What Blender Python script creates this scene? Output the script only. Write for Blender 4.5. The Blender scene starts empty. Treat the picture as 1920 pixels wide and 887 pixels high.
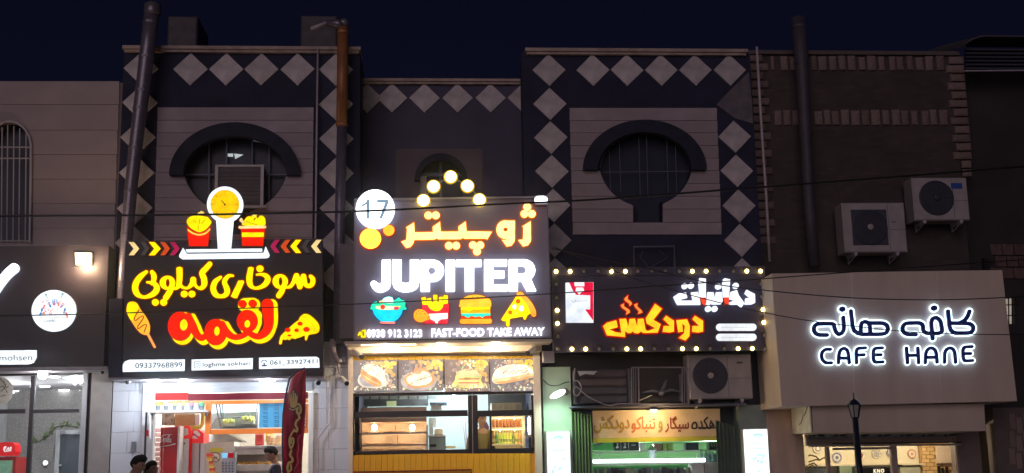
import bpy, bmesh, math, random
import numpy as np
from mathutils import Vector, Matrix
from mathutils.geometry import tessellate_polygon
random.seed(7)
S = bpy.context.scene
COL = S.collection
# ---------------------------------------------------------------- camera
F = 2250.0; PW, PH = 1920, 887
CAM = np.array([0.0, -20.0, 1.6])
YAW, PIT, ROL = 0.077, 0.190, -0.0205
_d = np.array([math.sin(YAW)*math.cos(PIT), math.cos(YAW)*math.cos(PIT), math.sin(PIT)])
_r = np.array([math.cos(YAW), -math.sin(YAW), 0.0]); _u = np.cross(_r, _d)
R2 = _r*math.cos(ROL) + _u*math.sin(ROL); U2 = -_r*math.sin(ROL) + _u*math.cos(ROL)
cd = bpy.data.cameras.new('camera'); cam = bpy.data.objects.new('camera', cd); COL.objects.link(cam)
cam.matrix_world = Matrix(((R2[0], U2[0], -_d[0], CAM[0]), (R2[1], U2[1], -_d[1], CAM[1]), (R2[2], U2[2], -_d[2], CAM[2]), (0, 0, 0, 1)))
cd.sensor_width = 36; cd.lens = F/PW*36; cd.clip_end = 900; cd.clip_start = 0.1
S.camera = cam
# ---------------------------------------------------------------- night sky
w = bpy.data.worlds.new('World'); S.world = w; w.use_nodes = True
nt = w.node_tree; nt.nodes.clear()
wo = nt.nodes.new('ShaderNodeOutputWorld'); bg = nt.nodes.new('ShaderNodeBackground')
tc = nt.nodes.new('ShaderNodeTexCoord'); sp = nt.nodes.new('ShaderNodeSeparateXYZ'); rp = nt.nodes.new('ShaderNodeValToRGB')
nt.links.new(tc.outputs['Generated'], sp.inputs[0]); nt.links.new(sp.outputs['Z'], rp.inputs[0])
rp.color_ramp.elements[0].position = 0.0; rp.color_ramp.elements[0].color = (0.0055, 0.0052, 0.0100, 1)
rp.color_ramp.elements[1].position = 0.7; rp.color_ramp.elements[1].color = (0.0010, 0.0011, 0.0026, 1)
e = rp.color_ramp.elements.new(0.33); e.color = (0.0027, 0.0033, 0.0110, 1)
nt.links.new(rp.outputs[0], bg.inputs[0]); bg.inputs[1].default_value = 1.0
nt.links.new(bg.outputs[0], wo.inputs[0])
# one wide soft lamp: the glow of the lit street behind the camera
sl = bpy.data.lights.new('street_glow', 'SUN'); sl.energy = 0.52; sl.angle = math.radians(40); sl.color = (1.0, 0.80, 0.87)
so = bpy.data.objects.new('street_glow', sl); COL.objects.link(so)
so.rotation_euler = Vector((0.30, 1.0, -0.26)).to_track_quat('-Z', 'Y').to_euler()
S.view_settings.view_transform = 'Standard'; S.view_settings.look = 'None'
S.view_settings.exposure = 0; S.view_settings.gamma = 1
# ---------------------------------------------------------------- pixel -> place on the plane y = Y
def U(px, py, Y):
    v = _d*F + R2*(px - PW/2) - U2*(py - PH/2)
    t = (Y - CAM[1])/v[1]
    p = CAM + v*t
    return (p[0], Y, p[2])
def UX(px, py, Y): return U(px, py, Y)[0]
def UZ(px, py, Y): return U(px, py, Y)[2]
def rect(x0, y0, x1, y1, Y):
    a, b, c, d = U(x0, y0, Y), U(x1, y0, Y), U(x0, y1, Y), U(x1, y1, Y)
    return (a[0]+c[0])/2, (b[0]+d[0])/2, (c[2]+d[2])/2, (a[2]+b[2])/2      # X0 X1 Z0 Z1
# ---------------------------------------------------------------- materials
MATS = {}
def mat(name, col=(.5, .5, .5), rough=.6, metal=0.0, vary=.12, nscale=6.0, bump=.0, bscale=40.0, emit=None, es=1.0, attr=False,
        alpha=None, trans=None, spec=None, stretch=None, brick=None, wave=None):
    if name in MATS: return MATS[name]
    m = bpy.data.materials.new(name); m.use_nodes = True; n = m.node_tree; b = n.nodes['Principled BSDF']
    L = n.links; N = n.nodes.new
    b.inputs['Roughness'].default_value = rough; b.inputs['Metallic'].default_value = metal
    if spec is not None: b.inputs['Specular IOR Level'].default_value = spec
    c4 = (*col, 1)
    t = N('ShaderNodeTexCoord'); mp = N('ShaderNodeMapping'); L.new(t.outputs['Object'], mp.inputs[0])
    if stretch: mp.inputs['Scale'].default_value = stretch
    src = None
    if attr:
        at = N('ShaderNodeAttribute'); at.attribute_name = 'Col'; src = at.outputs['Color']
    if brick:
        bt = N('ShaderNodeTexBrick'); bt.inputs['Color1'].default_value = c4; bt.inputs['Color2'].default_value = (*[x*.72 for x in col], 1)
        bt.inputs['Mortar'].default_value = (*brick[2], 1); bt.inputs['Scale'].default_value = 1
        bt.inputs['Brick Width'].default_value = brick[0]; bt.inputs['Row Height'].default_value = brick[1]; bt.inputs['Mortar Size'].default_value = .006
        mp2 = N('ShaderNodeMapping'); mp2.inputs['Rotation'].default_value = (math.pi/2, 0, 0)
        L.new(t.outputs['Object'], mp2.inputs[0]); L.new(mp2.outputs[0], bt.inputs['Vector']); src = bt.outputs['Color']
    if vary > 0:
        no = N('ShaderNodeTexNoise'); no.inputs['Scale'].default_value = nscale; no.inputs['Detail'].default_value = 5; L.new(mp.outputs[0], no.inputs['Vector'])
        r = N('ShaderNodeMapRange'); r.inputs['From Min'].default_value = .3; r.inputs['From Max'].default_value = .7
        r.inputs['To Min'].default_value = 1-vary; r.inputs['To Max'].default_value = 1+vary; L.new(no.outputs['Fac'], r.inputs['Value'])
        oi = N('ShaderNodeObjectInfo'); r2 = N('ShaderNodeMapRange'); r2.inputs['To Min'].default_value = 1-vary*.55; r2.inputs['To Max'].default_value = 1+vary*.55
        L.new(oi.outputs['Random'], r2.inputs['Value'])
        mu = N('ShaderNodeMath'); mu.operation = 'MULTIPLY'; L.new(r.outputs[0], mu.inputs[0]); L.new(r2.outputs[0], mu.inputs[1])
        mx = N('ShaderNodeVectorMath'); mx.operation = 'SCALE'; L.new(mu.outputs[0], mx.inputs['Scale'])
        if src: L.new(src, mx.inputs[0])
        else: mx.inputs[0].default_value = col
        src = mx.outputs[0]
    if src and not (attr and emit): L.new(src, b.inputs['Base Color'])
    else: b.inputs['Base Color'].default_value = c4
    if bump > 0:
        n2 = N('ShaderNodeTexNoise'); n2.inputs['Scale'].default_value = bscale; n2.inputs['Detail'].default_value = 6; L.new(mp.outputs[0], n2.inputs['Vector'])
        bp = N('ShaderNodeBump'); bp.inputs['Strength'].default_value = bump; bp.inputs['Distance'].default_value = .01
        L.new(n2.outputs['Fac'], bp.inputs['Height']); L.new(bp.outputs[0], b.inputs['Normal'])
    if emit is not None:
        b.inputs['Emission Strength'].default_value = es
        if es < 3 and es >= .5:      # the LEDs behind the acrylic light it unevenly
            n3 = N('ShaderNodeTexNoise'); n3.inputs['Scale'].default_value = 7; n3.inputs['Detail'].default_value = 1; L.new(t.outputs['Object'], n3.inputs['Vector'])
            r3 = N('ShaderNodeMapRange'); r3.inputs['From Min'].default_value = .3; r3.inputs['From Max'].default_value = .7; r3.inputs['To Min'].default_value = es*(.72 if name == 'backlit_print' else .95); r3.inputs['To Max'].default_value = es*1.28
            L.new(n3.outputs['Fac'], r3.inputs['Value']); L.new(r3.outputs[0], b.inputs['Emission Strength'])
        if attr: L.new(at.outputs['Color'], b.inputs['Emission Color']); b.inputs['Base Color'].default_value = (.02, .02, .02, 1)
        else: b.inputs['Emission Color'].default_value = (*emit, 1)
    if trans is not None:
        b.inputs['Transmission Weight'].default_value = trans; b.inputs['IOR'].default_value = 1.02 if trans > .9 else 1.45
    if alpha is not None: b.inputs['Alpha'].default_value = alpha
    MATS[name] = m; return m
def srgb(r, g, b):
    f = lambda v: (v/255/12.92) if v/255 <= .04045 else ((v/255+.055)/1.055)**2.4
    return (f(r), f(g), f(b))
# ---------------------------------------------------------------- objects
ORG = {}
def reg(o, label=None, cat=None, group=None, kind=None):
    if label: o['label'] = label
    if cat: o['category'] = cat
    if group: o['group'] = group
    if kind: o['kind'] = kind
    return o
def thing(name, loc, label, cat, group=None):
    o = bpy.data.objects.new(name, None); COL.objects.link(o); o.location = loc; o.empty_display_size = .2
    ORG[o] = Vector(loc); return reg(o, label, cat, group)
def link(name, me, origin, parent=None):
    o = bpy.data.objects.new(name, me); COL.objects.link(o)
    p = Vector(origin); ORG[o] = p
    if parent is not None: o.parent = parent; o.location = p - ORG[parent]
    else: o.location = p
    return o
def obj(name, verts, faces, mats, parent=None, fm=None, smooth=False, cols=None, origin=None):
    v = np.array(verts, float)
    c = (v.min(0)+v.max(0))/2 if origin is None else np.array(origin)
    if origin is None: c[2] = v[:, 2].min()
    v = v - c
    me = bpy.data.meshes.new(name); me.from_pydata([tuple(x) for x in v], [], [tuple(f) for f in faces])
    for m in (mats if isinstance(mats, (list, tuple)) else [mats]): me.materials.append(m)
    if fm is not None: me.polygons.foreach_set('material_index', fm)
    if smooth: me.polygons.foreach_set('use_smooth', [True]*len(me.polygons))
    if cols is not None:
        ca = me.color_attributes.new('Col', 'FLOAT_COLOR', 'CORNER')
        buf = []
        for p in me.polygons:
            for _ in p.loop_indices: buf += [*cols[p.index], 1.0]
        ca.data.foreach_set('color', buf)
    me.update()
    return link(name, me, c, parent)
class MB:
    """collects shapes into one mesh"""
    def __init__(s): s.v = []; s.f = []; s.m = []; s.c = []; s.mi = 0; s.cc = (1, 1, 1)
    def add(s, v, f):
        k = len(s.v); s.v += [tuple(x) for x in v]; s.f += [tuple(i+k for i in q) for q in f]; s.m += [s.mi]*len(f); s.c += [s.cc]*len(f); return s
    def box(s, x0, x1, y0, y1, z0, z1, b=0.0):
        if b <= 0:
            v = [(x, y, z) for x in (x0, x1) for y in (y0, y1) for z in (z0, z1)]
            return s.add(v, [(0, 1, 3, 2), (4, 6, 7, 5), (0, 4, 5, 1), (2, 3, 7, 6), (0, 2, 6, 4), (1, 5, 7, 3)])
        # bevelled front (towards -y): chamfered outline
        o = [(x0, y1, z0), (x1, y1, z0), (x1, y1, z1), (x0, y1, z1)]
        p = [(x0, y0+b, z0), (x1, y0+b, z0), (x1, y0+b, z1), (x0, y0+b, z1)]
        q = [(x0+b, y0, z0+b), (x1-b, y0, z0+b), (x1-b, y0, z1-b), (x0+b, y0, z1-b)]
        f = [(0, 3, 2, 1), (8, 9, 10, 11)]
        for i in range(4):
            j = (i+1) % 4; f += [(i, j, 4+j, 4+i), (4+i, 4+j, 8+j, 8+i)]
        return s.add(o+p+q, f)
    def pbox(s, x0, y0, x1, y1, Y, dep, b=0.0):
        X0, X1, Z0, Z1 = rect(x0, y0, x1, y1, Y); return s.box(X0, X1, Y, Y+dep, Z0, Z1, b)
    def tube(s, pts, r, n=10, caps=True, ry=None):
        pts = [Vector(p) for p in pts]; rs = r if isinstance(r, (list, tuple)) else [r]*len(pts)
        v = []; f = []; up = None
        for i, p in enumerate(pts):
            t = (pts[min(i+1, len(pts)-1)]-pts[max(i-1, 0)]).normalized()
            if up is None:
                up = Vector((0, 1, 0)) if abs(t.y) < .9 else Vector((0, 0, 1))
            a = t.cross(up).normalized(); b2 = a.cross(t).normalized(); up = b2
            for k in range(n):
                an = 2*math.pi*k/n; v.append(p + a*math.cos(an)*rs[i] + b2*math.sin(an)*rs[i])
        for i in range(len(pts)-1):
            for k in range(n):
                k2 = (k+1) % n; f.append((i*n+k, i*n+k2, (i+1)*n+k2, (i+1)*n+k))
        if caps: f += [tuple(range(n-1, -1, -1)), tuple((len(pts)-1)*n+k for k in range(n))]
        return s.add(v, f)
    def lathe(s, prof, c, axis='z', n=20):
        v = []; f = []
        for r, h in prof:
            for k in range(n):
                a = 2*math.pi*k/n; x, y = r*math.cos(a), r*math.sin(a)
                v.append((c[0]+x, c[1]+y, c[2]+h) if axis == 'z' else (c[0]+x, c[1]+h, c[2]-y) if axis == 'y' else (c[0]+h, c[1]+x, c[2]+y))
        for i in range(len(prof)-1):
            for k in range(n):
                k2 = (k+1) % n; f.append((i*n+k, i*n+k2, (i+1)*n+k2, (i+1)*n+k))
        f += [tuple(range(n-1, -1, -1)), tuple((len(prof)-1)*n+k for k in range(n))]
        return s.add(v, f)
    def ball(s, c, r, n=12, sx=1, sy=1, sz=1):
        pr = [(math.sin(math.pi*i/n), -math.cos(math.pi*i/n)) for i in range(n+1)]
        v = []; f = []
        for a, h in pr:
            for k in range(n):
                t = 2*math.pi*k/n; v.append((c[0]+r*sx*a*math.cos(t), c[1]+r*sy*a*math.sin(t), c[2]+r*sz*h))
        for i in range(n):
            for k in range(n):
                k2 = (k+1) % n; f.append((i*n+k, i*n+k2, (i+1)*n+k2, (i+1)*n+k))
        return s.add(v, f)
    def loops(s, loops, Y, dep, px=True):
        """flat shape (list of outlines in photo pixels or world xz), front at Y, back at Y+dep"""
        tr = []; off = []; k = 0
        for l in loops: off.append(k); k += len(l)
        def inside(p, l):
            c = False
            for i in range(len(l)):
                a, b_ = l[i], l[(i+1) % len(l)]
                if (a[1] > p[1]) != (b_[1] > p[1]) and p[0] < (b_[0]-a[0])*(p[1]-a[1])/(b_[1]-a[1])+a[0]: c = not c
            return c
        dpt = [sum(inside(l[0], m) for j, m in enumerate(loops) if j != i) for i, l in enumerate(loops)]
        for i, l in enumerate(loops):
            if dpt[i] % 2: continue
            grp = [i]+[j for j, m in enumerate(loops) if dpt[j] == dpt[i]+1 and inside(m[0], l)]
            idx = [off[j]+q for j in grp for q in range(len(loops[j]))]
            for t in tessellate_polygon([[Vector((p[0], p[1], 0)) for p in loops[j]] for j in grp]): tr.append(tuple(idx[q] for q in t))
        flat = [p for l in loops for p in l]; n = len(flat)
        W3 = [U(p[0], p[1], Y) for p in flat] if px else [(p[0], Y, p[1]) for p in flat]
        v = list(W3); f = []
        for t in tr:
            a, b, c = (W3[i] for i in t)
            cr = (b[0]-a[0])*(c[2]-a[2])-(b[2]-a[2])*(c[0]-a[0])
            f.append(tuple(t) if cr > 0 else tuple(t[::-1]))
        s.add(v, f) if dep == 0 else None
        if dep != 0:
            v2 = v+[(x, Y+dep, z) for x, _, z in v]
            fb = [tuple(i+n for i in q[::-1]) for q in f]
            sd = []; k = 0
            for l in loops:
                m = len(l)
                ar = sum(v[k+i][0]*v[k+(i+1) % m][2]-v[k+(i+1) % m][0]*v[k+i][2] for i in range(m))
                for i in range(m):
                    a, b = k+i, k+(i+1) % m
                    sd.append((a, b, b+n, a+n)[::-1])
                k += m
            k0 = s.mi
            s.add(v2, f+fb)
            s.mi = s.side if hasattr(s, 'side') else k0
            cc = s.cc; base = len(s.v)-len(v2)
            s.f += [tuple(i+base for i in q) for q in sd]; s.m += [s.mi]*len(sd); s.c += [getattr(s, 'sidec', None) or cc]*len(sd)
            s.mi = k0
        return s
    def build(s, name, mats, parent=None, smooth=False, cols=False, origin=None):
        return obj(name, s.v, s.f, mats, parent, s.m if isinstance(mats, (list, tuple)) else None, smooth, s.c if cols else None, origin)
def box(name, x0, y0, x1, y1, Y, dep, m, parent=None, b=0.0): return MB().pbox(x0, y0, x1, y1, Y, dep, b).build(name, m, parent)
# ---------------------------------------------------------------- drawn shapes (photo pixels) as distance fields -> clean outlines
def crom(pts, k=6, closed=False):
    P = [np.array(p, float) for p in pts]; out = []
    n = len(P); rng = range(n if closed else n-1)
    for i in rng:
        p0, p1, p2, p3 = (P[(i-1) % n], P[i], P[(i+1) % n], P[(i+2) % n]) if closed else (P[max(i-1, 0)], P[i], P[i+1], P[min(i+2, n-1)])
        for j in range(k):
            t = j/k; out.append(.5*((2*p1)+(-p0+p2)*t+(2*p0-5*p1+4*p2-p3)*t*t+(-p0+3*p1-3*p2+p3)*t**3))
    if not closed: out.append(P[-1])
    return [tuple(o) for o in out]
class G:
    def __init__(s, T=(0, 0, 1), res=3.0):
        s.T = T; s.ops = []; s.res = res
    def _p(s, p): return (s.T[0]+p[0]/s.T[2], s.T[1]+p[1]/s.T[2])
    def stroke(s, pts, w, smooth=True, sgn=1):
        ws = list(w) if isinstance(w, (list, tuple)) else [w]*len(pts)
        q = [(*s._p(p), ww/2/s.T[2]) for p, ww in zip(pts, ws)]
        if smooth and len(q) > 2: q = crom(q, 5)
        s.ops.append(('s', q, sgn)); return s
    def poly(s, pts, sgn=1, r=0, smooth=False):
        q = [s._p(p) for p in pts]
        if smooth: q = crom(q, 5, True)
        s.ops.append(('p', q, sgn)); return s
    def rect(s, x0, y0, x1, y1, sgn=1): return s.poly([(x0, y0), (x1, y0), (x1, y1), (x0, y1)], sgn)
    def multi(s, loops): s.ops.append(('m', loops, 1)); return s
    def ell(s, cx, cy, rx, ry=None, sgn=1):
        c = s._p((cx, cy)); s.ops.append(('e', (*c, rx/s.T[2], (ry or rx)/s.T[2]), sgn)); return s
    def bounds(s):
        X = []; Y = []
        for k, q, sg in s.ops:
            if sg < 0: continue
            if k == 'e': X += [q[0]-q[2], q[0]+q[2]]; Y += [q[1]-q[3], q[1]+q[3]]
            elif k == 's':
                for p in q: X += [p[0]-p[2], p[0]+p[2]]; Y += [p[1]-p[2], p[1]+p[2]]
            else:
                for p in (q if k == 'p' else [p for l in q for p in l]): X.append(p[0]); Y.append(p[1])
        return min(X), min(Y), max(X), max(Y)
    def field(s, pad):
        x0, y0, x1, y1 = s.bounds(); x0 -= pad; y0 -= pad; x1 += pad; y1 += pad
        h = 1/s.res; xs = np.arange(x0, x1+h, h); ys = np.arange(y0, y1+h, h); X, Y = np.meshgrid(xs, ys)
        D = np.full(X.shape, 1e3)
        for k, q, sg in s.ops:
            if k == 'e':
                cx, cy, rx, ry = q; kk = np.hypot((X-cx)/rx, (Y-cy)/ry); d = (kk-1)*min(rx, ry)
            elif k == 's':
                d = np.full(X.shape, 1e3)
                for a, b in zip(q[:-1], q[1:]) if len(q) > 1 else [(q[0], q[0])]:
                    dx, dy = b[0]-a[0], b[1]-a[1]; l2 = dx*dx+dy*dy+1e-9
                    t = np.clip(((X-a[0])*dx+(Y-a[1])*dy)/l2, 0, 1)
                    d = np.minimum(d, np.hypot(X-a[0]-t*dx, Y-a[1]-t*dy)-(a[2]+t*(b[2]-a[2])))
            else:
                d = np.full(X.shape, 1e6); ins = np.zeros(X.shape, bool)
                for a, b in [(l[i], l[(i+1) % len(l)]) for l in ([q] if k == 'p' else q) for i in range(len(l))]:
                    dx, dy = b[0]-a[0], b[1]-a[1]; l2 = dx*dx+dy*dy+1e-9
                    t = np.clip(((X-a[0])*dx+(Y-a[1])*dy)/l2, 0, 1); d = np.minimum(d, np.hypot(X-a[0]-t*dx, Y-a[1]-t*dy))
                    c = ((a[1] > Y) != (b[1] > Y)) & (X < (b[0]-a[0])*(Y-a[1])/(b[1]-a[1]+1e-12)+a[0]); ins ^= c
                d = np.where(ins, -d, d)
            D = np.minimum(D, d) if sg > 0 else np.maximum(D, -d)
        return xs, ys, D
    def contours(s, lev=0.0, eps=.12):
        xs, ys, D = s.field(max(lev, 0)+1.5); D = D-lev+1e-7
        I = D < 0; c = I[:-1, :-1]*1+I[:-1, 1:]*2+I[1:, 1:]*4+I[1:, :-1]*8
        nxt = {}
        TB = {1: [(3, 0)], 2: [(0, 1)], 3: [(3, 1)], 4: [(1, 2)], 5: [(3, 0), (1, 2)], 6: [(0, 2)], 7: [(3, 2)], 8: [(2, 3)], 9: [(2, 0)],
              10: [(0, 1), (2, 3)], 11: [(2, 1)], 12: [(1, 3)], 13: [(1, 0)], 14: [(0, 3)]}
        def key(j, i, e): return ('h', j, i) if e == 0 else ('v', j, i+1) if e == 1 else ('h', j+1, i) if e == 2 else ('v', j, i)
        def pt(k):
            t, j, i = k
            if t == 'h': a, b = D[j, i], D[j, i+1]; return (xs[i]+(xs[i+1]-xs[i])*a/(a-b), ys[j])
            a, b = D[j, i], D[j+1, i]; return (xs[i], ys[j]+(ys[j+1]-ys[j])*a/(a-b))
        for j, i in zip(*np.nonzero((c > 0) & (c < 15))):
            for a, b in TB[int(c[j, i])]: nxt.setdefault(key(j, i, a), []).append(key(j, i, b))
        out = []
        while nxt:
            k0 = next(iter(nxt)); k = k0; lp = []
            while k in nxt:
                l = nxt[k]; k2 = l.pop(); lp.append(pt(k))
                if not l: del nxt[k]
                k = k2
                if k == k0: break
            if len(lp) > 5:
                q = simplify(lp, eps)
                if len(q) > 2: out.append(q)
        return out
def simplify(lp, eps):
    P = np.array(lp); n = len(P)
    k = int(np.argmax(np.hypot(*(P-P[0]).T)))
    def dp(a, b):
        st = [(a, b)]; keep = {a, b}
        while st:
            a, b = st.pop()
            if b-a < 2: continue
            A, B = P[a], P[b % n]; d = B-A; L = math.hypot(*d)+1e-9
            q = P[a+1:b]; ds = np.abs((q[:, 0]-A[0])*d[1]-(q[:, 1]-A[1])*d[0])/L
            i = int(np.argmax(ds))
            if ds[i] > eps: keep.add(a+1+i); st += [(a, a+1+i), (a+1+i, b)]
        return keep
    K = sorted(i for i in (dp(0, k) | dp(k, n)) if i < n)
    return [tuple(P[i]) for i in K]
def glyph(name, g, Y, dep, mats, parent, rim=None, rimmat=None, rimdep=.012, lev=0, rimY=None):
    """front face at Y, towards the board at Y+dep; mats=(face, side); rim = wider backing plate"""
    b = MB(); b.side = 1; b.loops(g.contours(lev), Y, dep); o = b.build(name, list(mats), parent)
    if rim:
        ry = Y+dep if rimY is None else rimY
        r = MB(); r.loops(g.contours(rim), ry, rimdep); r.build('letter_backing', rimmat, o)
    return o
def printed(name, T, items, Y, m, parent, dz=.0012, dep=0, res=3):
    """flat print: layered coloured shapes (kind, args, colour) in one mesh with a colour attribute"""
    b = MB(); y = Y
    for it in items:
        k, a, c = it[0], it[1], it[2]; g = G(T, res)
        b.cc = c; b.sidec = tuple(x*.5 for x in c)
        if k == 'poly': g.poly(a)
        elif k == 'blob': g.poly(a, smooth=True)
        elif k == 'ell': g.ell(*a)
        elif k == 'stroke': g.stroke(a[0], a[1])
        elif k == 'rect': g.rect(*a)
        if k in ('rect', 'poly'): b.loops([g.ops[0][1]], y, dep)
        else:
            for_l = g.contours()
            if for_l: b.loops(for_l, y, dep)
        y -= dz
    return b.build(name, m, parent, cols=True)
def text_mesh(txt, bold=0.0, spacing=1.0, shear=0.0):
    cu = bpy.data.curves.new('lettering', 'FONT'); cu.body = txt; cu.offset = bold; cu.space_character = spacing; cu.shear = shear; cu.resolution_u = 3
    o = bpy.data.objects.new('lettering', cu); COL.objects.link(o)
    bpy.context.view_layer.update()
    dg = bpy.context.evaluated_depsgraph_get(); me = bpy.data.meshes.new_from_object(o.evaluated_get(dg))
    bpy.data.objects.remove(o); bpy.data.curves.remove(cu)
    v = np.array([tuple(x.co) for x in me.vertices]); f = [tuple(p.vertices) for p in me.polygons]
    bpy.data.meshes.remove(me); return v, f
def text(name, txt, quad, Y, m, parent, bold=0.0, dep=.0, spacing=1.0):
    """quad = (x0, ytop0, ybot0, x1, ytop1, ybot1) in photo pixels"""
    v, f = text_mesh(txt, bold, spacing)
    mn, mx = v.min(0), v.max(0); a = (v[:, 0]-mn[0])/(mx[0]-mn[0]); b = (v[:, 1]-mn[1])/(mx[1]-mn[1])
    x0, t0, b0, x1, t1, b1 = quad
    V = []
    for s_, t_ in zip(a, b):
        px = x0+(x1-x0)*s_; tp = t0+(t1-t0)*s_; bt = b0+(b1-b0)*s_; V.append(U(px, bt+(tp-bt)*t_, Y))
    F2 = list(f)
    if dep:
        n = len(V); ec = {}
        for q in f:
            for i in range(len(q)): ec[(q[i], q[(i+1) % len(q)])] = 1
        V = V+[(x, Y+dep, z) for x, _, z in V]
        F2 += [(a_, a_+n, b_+n, b_) for (a_, b_) in ec if (b_, a_) not in ec]
    return obj(name, V, F2, m, parent)
def text_bold(name, txt, quad, Y, m, parent, lev=.3, dep=0, spacing=1.0, res=5):
    """lettering as one clean outline, thickened by lev photo pixels"""
    v, f = text_mesh(txt, 0, spacing); mn, mx = v.min(0), v.max(0); x0, t0, b0, x1, t1, b1 = quad
    P = []
    for q in v:
        s_ = (q[0]-mn[0])/(mx[0]-mn[0]); t_ = (q[1]-mn[1])/(mx[1]-mn[1]); tp = t0+(t1-t0)*s_; bt = b0+(b1-b0)*s_
        P.append((x0+lev+(x1-x0-2*lev)*s_, bt-lev+(tp-bt+2*lev)*t_))
    g = G((0, 0, 1), res)
    for q in f: g.poly([P[k] for k in q])
    b = MB(); b.loops(g.contours(lev, .05), Y, dep); return b.build(name, m, parent)
def copy_tree(o, parent=None):
    c = o.copy(); COL.objects.link(c); c.parent = parent
    for ch in o.children: copy_tree(ch, c)
    return c
def lamp(name, loc, energy, col=(1, 1, 1), kind='POINT', size=.05, parent=None, aim=None, spot=120, blend=.6):
    l = bpy.data.lights.new(name, kind); l.energy = energy; l.color = col
    if kind == 'AREA': l.shape = 'RECTANGLE'; l.size, l.size_y = size
    else: l.shadow_soft_size = size
    if kind == 'SPOT': l.spot_size = math.radians(spot); l.spot_blend = blend
    o = bpy.data.objects.new(name, l); COL.objects.link(o); p = Vector(loc)
    if parent is not None: o.parent = parent; o.location = p-ORG[parent]
    else: o.location = p
    if aim is not None: o.rotation_euler = Vector(aim).to_track_quat('-Z', 'Y').to_euler()
    return o
# ================================================================ materials of the place
M_dark = mat('black_stone', (.024, .024, .055), .75, spec=.25, vary=.25, nscale=3, bump=.15, bscale=60)
M_tile = mat('pale_limestone', (.46, .41, .43), .6, vary=.26, nscale=5, bump=.2, bscale=50)
M_slab = mat('panel_limestone', (.33, .265, .29), .6, vary=.14, nscale=2.5, bump=.25, bscale=40)
M_cream = mat('cream_stone', (.34, .27, .275), .65, vary=.10, nscale=1.6, bump=.2, bscale=50)
M_corn = mat('cornice_stone', (.36, .27, .24), .7, vary=.25, nscale=5, bump=.3)
M_b3 = mat('dark_render', (.055, .045, .095), .7, vary=.2, nscale=2, bump=.2)
M_b3p = mat('plum_render', (.12, .085, .11), .7, vary=.15, nscale=2, bump=.2)
M_brown = mat('brown_brick', (.066, .046, .044), .8, vary=.2, nscale=2, bump=.3, brick=(.22, .07, (.052, .040, .040)))
M_quoin = mat('buff_quoin', (.185, .128, .115), .75, vary=.35, nscale=7, bump=.5, bscale=25)
M_b6 = mat('soot_render', (.028, .023, .025), .85, vary=.3, nscale=1.5, bump=.3)
M_glass_d = mat('night_glass', (.040, .044, .070), .25, vary=0, spec=.12)
M_grille = mat('painted_grille', (.42, .38, .42), .5, vary=.1)
M_grille_d = mat('dark_grille', (.10, .11, .16), .5, vary=.1)
M_canopy = mat('slate_canopy', (.024, .024, .044), .8, spec=.2, vary=.2, nscale=4, bump=.2)
M_black = mat('black_frame', (.012, .011, .016), .35, vary=.1)
M_board = mat('black_signboard', (.024, .015, .024), .5, vary=.12, nscale=2)
M_whitewall = mat('white_ceramic', (.70, .71, .74), .35, vary=.06, nscale=3, bump=.05)
M_white = mat('white_plastic', (.75, .75, .76), .4, vary=.05)
M_grey = mat('grey_metal', (.28, .27, .30), .45, vary=.12)
M_ac = mat('weathered_ac_white', (.36, .325, .33), .5, vary=.12, nscale=5)
M_acd = mat('ac_fan_dark', (.035, .036, .06), .5, vary=.1)
M_steel = mat('duct_steel', (.18, .16, .20), .36, metal=.45, vary=.25, nscale=9, stretch=(1, 1, 6), bump=.15, bscale=12)
M_rust = mat('rust_painted_steel', (.33, .13, .05), .5, metal=.2, vary=.35, nscale=5, stretch=(1, 1, .5), bump=.2)
M_pipe = mat('pvc_pipe', (.42, .36, .40), .45, vary=.15)
M_beige = mat('beige_frame', (.72, .62, .54), .45, vary=.07)
M_soffit = mat('beige_soffit', (.66, .56, .46), .4, vary=.05)
M_greensof = mat('green_paint', (.38, .52, .40), .55, vary=.12, nscale=4)
M_cable = mat('cable_rubber', (.010, .010, .014), .4, vary=0)
M_cable_g = mat('cable_grey', (.16, .14, .18), .4, vary=0)
M_asphalt = mat('asphalt', (.05, .05, .052), .8, vary=.3, nscale=30, bump=.5, bscale=200)
M_pave = mat('pavement', (.22, .20, .19), .7, vary=.2, nscale=3, bump=.3, bscale=60)
M_cafe = mat('taupe_cladding', (.58, .475, .40), .5, vary=.10, nscale=1.6, bump=.04, bscale=3, stretch=(1.6, 1, .3))
M_brownstone = mat('brown_travertine', (.52, .36, .27), .6, vary=.22, nscale=5, stretch=(1, 1, .25), bump=.5, bscale=30)
M_wood = mat('dark_pane', (.02, .02, .03), .3, vary=.1)
# ================================================================ ground
def struct(name, mb, m): return reg(mb.build(name, m), kind='structure')
struct('ground', MB().box(-160, 160, -150, 160, -.5, 0), M_asphalt)
struct('road', MB().box(-150, 150, -34, -8.2, -.01, .004), M_asphalt)
for k in range(-9, 10): struct('road_marking', MB().box(k*8, k*8+3, -21.1, -20.95, .003, .008), mat('road_paint', (.6, .6, .58), .6, vary=.25, nscale=20))
struct('kerb', MB().box(-150, 150, -8.2, -8.0, -.01, .15), mat('kerb_concrete', (.3, .29, .28), .8, vary=.2, bump=.4))
struct('pavement', MB().box(-150, 150, -8.0, .5, -.01, .145), M_pave)
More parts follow.
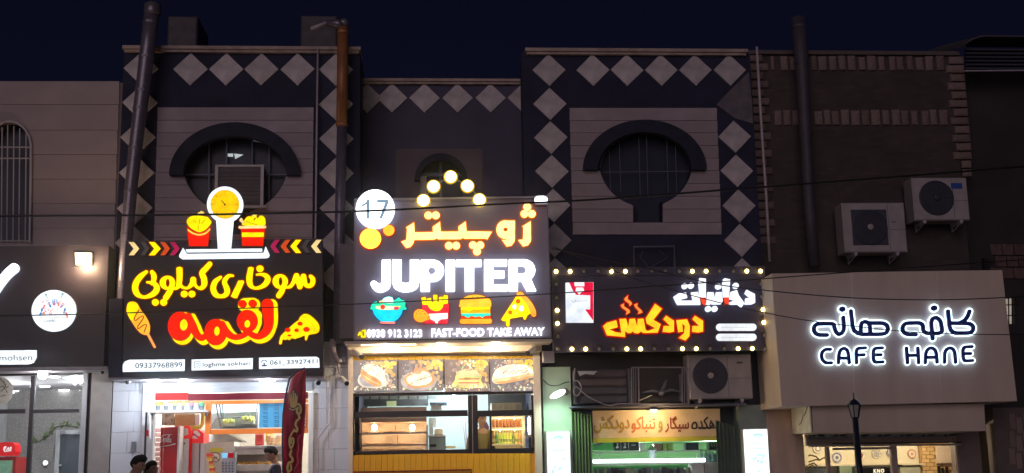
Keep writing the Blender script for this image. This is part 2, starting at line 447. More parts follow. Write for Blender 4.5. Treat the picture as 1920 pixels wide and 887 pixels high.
# ================================================================ buildings
def wall_piece(name, parent, x0, y0, x1, y1, Y, dep, m, holes=(), x0w=None):
    X0, X1, Z0, Z1 = rect(x0, y0, x1, y1, Y)
    if y1 > 887: Z0 = .1
    lp = [[(X0, Z0), (X1, Z0), (X1, Z1), (X0, Z1)]] + [[(U(a, b, Y)[0], U(a, b, Y)[2]) for a, b in h] for h in holes]
    return MB().loops(lp, Y, dep, px=False).build(name, m, parent)
def ell_pts(cx, cy, rx, ry, a0, a1, n=28): return [(cx+rx*math.cos(math.radians(a0+(a1-a0)*i/n)), cy-ry*math.sin(math.radians(a0+(a1-a0)*i/n))) for i in range(n+1)]
def holefn(cx, cyo, rxo, ryo, ci, cyi, rxi, ryi, sx, shw, ybot):
    def f(y):
        if y < cyo-ryo: return None
        if y <= cyo:
            h = rxo*math.sqrt(max(0, 1-((cyo-y)/ryo)**2)); return cx-h, cx+h
        t = 1-((y-cyi)/ryi)**2; h = rxi*math.sqrt(t) if t > 0 else 0
        if y < ybot: h = max(h, 0); l, r = ci-h, ci+h; l = min(l, sx-shw); r = max(r, sx+shw); return l, r
        return None
    return f
def slabs(parent, x0f, x1f, ys, hf, Y, m, name='stone_slab', gap=.9):
    """horizontal courses between pixel rows ys, cut round the window opening"""
    for a, b in zip(ys[:-1], ys[1:]):
        a2, b2 = a+gap/2, b-gap/2; n = 9
        rows = [a2+(b2-a2)*i/n for i in range(n+1)]; hs = [hf(y) for y in rows]
        L, Rr = x0f(a), x1f(a)
        mid = [(y, h) for y, h in zip(rows, hs) if h is not None]
        polys = []
        if not mid: polys = [[(L, a2), (Rr, a2), (Rr, b2), (L, b2)]]
        elif hs[0] is None:   # opening starts inside this course
            y0, h0 = mid[0]
            edge = [(h[1], y) for y, h in mid][::-1]; le = [(h[0], y) for y, h in mid]
            polys = [[(L, a2), (Rr, a2), (Rr, b2)]+edge+le+[(L, b2)]]
        elif hs[-1] is None:
            edge = [(h[0], y) for y, h in mid]; re_ = [(h[1], y) for y, h in mid][::-1]
            polys = [[(L, a2)]+edge+re_+[(Rr, a2), (Rr, b2), (L, b2)]]
        else:
            polys = [[(L, a2)]+[(h[0], y) for y, h in mid]+[(L, b2)], [(Rr, a2), (Rr, b2)]+[(h[1], y) for y, h in mid][::-1]]
        for p in polys: MB().loops([p], Y, .03).build(name, m, parent)
diamond_me = None
def diamond(parent, px, py, Y, hw=32.5, hh=32.0, m=None):
    global diamond_me
    c = U(px, py, Y)
    if diamond_me is None:
        sx = 33*20/2250; v = []
        for s_, y in ((1, .03), (1, .006), (.965, 0)):
            v += [(-sx*s_, y, 0), (0, y, -sx*s_), (sx*s_, y, 0), (0, y, sx*s_)]
        f = [(8, 9, 10, 11)]
        for k in (0, 4):
            for i in range(4): j = (i+1) % 4; f.append((k+i, k+j, k+4+j, k+4+i))
        diamond_me = bpy.data.meshes.new('diamond_tile'); diamond_me.from_pydata(v, [], f); diamond_me.materials.append(M_tile)
    o = link('diamond_tile', diamond_me, c, parent); s_ = hw/32.5; o.scale = (s_, 1, hh/32.0*1.0); o.rotation_euler = (random.uniform(-.012, .012), random.uniform(-.014, .014), random.uniform(-.02, .02)); return o
def cornice(parent, x0, y0, x1, y1, Y, m=M_corn, proud=.09, ret=0):
    X0, X1, Z0, Z1 = rect(x0, y0, x1, y1, Y-proud); h = Z1-Z0
    b = MB(); b.box(X0, X1, Y-proud, Y+.5, Z0+h*.45, Z1); b.box(X0+.03, X1-.03, Y-proud*.6, Y+.45, Z0, Z0+h*.45-.002)
    return b.build('cornice', m, parent)
# ---- 1: pale building at the far left
B1 = thing('shop_building', (U(60, 880, .15)[0], .15, 0), 'pale stone building at the far left with arched barred window above black shop sign', 'building')
arch1 = [(-22, 455), (58, 455)]+ell_pts(18, 275, 41, 47, 0, 180, 16)
arch1 = [(-22, 455), (56, 455), (58, 275)]+ell_pts(18, 275, 40, 47, 4, 176, 16)+[(-22, 275)]
wall_piece('wall', B1, -260, 154, 219, 702, .17, .3, mat('joint_mortar', (.17, .135, .14), .8), [arch1])
ys = [152, 196, 244, 290, 336, 382, 428, 474, 520]
for a, b in zip(ys[:-1], ys[1:]):
    def ex(y): return 223.5-(y-152)*.036
    def hf1(y):
        if y < 228 or y > 455: return None
        if y < 275: h = 41*math.sqrt(1-((275-y)/47)**2); return 18-h, 18+h
        return -23, 59
    slabs(B1, lambda y: -260, ex, [a, b], hf1, .15, M_cream, gap=.8)
wn = MB().loops([[( -30, 460), (66, 460), (66, 220), (-30, 220)]], .42, .02).build('window', M_glass_d, B1)
for x in (-8, 4, 14.5, 26, 37, 49): MB().tube([U(x, 234+abs(x-18)*.35, .12), U(x-.008*200, 455, .12)], .011, 6).build('window_bar', M_grille, wn)
for y in (276, 297, 452): MB().tube([U(-20, y, .115), U(58, y, .115)], .012, 6).build('window_bar', M_grille, wn)
MB().tube([U(x, y, .11) for x, y in [(56, 455), (57.5, 330), (58, 275)]+ell_pts(18, 275, 40, 47, 4, 176, 16)], .022, 6).build('window_frame', M_grille, wn)
# ---- 2: Loghme building
B2 = thing('shop_building', (U(440, 880, 0)[0], 0, 0), 'dark building with pale diamond tiles and arched window above the fried-chicken shop sign', 'building')
hole2 = [(412, 398)]+[(441-97*math.cos(math.radians(a)), 312+84*math.sin(math.radians(a))) for a in (72, 50, 30, 12)]+[(326, 328)]+ell_pts(440, 329, 117, 92, 176, 4, 20)+[(557, 328)]+[(441+97*math.cos(math.radians(a)), 312+84*math.sin(math.radians(a))) for a in (12, 30, 50, 72)]+[(470, 398), (468, 440), (412, 440)]
wall_piece('wall', B2, 220, 96, 674, 716, .02, .35, M_dark, [hole2])
MB().box(UX(676, 120, .37)-.02, UX(676, 120, .37), .37, 9, 0.1, UZ(676, 97, .37)).build('side_wall', M_dark, B2)
cornice(B2, 229, 86, 676, 96.5, 0)
for x in (357, 424, 490, 558): diamond(B2, x, 129.5, -.012)
for x, y in ((264, 127.5), (262, 192), (258.5, 257), (256, 323.5), (252.5, 390), (249, 455)): diamond(B2, x, y, -.012)
for x, y in ((630, 130), (630, 195), (630.5, 260), (631, 325), (631.5, 390), (632, 455), (632, 520)): diamond(B2, x, y, -.012)
hf2 = holefn(440, 329, 123.5, 99.5, 441, 305, 99, 95, 441, 28, 440)
slabs(B2, lambda y: 295.4-(y-201)*.03, lambda y: 587.8-(y-201)*.011, [201, 225.5, 249, 274, 298, 323, 347, 371, 396, 420, 445, 470], hf2, -.012, M_slab)
def eyebrow(parent, cx, cy, rx, ry, irx, iry, Y=-.13):
    lp = ell_pts(cx, cy, rx, ry, 180, 0, 30)+ell_pts(cx, cy, irx, iry, 0, 180, 26)
    return MB().loops([lp], Y, -Y+.02).build('arched_canopy', M_canopy, parent)
eyebrow(B2, 440, 328, 123, 99, 97, 74)
w2 = MB().loops([[(318, 222), (566, 222), (566, 445), (318, 445)]], .30, .02).build('window', M_glass_d, B2)
for x in (392, 425, 473, 505): MB().tube([U(x, 250, .2), U(x, 400, .2)], .018, 6).build('window_bar', M_grille_d, w2)
MB().tube([U(345, 328, .2), U(540, 328, .2)], .02, 6).build('window_bar', M_grille_d, w2)
# pale reflections in this window put into glowing strips before the glass
M_refl = mat('reflection_strip', (.3, .33, .33), .5, emit=(.55, .62, .62), es=.75, vary=0)
MB().loops([[(424, 288), (437, 288), (437, 294), (424, 293)]], .27, .01).build('pane_reflection', M_refl, w2)
MB().loops([[(439, 288), (456, 290), (441, 298)]], .27, .01).build('pane_reflection', M_refl, w2)
MB().loops([[(475, 249), (498, 254), (519, 267), (512, 273), (475, 264)]], .27, .01).build('curtain_reflection', mat('grey_reflection', (.2, .22, .22), .8, emit=(.16, .18, .18), es=.49, vary=0), w2)
# ---- 3: recessed middle building
Y3 = 1.2
B3 = thing('shop_building', (U(830, 880, Y3)[0], Y3, 0), 'lower recessed dark building in the middle, behind the tall burger shop sign', 'building')
arch3 = [(786, 400), (868, 400), (868, 338)]+ell_pts(827, 338, 41, 40, 5, 175, 16)+[(786, 338)]
wall_piece('wall', B3, 640, 155, 1002, 700, Y3+.02, .3, M_b3, [arch3])
cornice(B3, 660, 147, 996, 156, Y3)
for x in (688, 735, 796, 858, 920, 980): diamond(B3, x, 183.5, Y3-.012, 31.2, 30.8)
MB().loops([[(742, 279), (905, 279), (903, 440), (742, 440)], arch3[::-1]], Y3-.02, .03).build('window_surround', M_b3p, B3)
MB().loops([ell_pts(827, 338, 50, 51, 180, 0, 20)+ell_pts(827, 338, 40, 38, 0, 180, 20)], Y3-.16, .15).build('arched_canopy', M_canopy, B3)
w3 = MB().loops([[(780, 290), (875, 290), (875, 405), (780, 405)]], Y3+.25, .02).build('window', M_glass_d, B3)
MB().pbox(784, 324, 870, 330, Y3+.1, .05).build('window_bar', M_grille_d, w3)
MB().pbox(786, 330, 800, 398, Y3+.1, .05).build('window_frame', M_grille, w3)
MB().pbox(824, 298, 829, 398, Y3+.12, .04).build('window_bar', M_grille_d, w3)
# ---- 4: twin of building 2
B4 = thing('shop_building', (U(1210, 880, 0)[0], 0, 0), 'dark building with pale diamond tiles and barred arched window above the bulb-framed tobacco shop sign', 'building')
hole4 = [(1189, 376)]+[(1211-88*math.cos(math.radians(a)), 300+86*math.sin(math.radians(a))) for a in (60, 40, 25, 15)]+[(1104, 318)]+ell_pts(1209, 319, 111, 90, 176, 4, 20)+[(1314, 318)]+[(1211+88*math.cos(math.radians(a)), 300+86*math.sin(math.radians(a))) for a in (15, 25, 40, 60)]+[(1241, 376), (1242, 416), (1188, 416)]
wall_piece('wall', B4, 984, 100, 1422, 664, .02, .35, M_dark, [hole4])
MB().box(UX(985, 120, .37)-.0, UX(985, 120, .37)+.02, .37, 9, .1, UZ(985, 101, .37)).build('side_wall', M_dark, B4)
cornice(B4, 985, 90.5, 1403, 101, 0)
for x in (1112, 1176, 1240, 1304): diamond(B4, x, 131, -.012)
for x, y in ((1029.5, 131), (1031.3, 194.5), (1033, 257.5), (1035, 321), (1038, 385), (1040, 450), (1042, 515)): diamond(B4, x, y, -.012)
for x, y in ((1368.7, 131), (1377.7, 256), (1381.8, 320), (1386, 385.6), (1389.3, 450.5), (1393, 515)): diamond(B4, x, y, -.012)
MB().loops([[(1343, 196), (1371, 167), (1404, 135), (1410, 190), (1412, 232), (1378, 222)]], -.004, .02).build('bare_mortar_patch', mat('bare_mortar', (.115, .10, .115), .9, vary=.25, nscale=6, bump=.5), B4)
hf4 = holefn(1209, 319, 116.5, 95, 1211, 300, 88.5, 88, 1215, 28, 417)
slabs(B4, lambda y: 1068.2+(y-202)*.028, lambda y: 1344.2+(y-202)*.04, [202, 226, 249, 273, 296.5, 320, 344, 368, 392, 417, 440], hf4, -.012, M_slab)
eyebrow(B4, 1209, 318, 115, 94, 88, 71)
w4 = MB().loops([[(1090, 215), (1330, 215), (1330, 425), (1090, 425)]], .30, .02).build('window', M_glass_d, B4)
for x in (1141.6, 1161, 1197.5, 1212, 1250, 1266): MB().tube([U(x, 252+abs(x-1211)*.25, .12), U(x+3, 372-abs(x-1214)*.2, .12)], .007, 6).build('window_bar', M_grille_d, w4)
MB().tube([U(1128, 323, .12), U(1296, 321, .12)], .008, 6).build('window_bar', M_grille_d, w4)
MB().tube([U(x, y, .1) for x, y in ell_pts(1211, 318, 86, 69, 178, 2, 24)], .014, 6).build('window_frame', M_grille_d, w4)
# ---- 5: brown brick building above the cafe
Y5 = .3
B5 = thing('shop_building', (U(1640, 880, Y5)[0], Y5, 0), 'brown brick building with bands of buff stone blocks above the cafe', 'building')
wall_piece('wall', B5, 1412, 99, 1812, 790, Y5+.02, .35, M_brown)
cp = MB().pbox(1404, 95, 1800, 102, Y5-.05, .3).build('coping', mat('coping_dark', (.10, .075, .07), .8), B5)
qm = {}
def quoin(x0, y0, x1, y1, Yq=Y5-.02):
    key = random.randint(0, 4)
    X0, X1, Z0, Z1 = rect(x0, y0, x1, y1, Yq)
    if key not in qm:
        v = []; f = []; nx, nz = 3, 3; rr = random.Random(key)
        b = MB(); o = [(-.5, .06, -.5), (.5, .06, -.5), (.5, .06, .5), (-.5, .06, .5)]
        q = [(x*rr.uniform(.84, .94), rr.uniform(-.014, .01), z*rr.uniform(.86, .95)) for x, _, z in o]
        c = (rr.uniform(-.1, .1), -.022, rr.uniform(-.1, .1))
        b.add(o+[(x, .03, z) for x, _, z in o]+q+[c], [(0, 1, 5, 4), (1, 2, 6, 5), (2, 3, 7, 6), (3, 0, 4, 7), (4, 5, 9, 8), (5, 6, 10, 9), (6, 7, 11, 10), (7, 4, 8, 11), (8, 9, 12), (9, 10, 12), (10, 11, 12), (11, 8, 12)])
        me = bpy.data.meshes.new('quoin_stone'); me.from_pydata(b.v, [], b.f); me.materials.append(M_quoin); qm[key] = me
    o = link('quoin_stone', qm[key], ((X0+X1)/2, Yq, (Z0+Z1)/2), B5); o.scale = (X1-X0-.012, 1, Z1-Z0-.012)
zx = lambda x: 1320+x/2.217
zy = lambda y: 60+y/2.217
for a, b in ((277, 295), (318, 352), (357, 388), (445, 470), (475, 512), (520, 552), (558, 590), (597, 632), (642, 672), (678, 718), (725, 753), (770, 798), (800, 832), (843, 872), (880, 915), (920, 955), (965, 1000)):
    quoin(zx(a), zy(97+random.uniform(-4, 4)), zx(b), zy(161))
for a, b in ((292, 325), (330, 362), (367, 400), (458, 495), (498, 527), (530, 563), (570, 605), (612, 650), (655, 690), (695, 735), (740, 772), (782, 818), (820, 853), (862, 892), (905, 938), (940, 972), (978, 1015)):
    quoin(zx(a), zy(322+random.uniform(-6, 4)), zx(b), zy(389))
y = 100
k = 0
while y < 590:
    l = 1005+(y-100)*.085; wd = 74 if k % 2 else 60
    if y < 520: quoin(zx(l+(74-wd)), zy(y), zx(l+78), zy(y+34))
    else: quoin(zx(l+30), zy(y), zx(l+72), zy(y+34))
    y += 36; k += 1
y = 92; k = 0
while y < 880:
    l = 190+(y-92)*.045; quoin(zx(l), zy(y), zx(l+(78 if k % 2 else 56)), zy(y+33)); y += 36; k += 1
MB().pbox(1437, 756, 1512, 1100, -.02, .3).build('stone_pillar', M_brownstone, B5)
MB().pbox(1806, 800, 1848, 1100, -.02, .3).build('stone_pillar', mat('dark_brown_stone', (.20, .15, .14), .7, vary=.12, nscale=4, bump=.4), B5)
# ---- 6: dark building at far right
B6 = thing('neighbour_building', (U(1900, 880, .6)[0], .6, 0), 'unlit dark building at the far right edge with corrugated roof sheet', 'building')
wall_piece('wall', B6, 1800, 130, 2150, 900, .7, .4, M_b6, [[(1885, 558), (1911, 556), (1912, 606), (1886, 608)]])
for i, (a, b) in enumerate(((458, 478), (480, 500), (502, 522))):
    for j in range(4): MB().pbox(1858+j*22+(i % 2)*9, a, 1878+j*22+(i % 2)*9, b, .66, .06, .005).build('brick', mat('dark_red_brick', (.11, .062, .058), .85, vary=.3, nscale=8, bump=.4), B6)
wl = MB().loops([[(1884, 556), (1912, 554), (1913, 608), (1885, 610)]], .95, .02).build('window', mat('lit_tile_wall', (.4, .38, .34), .5, emit=(.50, .42, .34), es=.55, vary=.3, nscale=8), B6)
for x in (1891, 1897.5, 1904.5): MB().tube([U(x, 556, .72), U(x+.6, 608, .72)], .012, 6).build('window_bar', M_black, wl)
for y in (572, 592): MB().tube([U(1885, y, .73), U(1912, y-1, .73)], .01, 6).build('window_bar', M_black, wl)
b = MB()
pts = []
Xa, Xb = UX(1797, 90, .2), UX(2050, 90, .2); n = 46
za = UZ(1797, 92, .2); zt = UZ(1850, 72, .2)
v = []
for i in range(n*2+1):
    x = Xa+(Xb-Xa)*i/(n*2); zf = za+(zt-za)*min(1, (x-Xa)/.35)**.5+(.02 if i % 2 else 0); v += [(x, -.05, zf-.05), (x, 1.6, zf+.35), (x, -.05, zf-.065), (x, 1.6, zf+.335)]
f = []
for i in range(n*2): a = i*4; f += [(a, a+4, a+5, a+1), (a+2, a+3, a+7, a+6), (a, a+2, a+6, a+4)]
obj('corrugated_roof', v, f, mat('roof_sheet', (.12, .11, .125), .5, metal=.2, vary=.2), B6)
for i in range(6): MB().pbox(1812, 92+i*7, 2100, 95+i*7, .15, .1).build('eaves_slat', mat('eaves_dark', (.035, .032, .045), .7), B6)
MB().tube([U(1808, 133, .1), U(2060, 131, .1)], .014, 6).build('roof_edge_pipe', M_grille, B6)
MB().pbox(1876, 764, 1990, 1100, -.1, .3).build('lower_wall', mat('lower_wall_brown', (.12, .095, .09), .8, vary=.1), B6)
for i in range(4):
    for j in range(3): MB().pbox(1893+i*13, 775+j*33+(i % 2)*8, 1904+i*13, 805+j*33+(i % 2)*8, -.12, .03, .004).build('wall_tile', mat('brown_wall_tile', (.21, .155, .13), .6, vary=.2, nscale=5, bump=.3), B6)
# ================================================================ ducts and pipes
def duct(name, pts, r, m, label, cat, rings=(), ringm=None, n=16):
    t = thing(name, pts[-1], label, cat)
    MB().tube(pts, r, n).build('flue_pipe', m, t, smooth=True)
    P = [Vector(p) for p in pts]
    for q in rings:
        i = min(int(q), len(P)-2); fr = q-i; c = P[i].lerp(P[i+1], fr); d = (P[i+1]-P[i]).normalized()
        rr = r if not isinstance(r, (list, tuple)) else r[i]+(r[min(i+1, len(r)-1)]-r[i])*fr
        MB().tube([c-d*.02, c+d*.02], rr*1.07, n).build('flange', ringm or m, t)
    return t
D1 = duct('flue', [U(285, 24, -.35), U(277, 90, -.35), U(266, 180, -.35), U(256, 262, -.35), U(246, 350, -.38), U(238, 440, -.4), U(231, 530, -.4), U(226, 600, -.4), U(223, 640, -.4), U(229, 664, -.42)],
          [.13, .125, .12, .112, .105, .10, .095, .09, .085, .07], M_steel, 'tall silver metal flue leaning up the left diamond-tiled column', 'flue', (.3, 1.2, 1.9, 2.3, 3.2, 4.1, 5, 6, 7, 8))
MB().lathe([(.13, -.05), (.145, 0), (.145, .14), (.05, .2)], U(286, 24, -.35), 'z', 16).build('chimney_cap', M_steel, D1, smooth=True)
D2 = duct('flue', [U(643, 52, -.3), U(641, 238, -.3)], .095, M_rust, 'orange-brown painted flue with elbow top, right of the fried-chicken shop facade', 'flue', (.05, .98))
MB().tube([U(641, 238, -.3), U(637, 420, -.32), U(634, 640, -.34)], .085, 14).build('flue_pipe', mat('sooty_steel', (.17, .15, .21), .4, metal=.4, vary=.2, nscale=8), D2, smooth=True)
MB().tube([U(642, 50, -.3), U(632, 44, -.3), U(612, 44, -.3)], [.10, .08, .05], 12).build('elbow', M_steel, D2, smooth=True)
MB().tube([U(612, 43, -.3), U(583, 54, -.3)], [.03, .035], 10).build('outlet_pipe', M_grille, D2, smooth=True)
MB().ball(U(645, 44, -.3), .09, 10).build('cowl', M_steel, D2, smooth=True)
D3 = duct('flue', [U(1496, 34, -.1), U(1503, 120, -.1), U(1510, 250, -.1), U(1518, 400, -.1), U(1527, 500, -.1)], [.13, .12, .105, .10, .10],
          mat('dark_steel', (.062, .052, .07), .6, metal=.0, vary=.2), 'dark faint flue running up the brown brick wall above the cafe', 'flue', (.2, 1, 2, 3))
def pipe(name, pts, r, m, label, cat='pipe'): return reg(MB().tube(pts, r, 8).build(name, m, smooth=True), label, cat)
pipe('drain_pipe', [U(596, 90, -.1), U(594, 250, -.1), U(592, 420, -.1), U(591, 480, -.1)], .017, M_pipe, 'thin pale pipe down the facade right of the arched window with the air conditioner')
pipe('drain_pipe', [U(1419, 88, -.02), U(1424, 175, -.02), U(1430, 270, -.02), U(1437, 370, -.02), U(1443, 490, -.02)], .024, M_pipe, 'pale pipe running down the seam between tiled building and brown brick building')
for (x0, y0, x1, y1, lab) in ((314, 30, 370, 88, 'grey rooftop box behind the silver flue'), (564, 29, 632, 84, 'grey rooftop box behind the orange-brown flue')):
    t = MB(); X0, X1, Z0, Z1 = rect(x0, y0, x1, y1, 3.0); t.box(X0, X1, 3.0, 4.2, Z0-.3, Z1, .03)
    reg(t.build('rooftop_cooler', mat('roof_box', (.07, .06, .07), .7, vary=.25)), lab, 'air cooler')
# ================================================================ air conditioners
def ac_unit(x0, y0, x1, y1, Y, label, fan, side=.66, badge=None, light=False, square=False, group='outdoor air conditioner units'):
    X0, X1, Z0, Z1 = rect(x0, y0, x1, y1, Y); Wd, H = X1-X0, Z1-Z0
    t = thing('air_conditioner', ((X0+X1)/2, Y+.18, Z0), label, 'air conditioner', group)
    MB().box(X0, X1, Y, Y+.36, Z0, Z1, .02).build('casing', M_ac, t)
    fx, fz, fr = X0+Wd*fan[0], Z0+H*fan[1], H*fan[2]
    if square: MB().box(fx-fr, fx+fr, Y-.006, Y+.01, fz-fr, fz+fr, .004).build('fan_recess', M_acd, t)
    fo = MB().lathe([(fr, .01), (fr, -.012), (fr*.96, -.02)], (fx, Y-.001, fz), 'y', 32).build('fan_opening', M_acd, t)
    gb = MB()
    for q in (.3, .45, .6, .75, .9):
        pts = [(fx+fr*q*math.cos(a), Y-.035, fz+fr*q*math.sin(a)) for a in [2*math.pi*i/28 for i in range(29)]]; gb.tube(pts, .0035, 4, caps=False)
    for i in range(12): a = math.pi*i/6; gb.tube([(fx+fr*.15*math.cos(a), Y-.035, fz+fr*.15*math.sin(a)), (fx+fr*.95*math.cos(a), Y-.035, fz+fr*.95*math.sin(a))], .003, 4)
    gb.build('fan_guard', mat('guard_wire', (.06, .06, .09), .4, vary=0), t)
    hb = MB().lathe([(fr*.17, 0), (fr*.17, -.02), (fr*.1, -.03)], (fx, Y-.03, fz), 'y', 16).build('fan_hub', M_ac if light else M_acd, t)
    MB().box(X0+Wd*side, X0+Wd*side+.008, Y-.004, Y+.01, Z0+.03, Z1-.03).build('panel_seam', M_grille_d, t)
    MB().box(X0+Wd*side+.02, X1-.015, Y-.004, Y+.01, Z0+H*.45, Z0+H*.46).build('panel_seam', M_grille_d, t)
    for s_ in (.14, .8): MB().box(X0+Wd*s_, X0+Wd*s_+.05, Y-.03, Y+.38, Z0-.05, Z0-.001).build('foot', M_grille, t)
    for s_ in (.16, .82): MB().tube([(X0+Wd*s_, Y-.02, Z0-.06), (X0+Wd*s_, Y+.36, Z0-.06), (X0+Wd*s_, Y+.36, Z0-.14), (X0+Wd*s_, Y, Z0-.06)], .012, 5).build('wall_bracket', M_grille, t)
    return t, (X0, X1, Z0, Z1)
a1, r1 = ac_unit(1581, 380, 1699, 473, -.25, 'larger white air conditioner unit with square fan recess, on the brick wall above the cafe', (.42, .50, .36), .72, light=True, square=True)
MB().box(r1[0]+.86, r1[0]+.93, -.256, -.24, r1[2]+.52, r1[2]+.535).build('badge', M_acd, a1)
a2, r2 = ac_unit(1712, 333, 1816, 413, -.2, 'white air conditioner unit with blue badge, higher at the brick wall right edge', (.42, .52, .41), .72)
MB().box(r2[0]+.70, r2[0]+.90, -.206, -.19, r2[3]-.20, r2[3]-.10).build('badge', mat('blue_badge', (.02, .07, .30), .4, vary=0), a2)
a3, r3 = ac_unit(1291, 664, 1410, 748, -.35, 'white air conditioner unit with round fan hanging under the bulb-framed tobacco sign', (.34, .52, .40), .62, light=True)
MB().box(r3[0]+.82, r3[0]+.92, -.356, -.34, r3[3]-.16, r3[3]-.13).build('badge', M_acd, a3)
X0, X1, Z0, Z1 = rect(405, 309, 492, 386, -.12)
t = thing('air_conditioner', ((X0+X1)/2, 0, Z0), 'boxy window air conditioner sitting in the arched window above the fried-chicken sign', 'air conditioner', 'outdoor air conditioner units')
MB().box(X0, X1, -.1, .35, Z0, Z1).build('casing', mat('old_ac_casing', (.075, .055, .07), .6, vary=.2), t)
fr = MB()
fr.box(X0-.02, X0+.03, -.13, -.08, Z0, Z1); fr.box(X1-.03, X1+.02, -.13, -.08, Z0, Z1); fr.box(X0+.031, X1-.031, -.13, -.08, Z1-.035, Z1)
fr.box(X0-.05, X1+.08, -.16, -.1, Z0-.04, Z0-.003)
fr.build('front_frame', M_grille, t)
for i in range(9): MB().box(X0+.05, X1-.05, -.112, -.10, Z0+.05+i*.065, Z0+.065+i*.065).build('louvre', mat('louvre_dark', (.05, .04, .055), .6), t)
# ================================================================ sign materials (what gives off light)
def em(name, rgb, s, base=(.02, .02, .02)): return mat(name, base, .5, vary=0, emit=rgb, es=s, spec=0)
E_yel = em('lit_yellow_acrylic', (1.0, .82, .0), 1.25)
E_yside = em('amber_glow_edge', (.55, .07, .0), .8, (.1, .02, 0))
E_rim = em('red_glow_backing', (.36, .022, .0), .8, (.05, .01, .01))
E_red = em('lit_red_acrylic', (1.0, .012, .0), 1.0)
E_rside = em('red_edge', (.35, .01, .0), .8)
E_white = em('lit_white_acrylic', (.93, .97, 1.0), 4.0)
E_wside = em('white_edge', (.75, .85, 1.0), 1.3)
E_whitesoft = em('lit_white_panel', (.88, .95, 1.0), 1.15)
E_cream = em('lit_cream_acrylic', (1.0, .72, .30), .95)
E_mag = em('lit_magenta_acrylic', (.55, .015, .10), .7)
E_ored = em('lit_orange_red_acrylic', (.75, .08, .015), .8)
E_gold = em('lit_golden_acrylic', (1.0, .60, .0), 1.0)
E_orange = em('lit_orange_acrylic', (1.0, .62, .20), 2.3)
E_oside = em('orange_edge', (1.0, .22, .0), 1.1)
E_attr = mat('lit_printed_acrylic', (.2, .2, .2), .4, vary=0, emit=(1, 1, 1), es=1.0, attr=True, spec=0)
E_attrdim = mat('dim_lit_print', (.2, .2, .2), .4, vary=0, emit=(1, 1, 1), es=.62, attr=True, spec=0)
P_attr = mat('print_ink', (.2, .2, .2), .45, vary=.05, attr=True)
M_dim = mat('unlit_grey_acrylic', (.16, .14, .13), .4)
M_ink = mat('dark_teal_ink', (.03, .09, .12), .5, vary=0)
M_inkb = mat('blue_ink', (.04, .14, .30), .5, vary=0)
M_navy = mat('navy_letter_face', (.03, .05, .34), .3, vary=0)
def board(t, x0, y0, x1, y1, Y, dep, m=M_board, name='board', trim=None, px=None):
    X0, X1, Z0, Z1 = rect(x0, y0, x1, y1, Y)
    o = MB().box(X0, X1, Y, Y+dep, Z0, Z1).build(name, m, t)
    if trim:
        b = MB(); r = .022
        b.box(X0-r, X1+r, Y-.02, Y+dep+.01, Z1+.001, Z1+r); b.box(X0-r, X1+r, Y-.02, Y+dep+.01, Z0-r, Z0-.001)
        b.box(X0-r, X0-.001, Y-.02, Y+dep+.01, Z0, Z1); b.box(X1+.001, X1+r, Y-.02, Y+dep+.01, Z0, Z1)
        b.build('edge_trim', trim, t)
    return o
# ================================================================ sign 1 (far left, cut by the frame)
Ya = -.55
SA = thing('shop_sign', (UX(20, 600, Ya), Ya+.2, UZ(20, 690, Ya)), 'black shop sign at the far left with white round logo and white tab reading mohsen', 'sign')
board(SA, -260, 462, 199, 689, Ya, .5)
board(SA, -260, 690, 201, 697, Ya-.01, .5, M_grey, 'bottom_trim')
g = G((0, 480, 4.033)); g.stroke([(-130, 330), (-60, 290), (10, 190), (60, 130), (105, 92)], [40, 60, 66, 70, 72])
glyph('letter', g, Ya-.07, .06, (E_white, E_wside), SA)
g = G((0, 480, 4.033)); g.ell(408, 415, 170, 158)
lg = glyph('round_logo', g, Ya-.07, .06, (E_whitesoft, M_grey), SA)
blue, redd, tl = (.05, .25, .62), (.85, .25, .22), (.15, .35, .38)
rl = random.Random(4); it = []
for i in range(11):
    a = math.radians(200-i*22); x, y = 405+95*math.cos(a), 435-95*math.sin(a)*.9
    if y < 440: it.append(('stroke', ([(x, y), (x+rl.uniform(-14, 14), y+rl.uniform(12, 30))], 15), blue if i % 3 else redd))
for i in range(26):
    x, y = rl.uniform(330, 490), rl.uniform(340, 438)
    it.append(('stroke', ([(x, y), (x+rl.uniform(-16, 16), y+rl.uniform(-14, 14)), (x+rl.uniform(-20, 20), y+rl.uniform(-14, 14))], 6), redd if rl.random() < .6 else (.9, .5, .5)))
it += [('stroke', ([(360, 320), (345, 290)], 5), tl), ('ell', (347, 292, 8), tl), ('stroke', ([(460, 318), (472, 288)], 5), tl), ('ell', (474, 288, 8), tl),
       ('stroke', ([(400, 330), (400, 355)], 8), blue), ('stroke', ([(415, 325), (415, 352)], 8), blue), ('stroke', ([(430, 330), (430, 355)], 8), blue),
       ('stroke', ([(290, 470), (330, 462), (400, 468), (470, 462), (520, 470)], 4), (.6, .5, .35))]
printed('logo_print', (0, 480, 4.033), it, Ya-.072, E_attr, lg)
text('logo_lettering', 'ANARMIO', (80.5, 599.5, 604, 104, 599.5, 604), Ya-.073, M_ink, lg)
g = G((0, 480, 4.033)); g.poly([(-300, 716), (278, 712), (278, 770), (255, 808), (215, 820), (-300, 824)])
tb = glyph('tab_panel', g, Ya-.06, .05, (E_whitesoft, M_grey), SA)
text('lettering', 'mohsen', (-1, 665.5, 676.5, 60.5, 664.5, 676), Ya-.063, M_ink, tb)
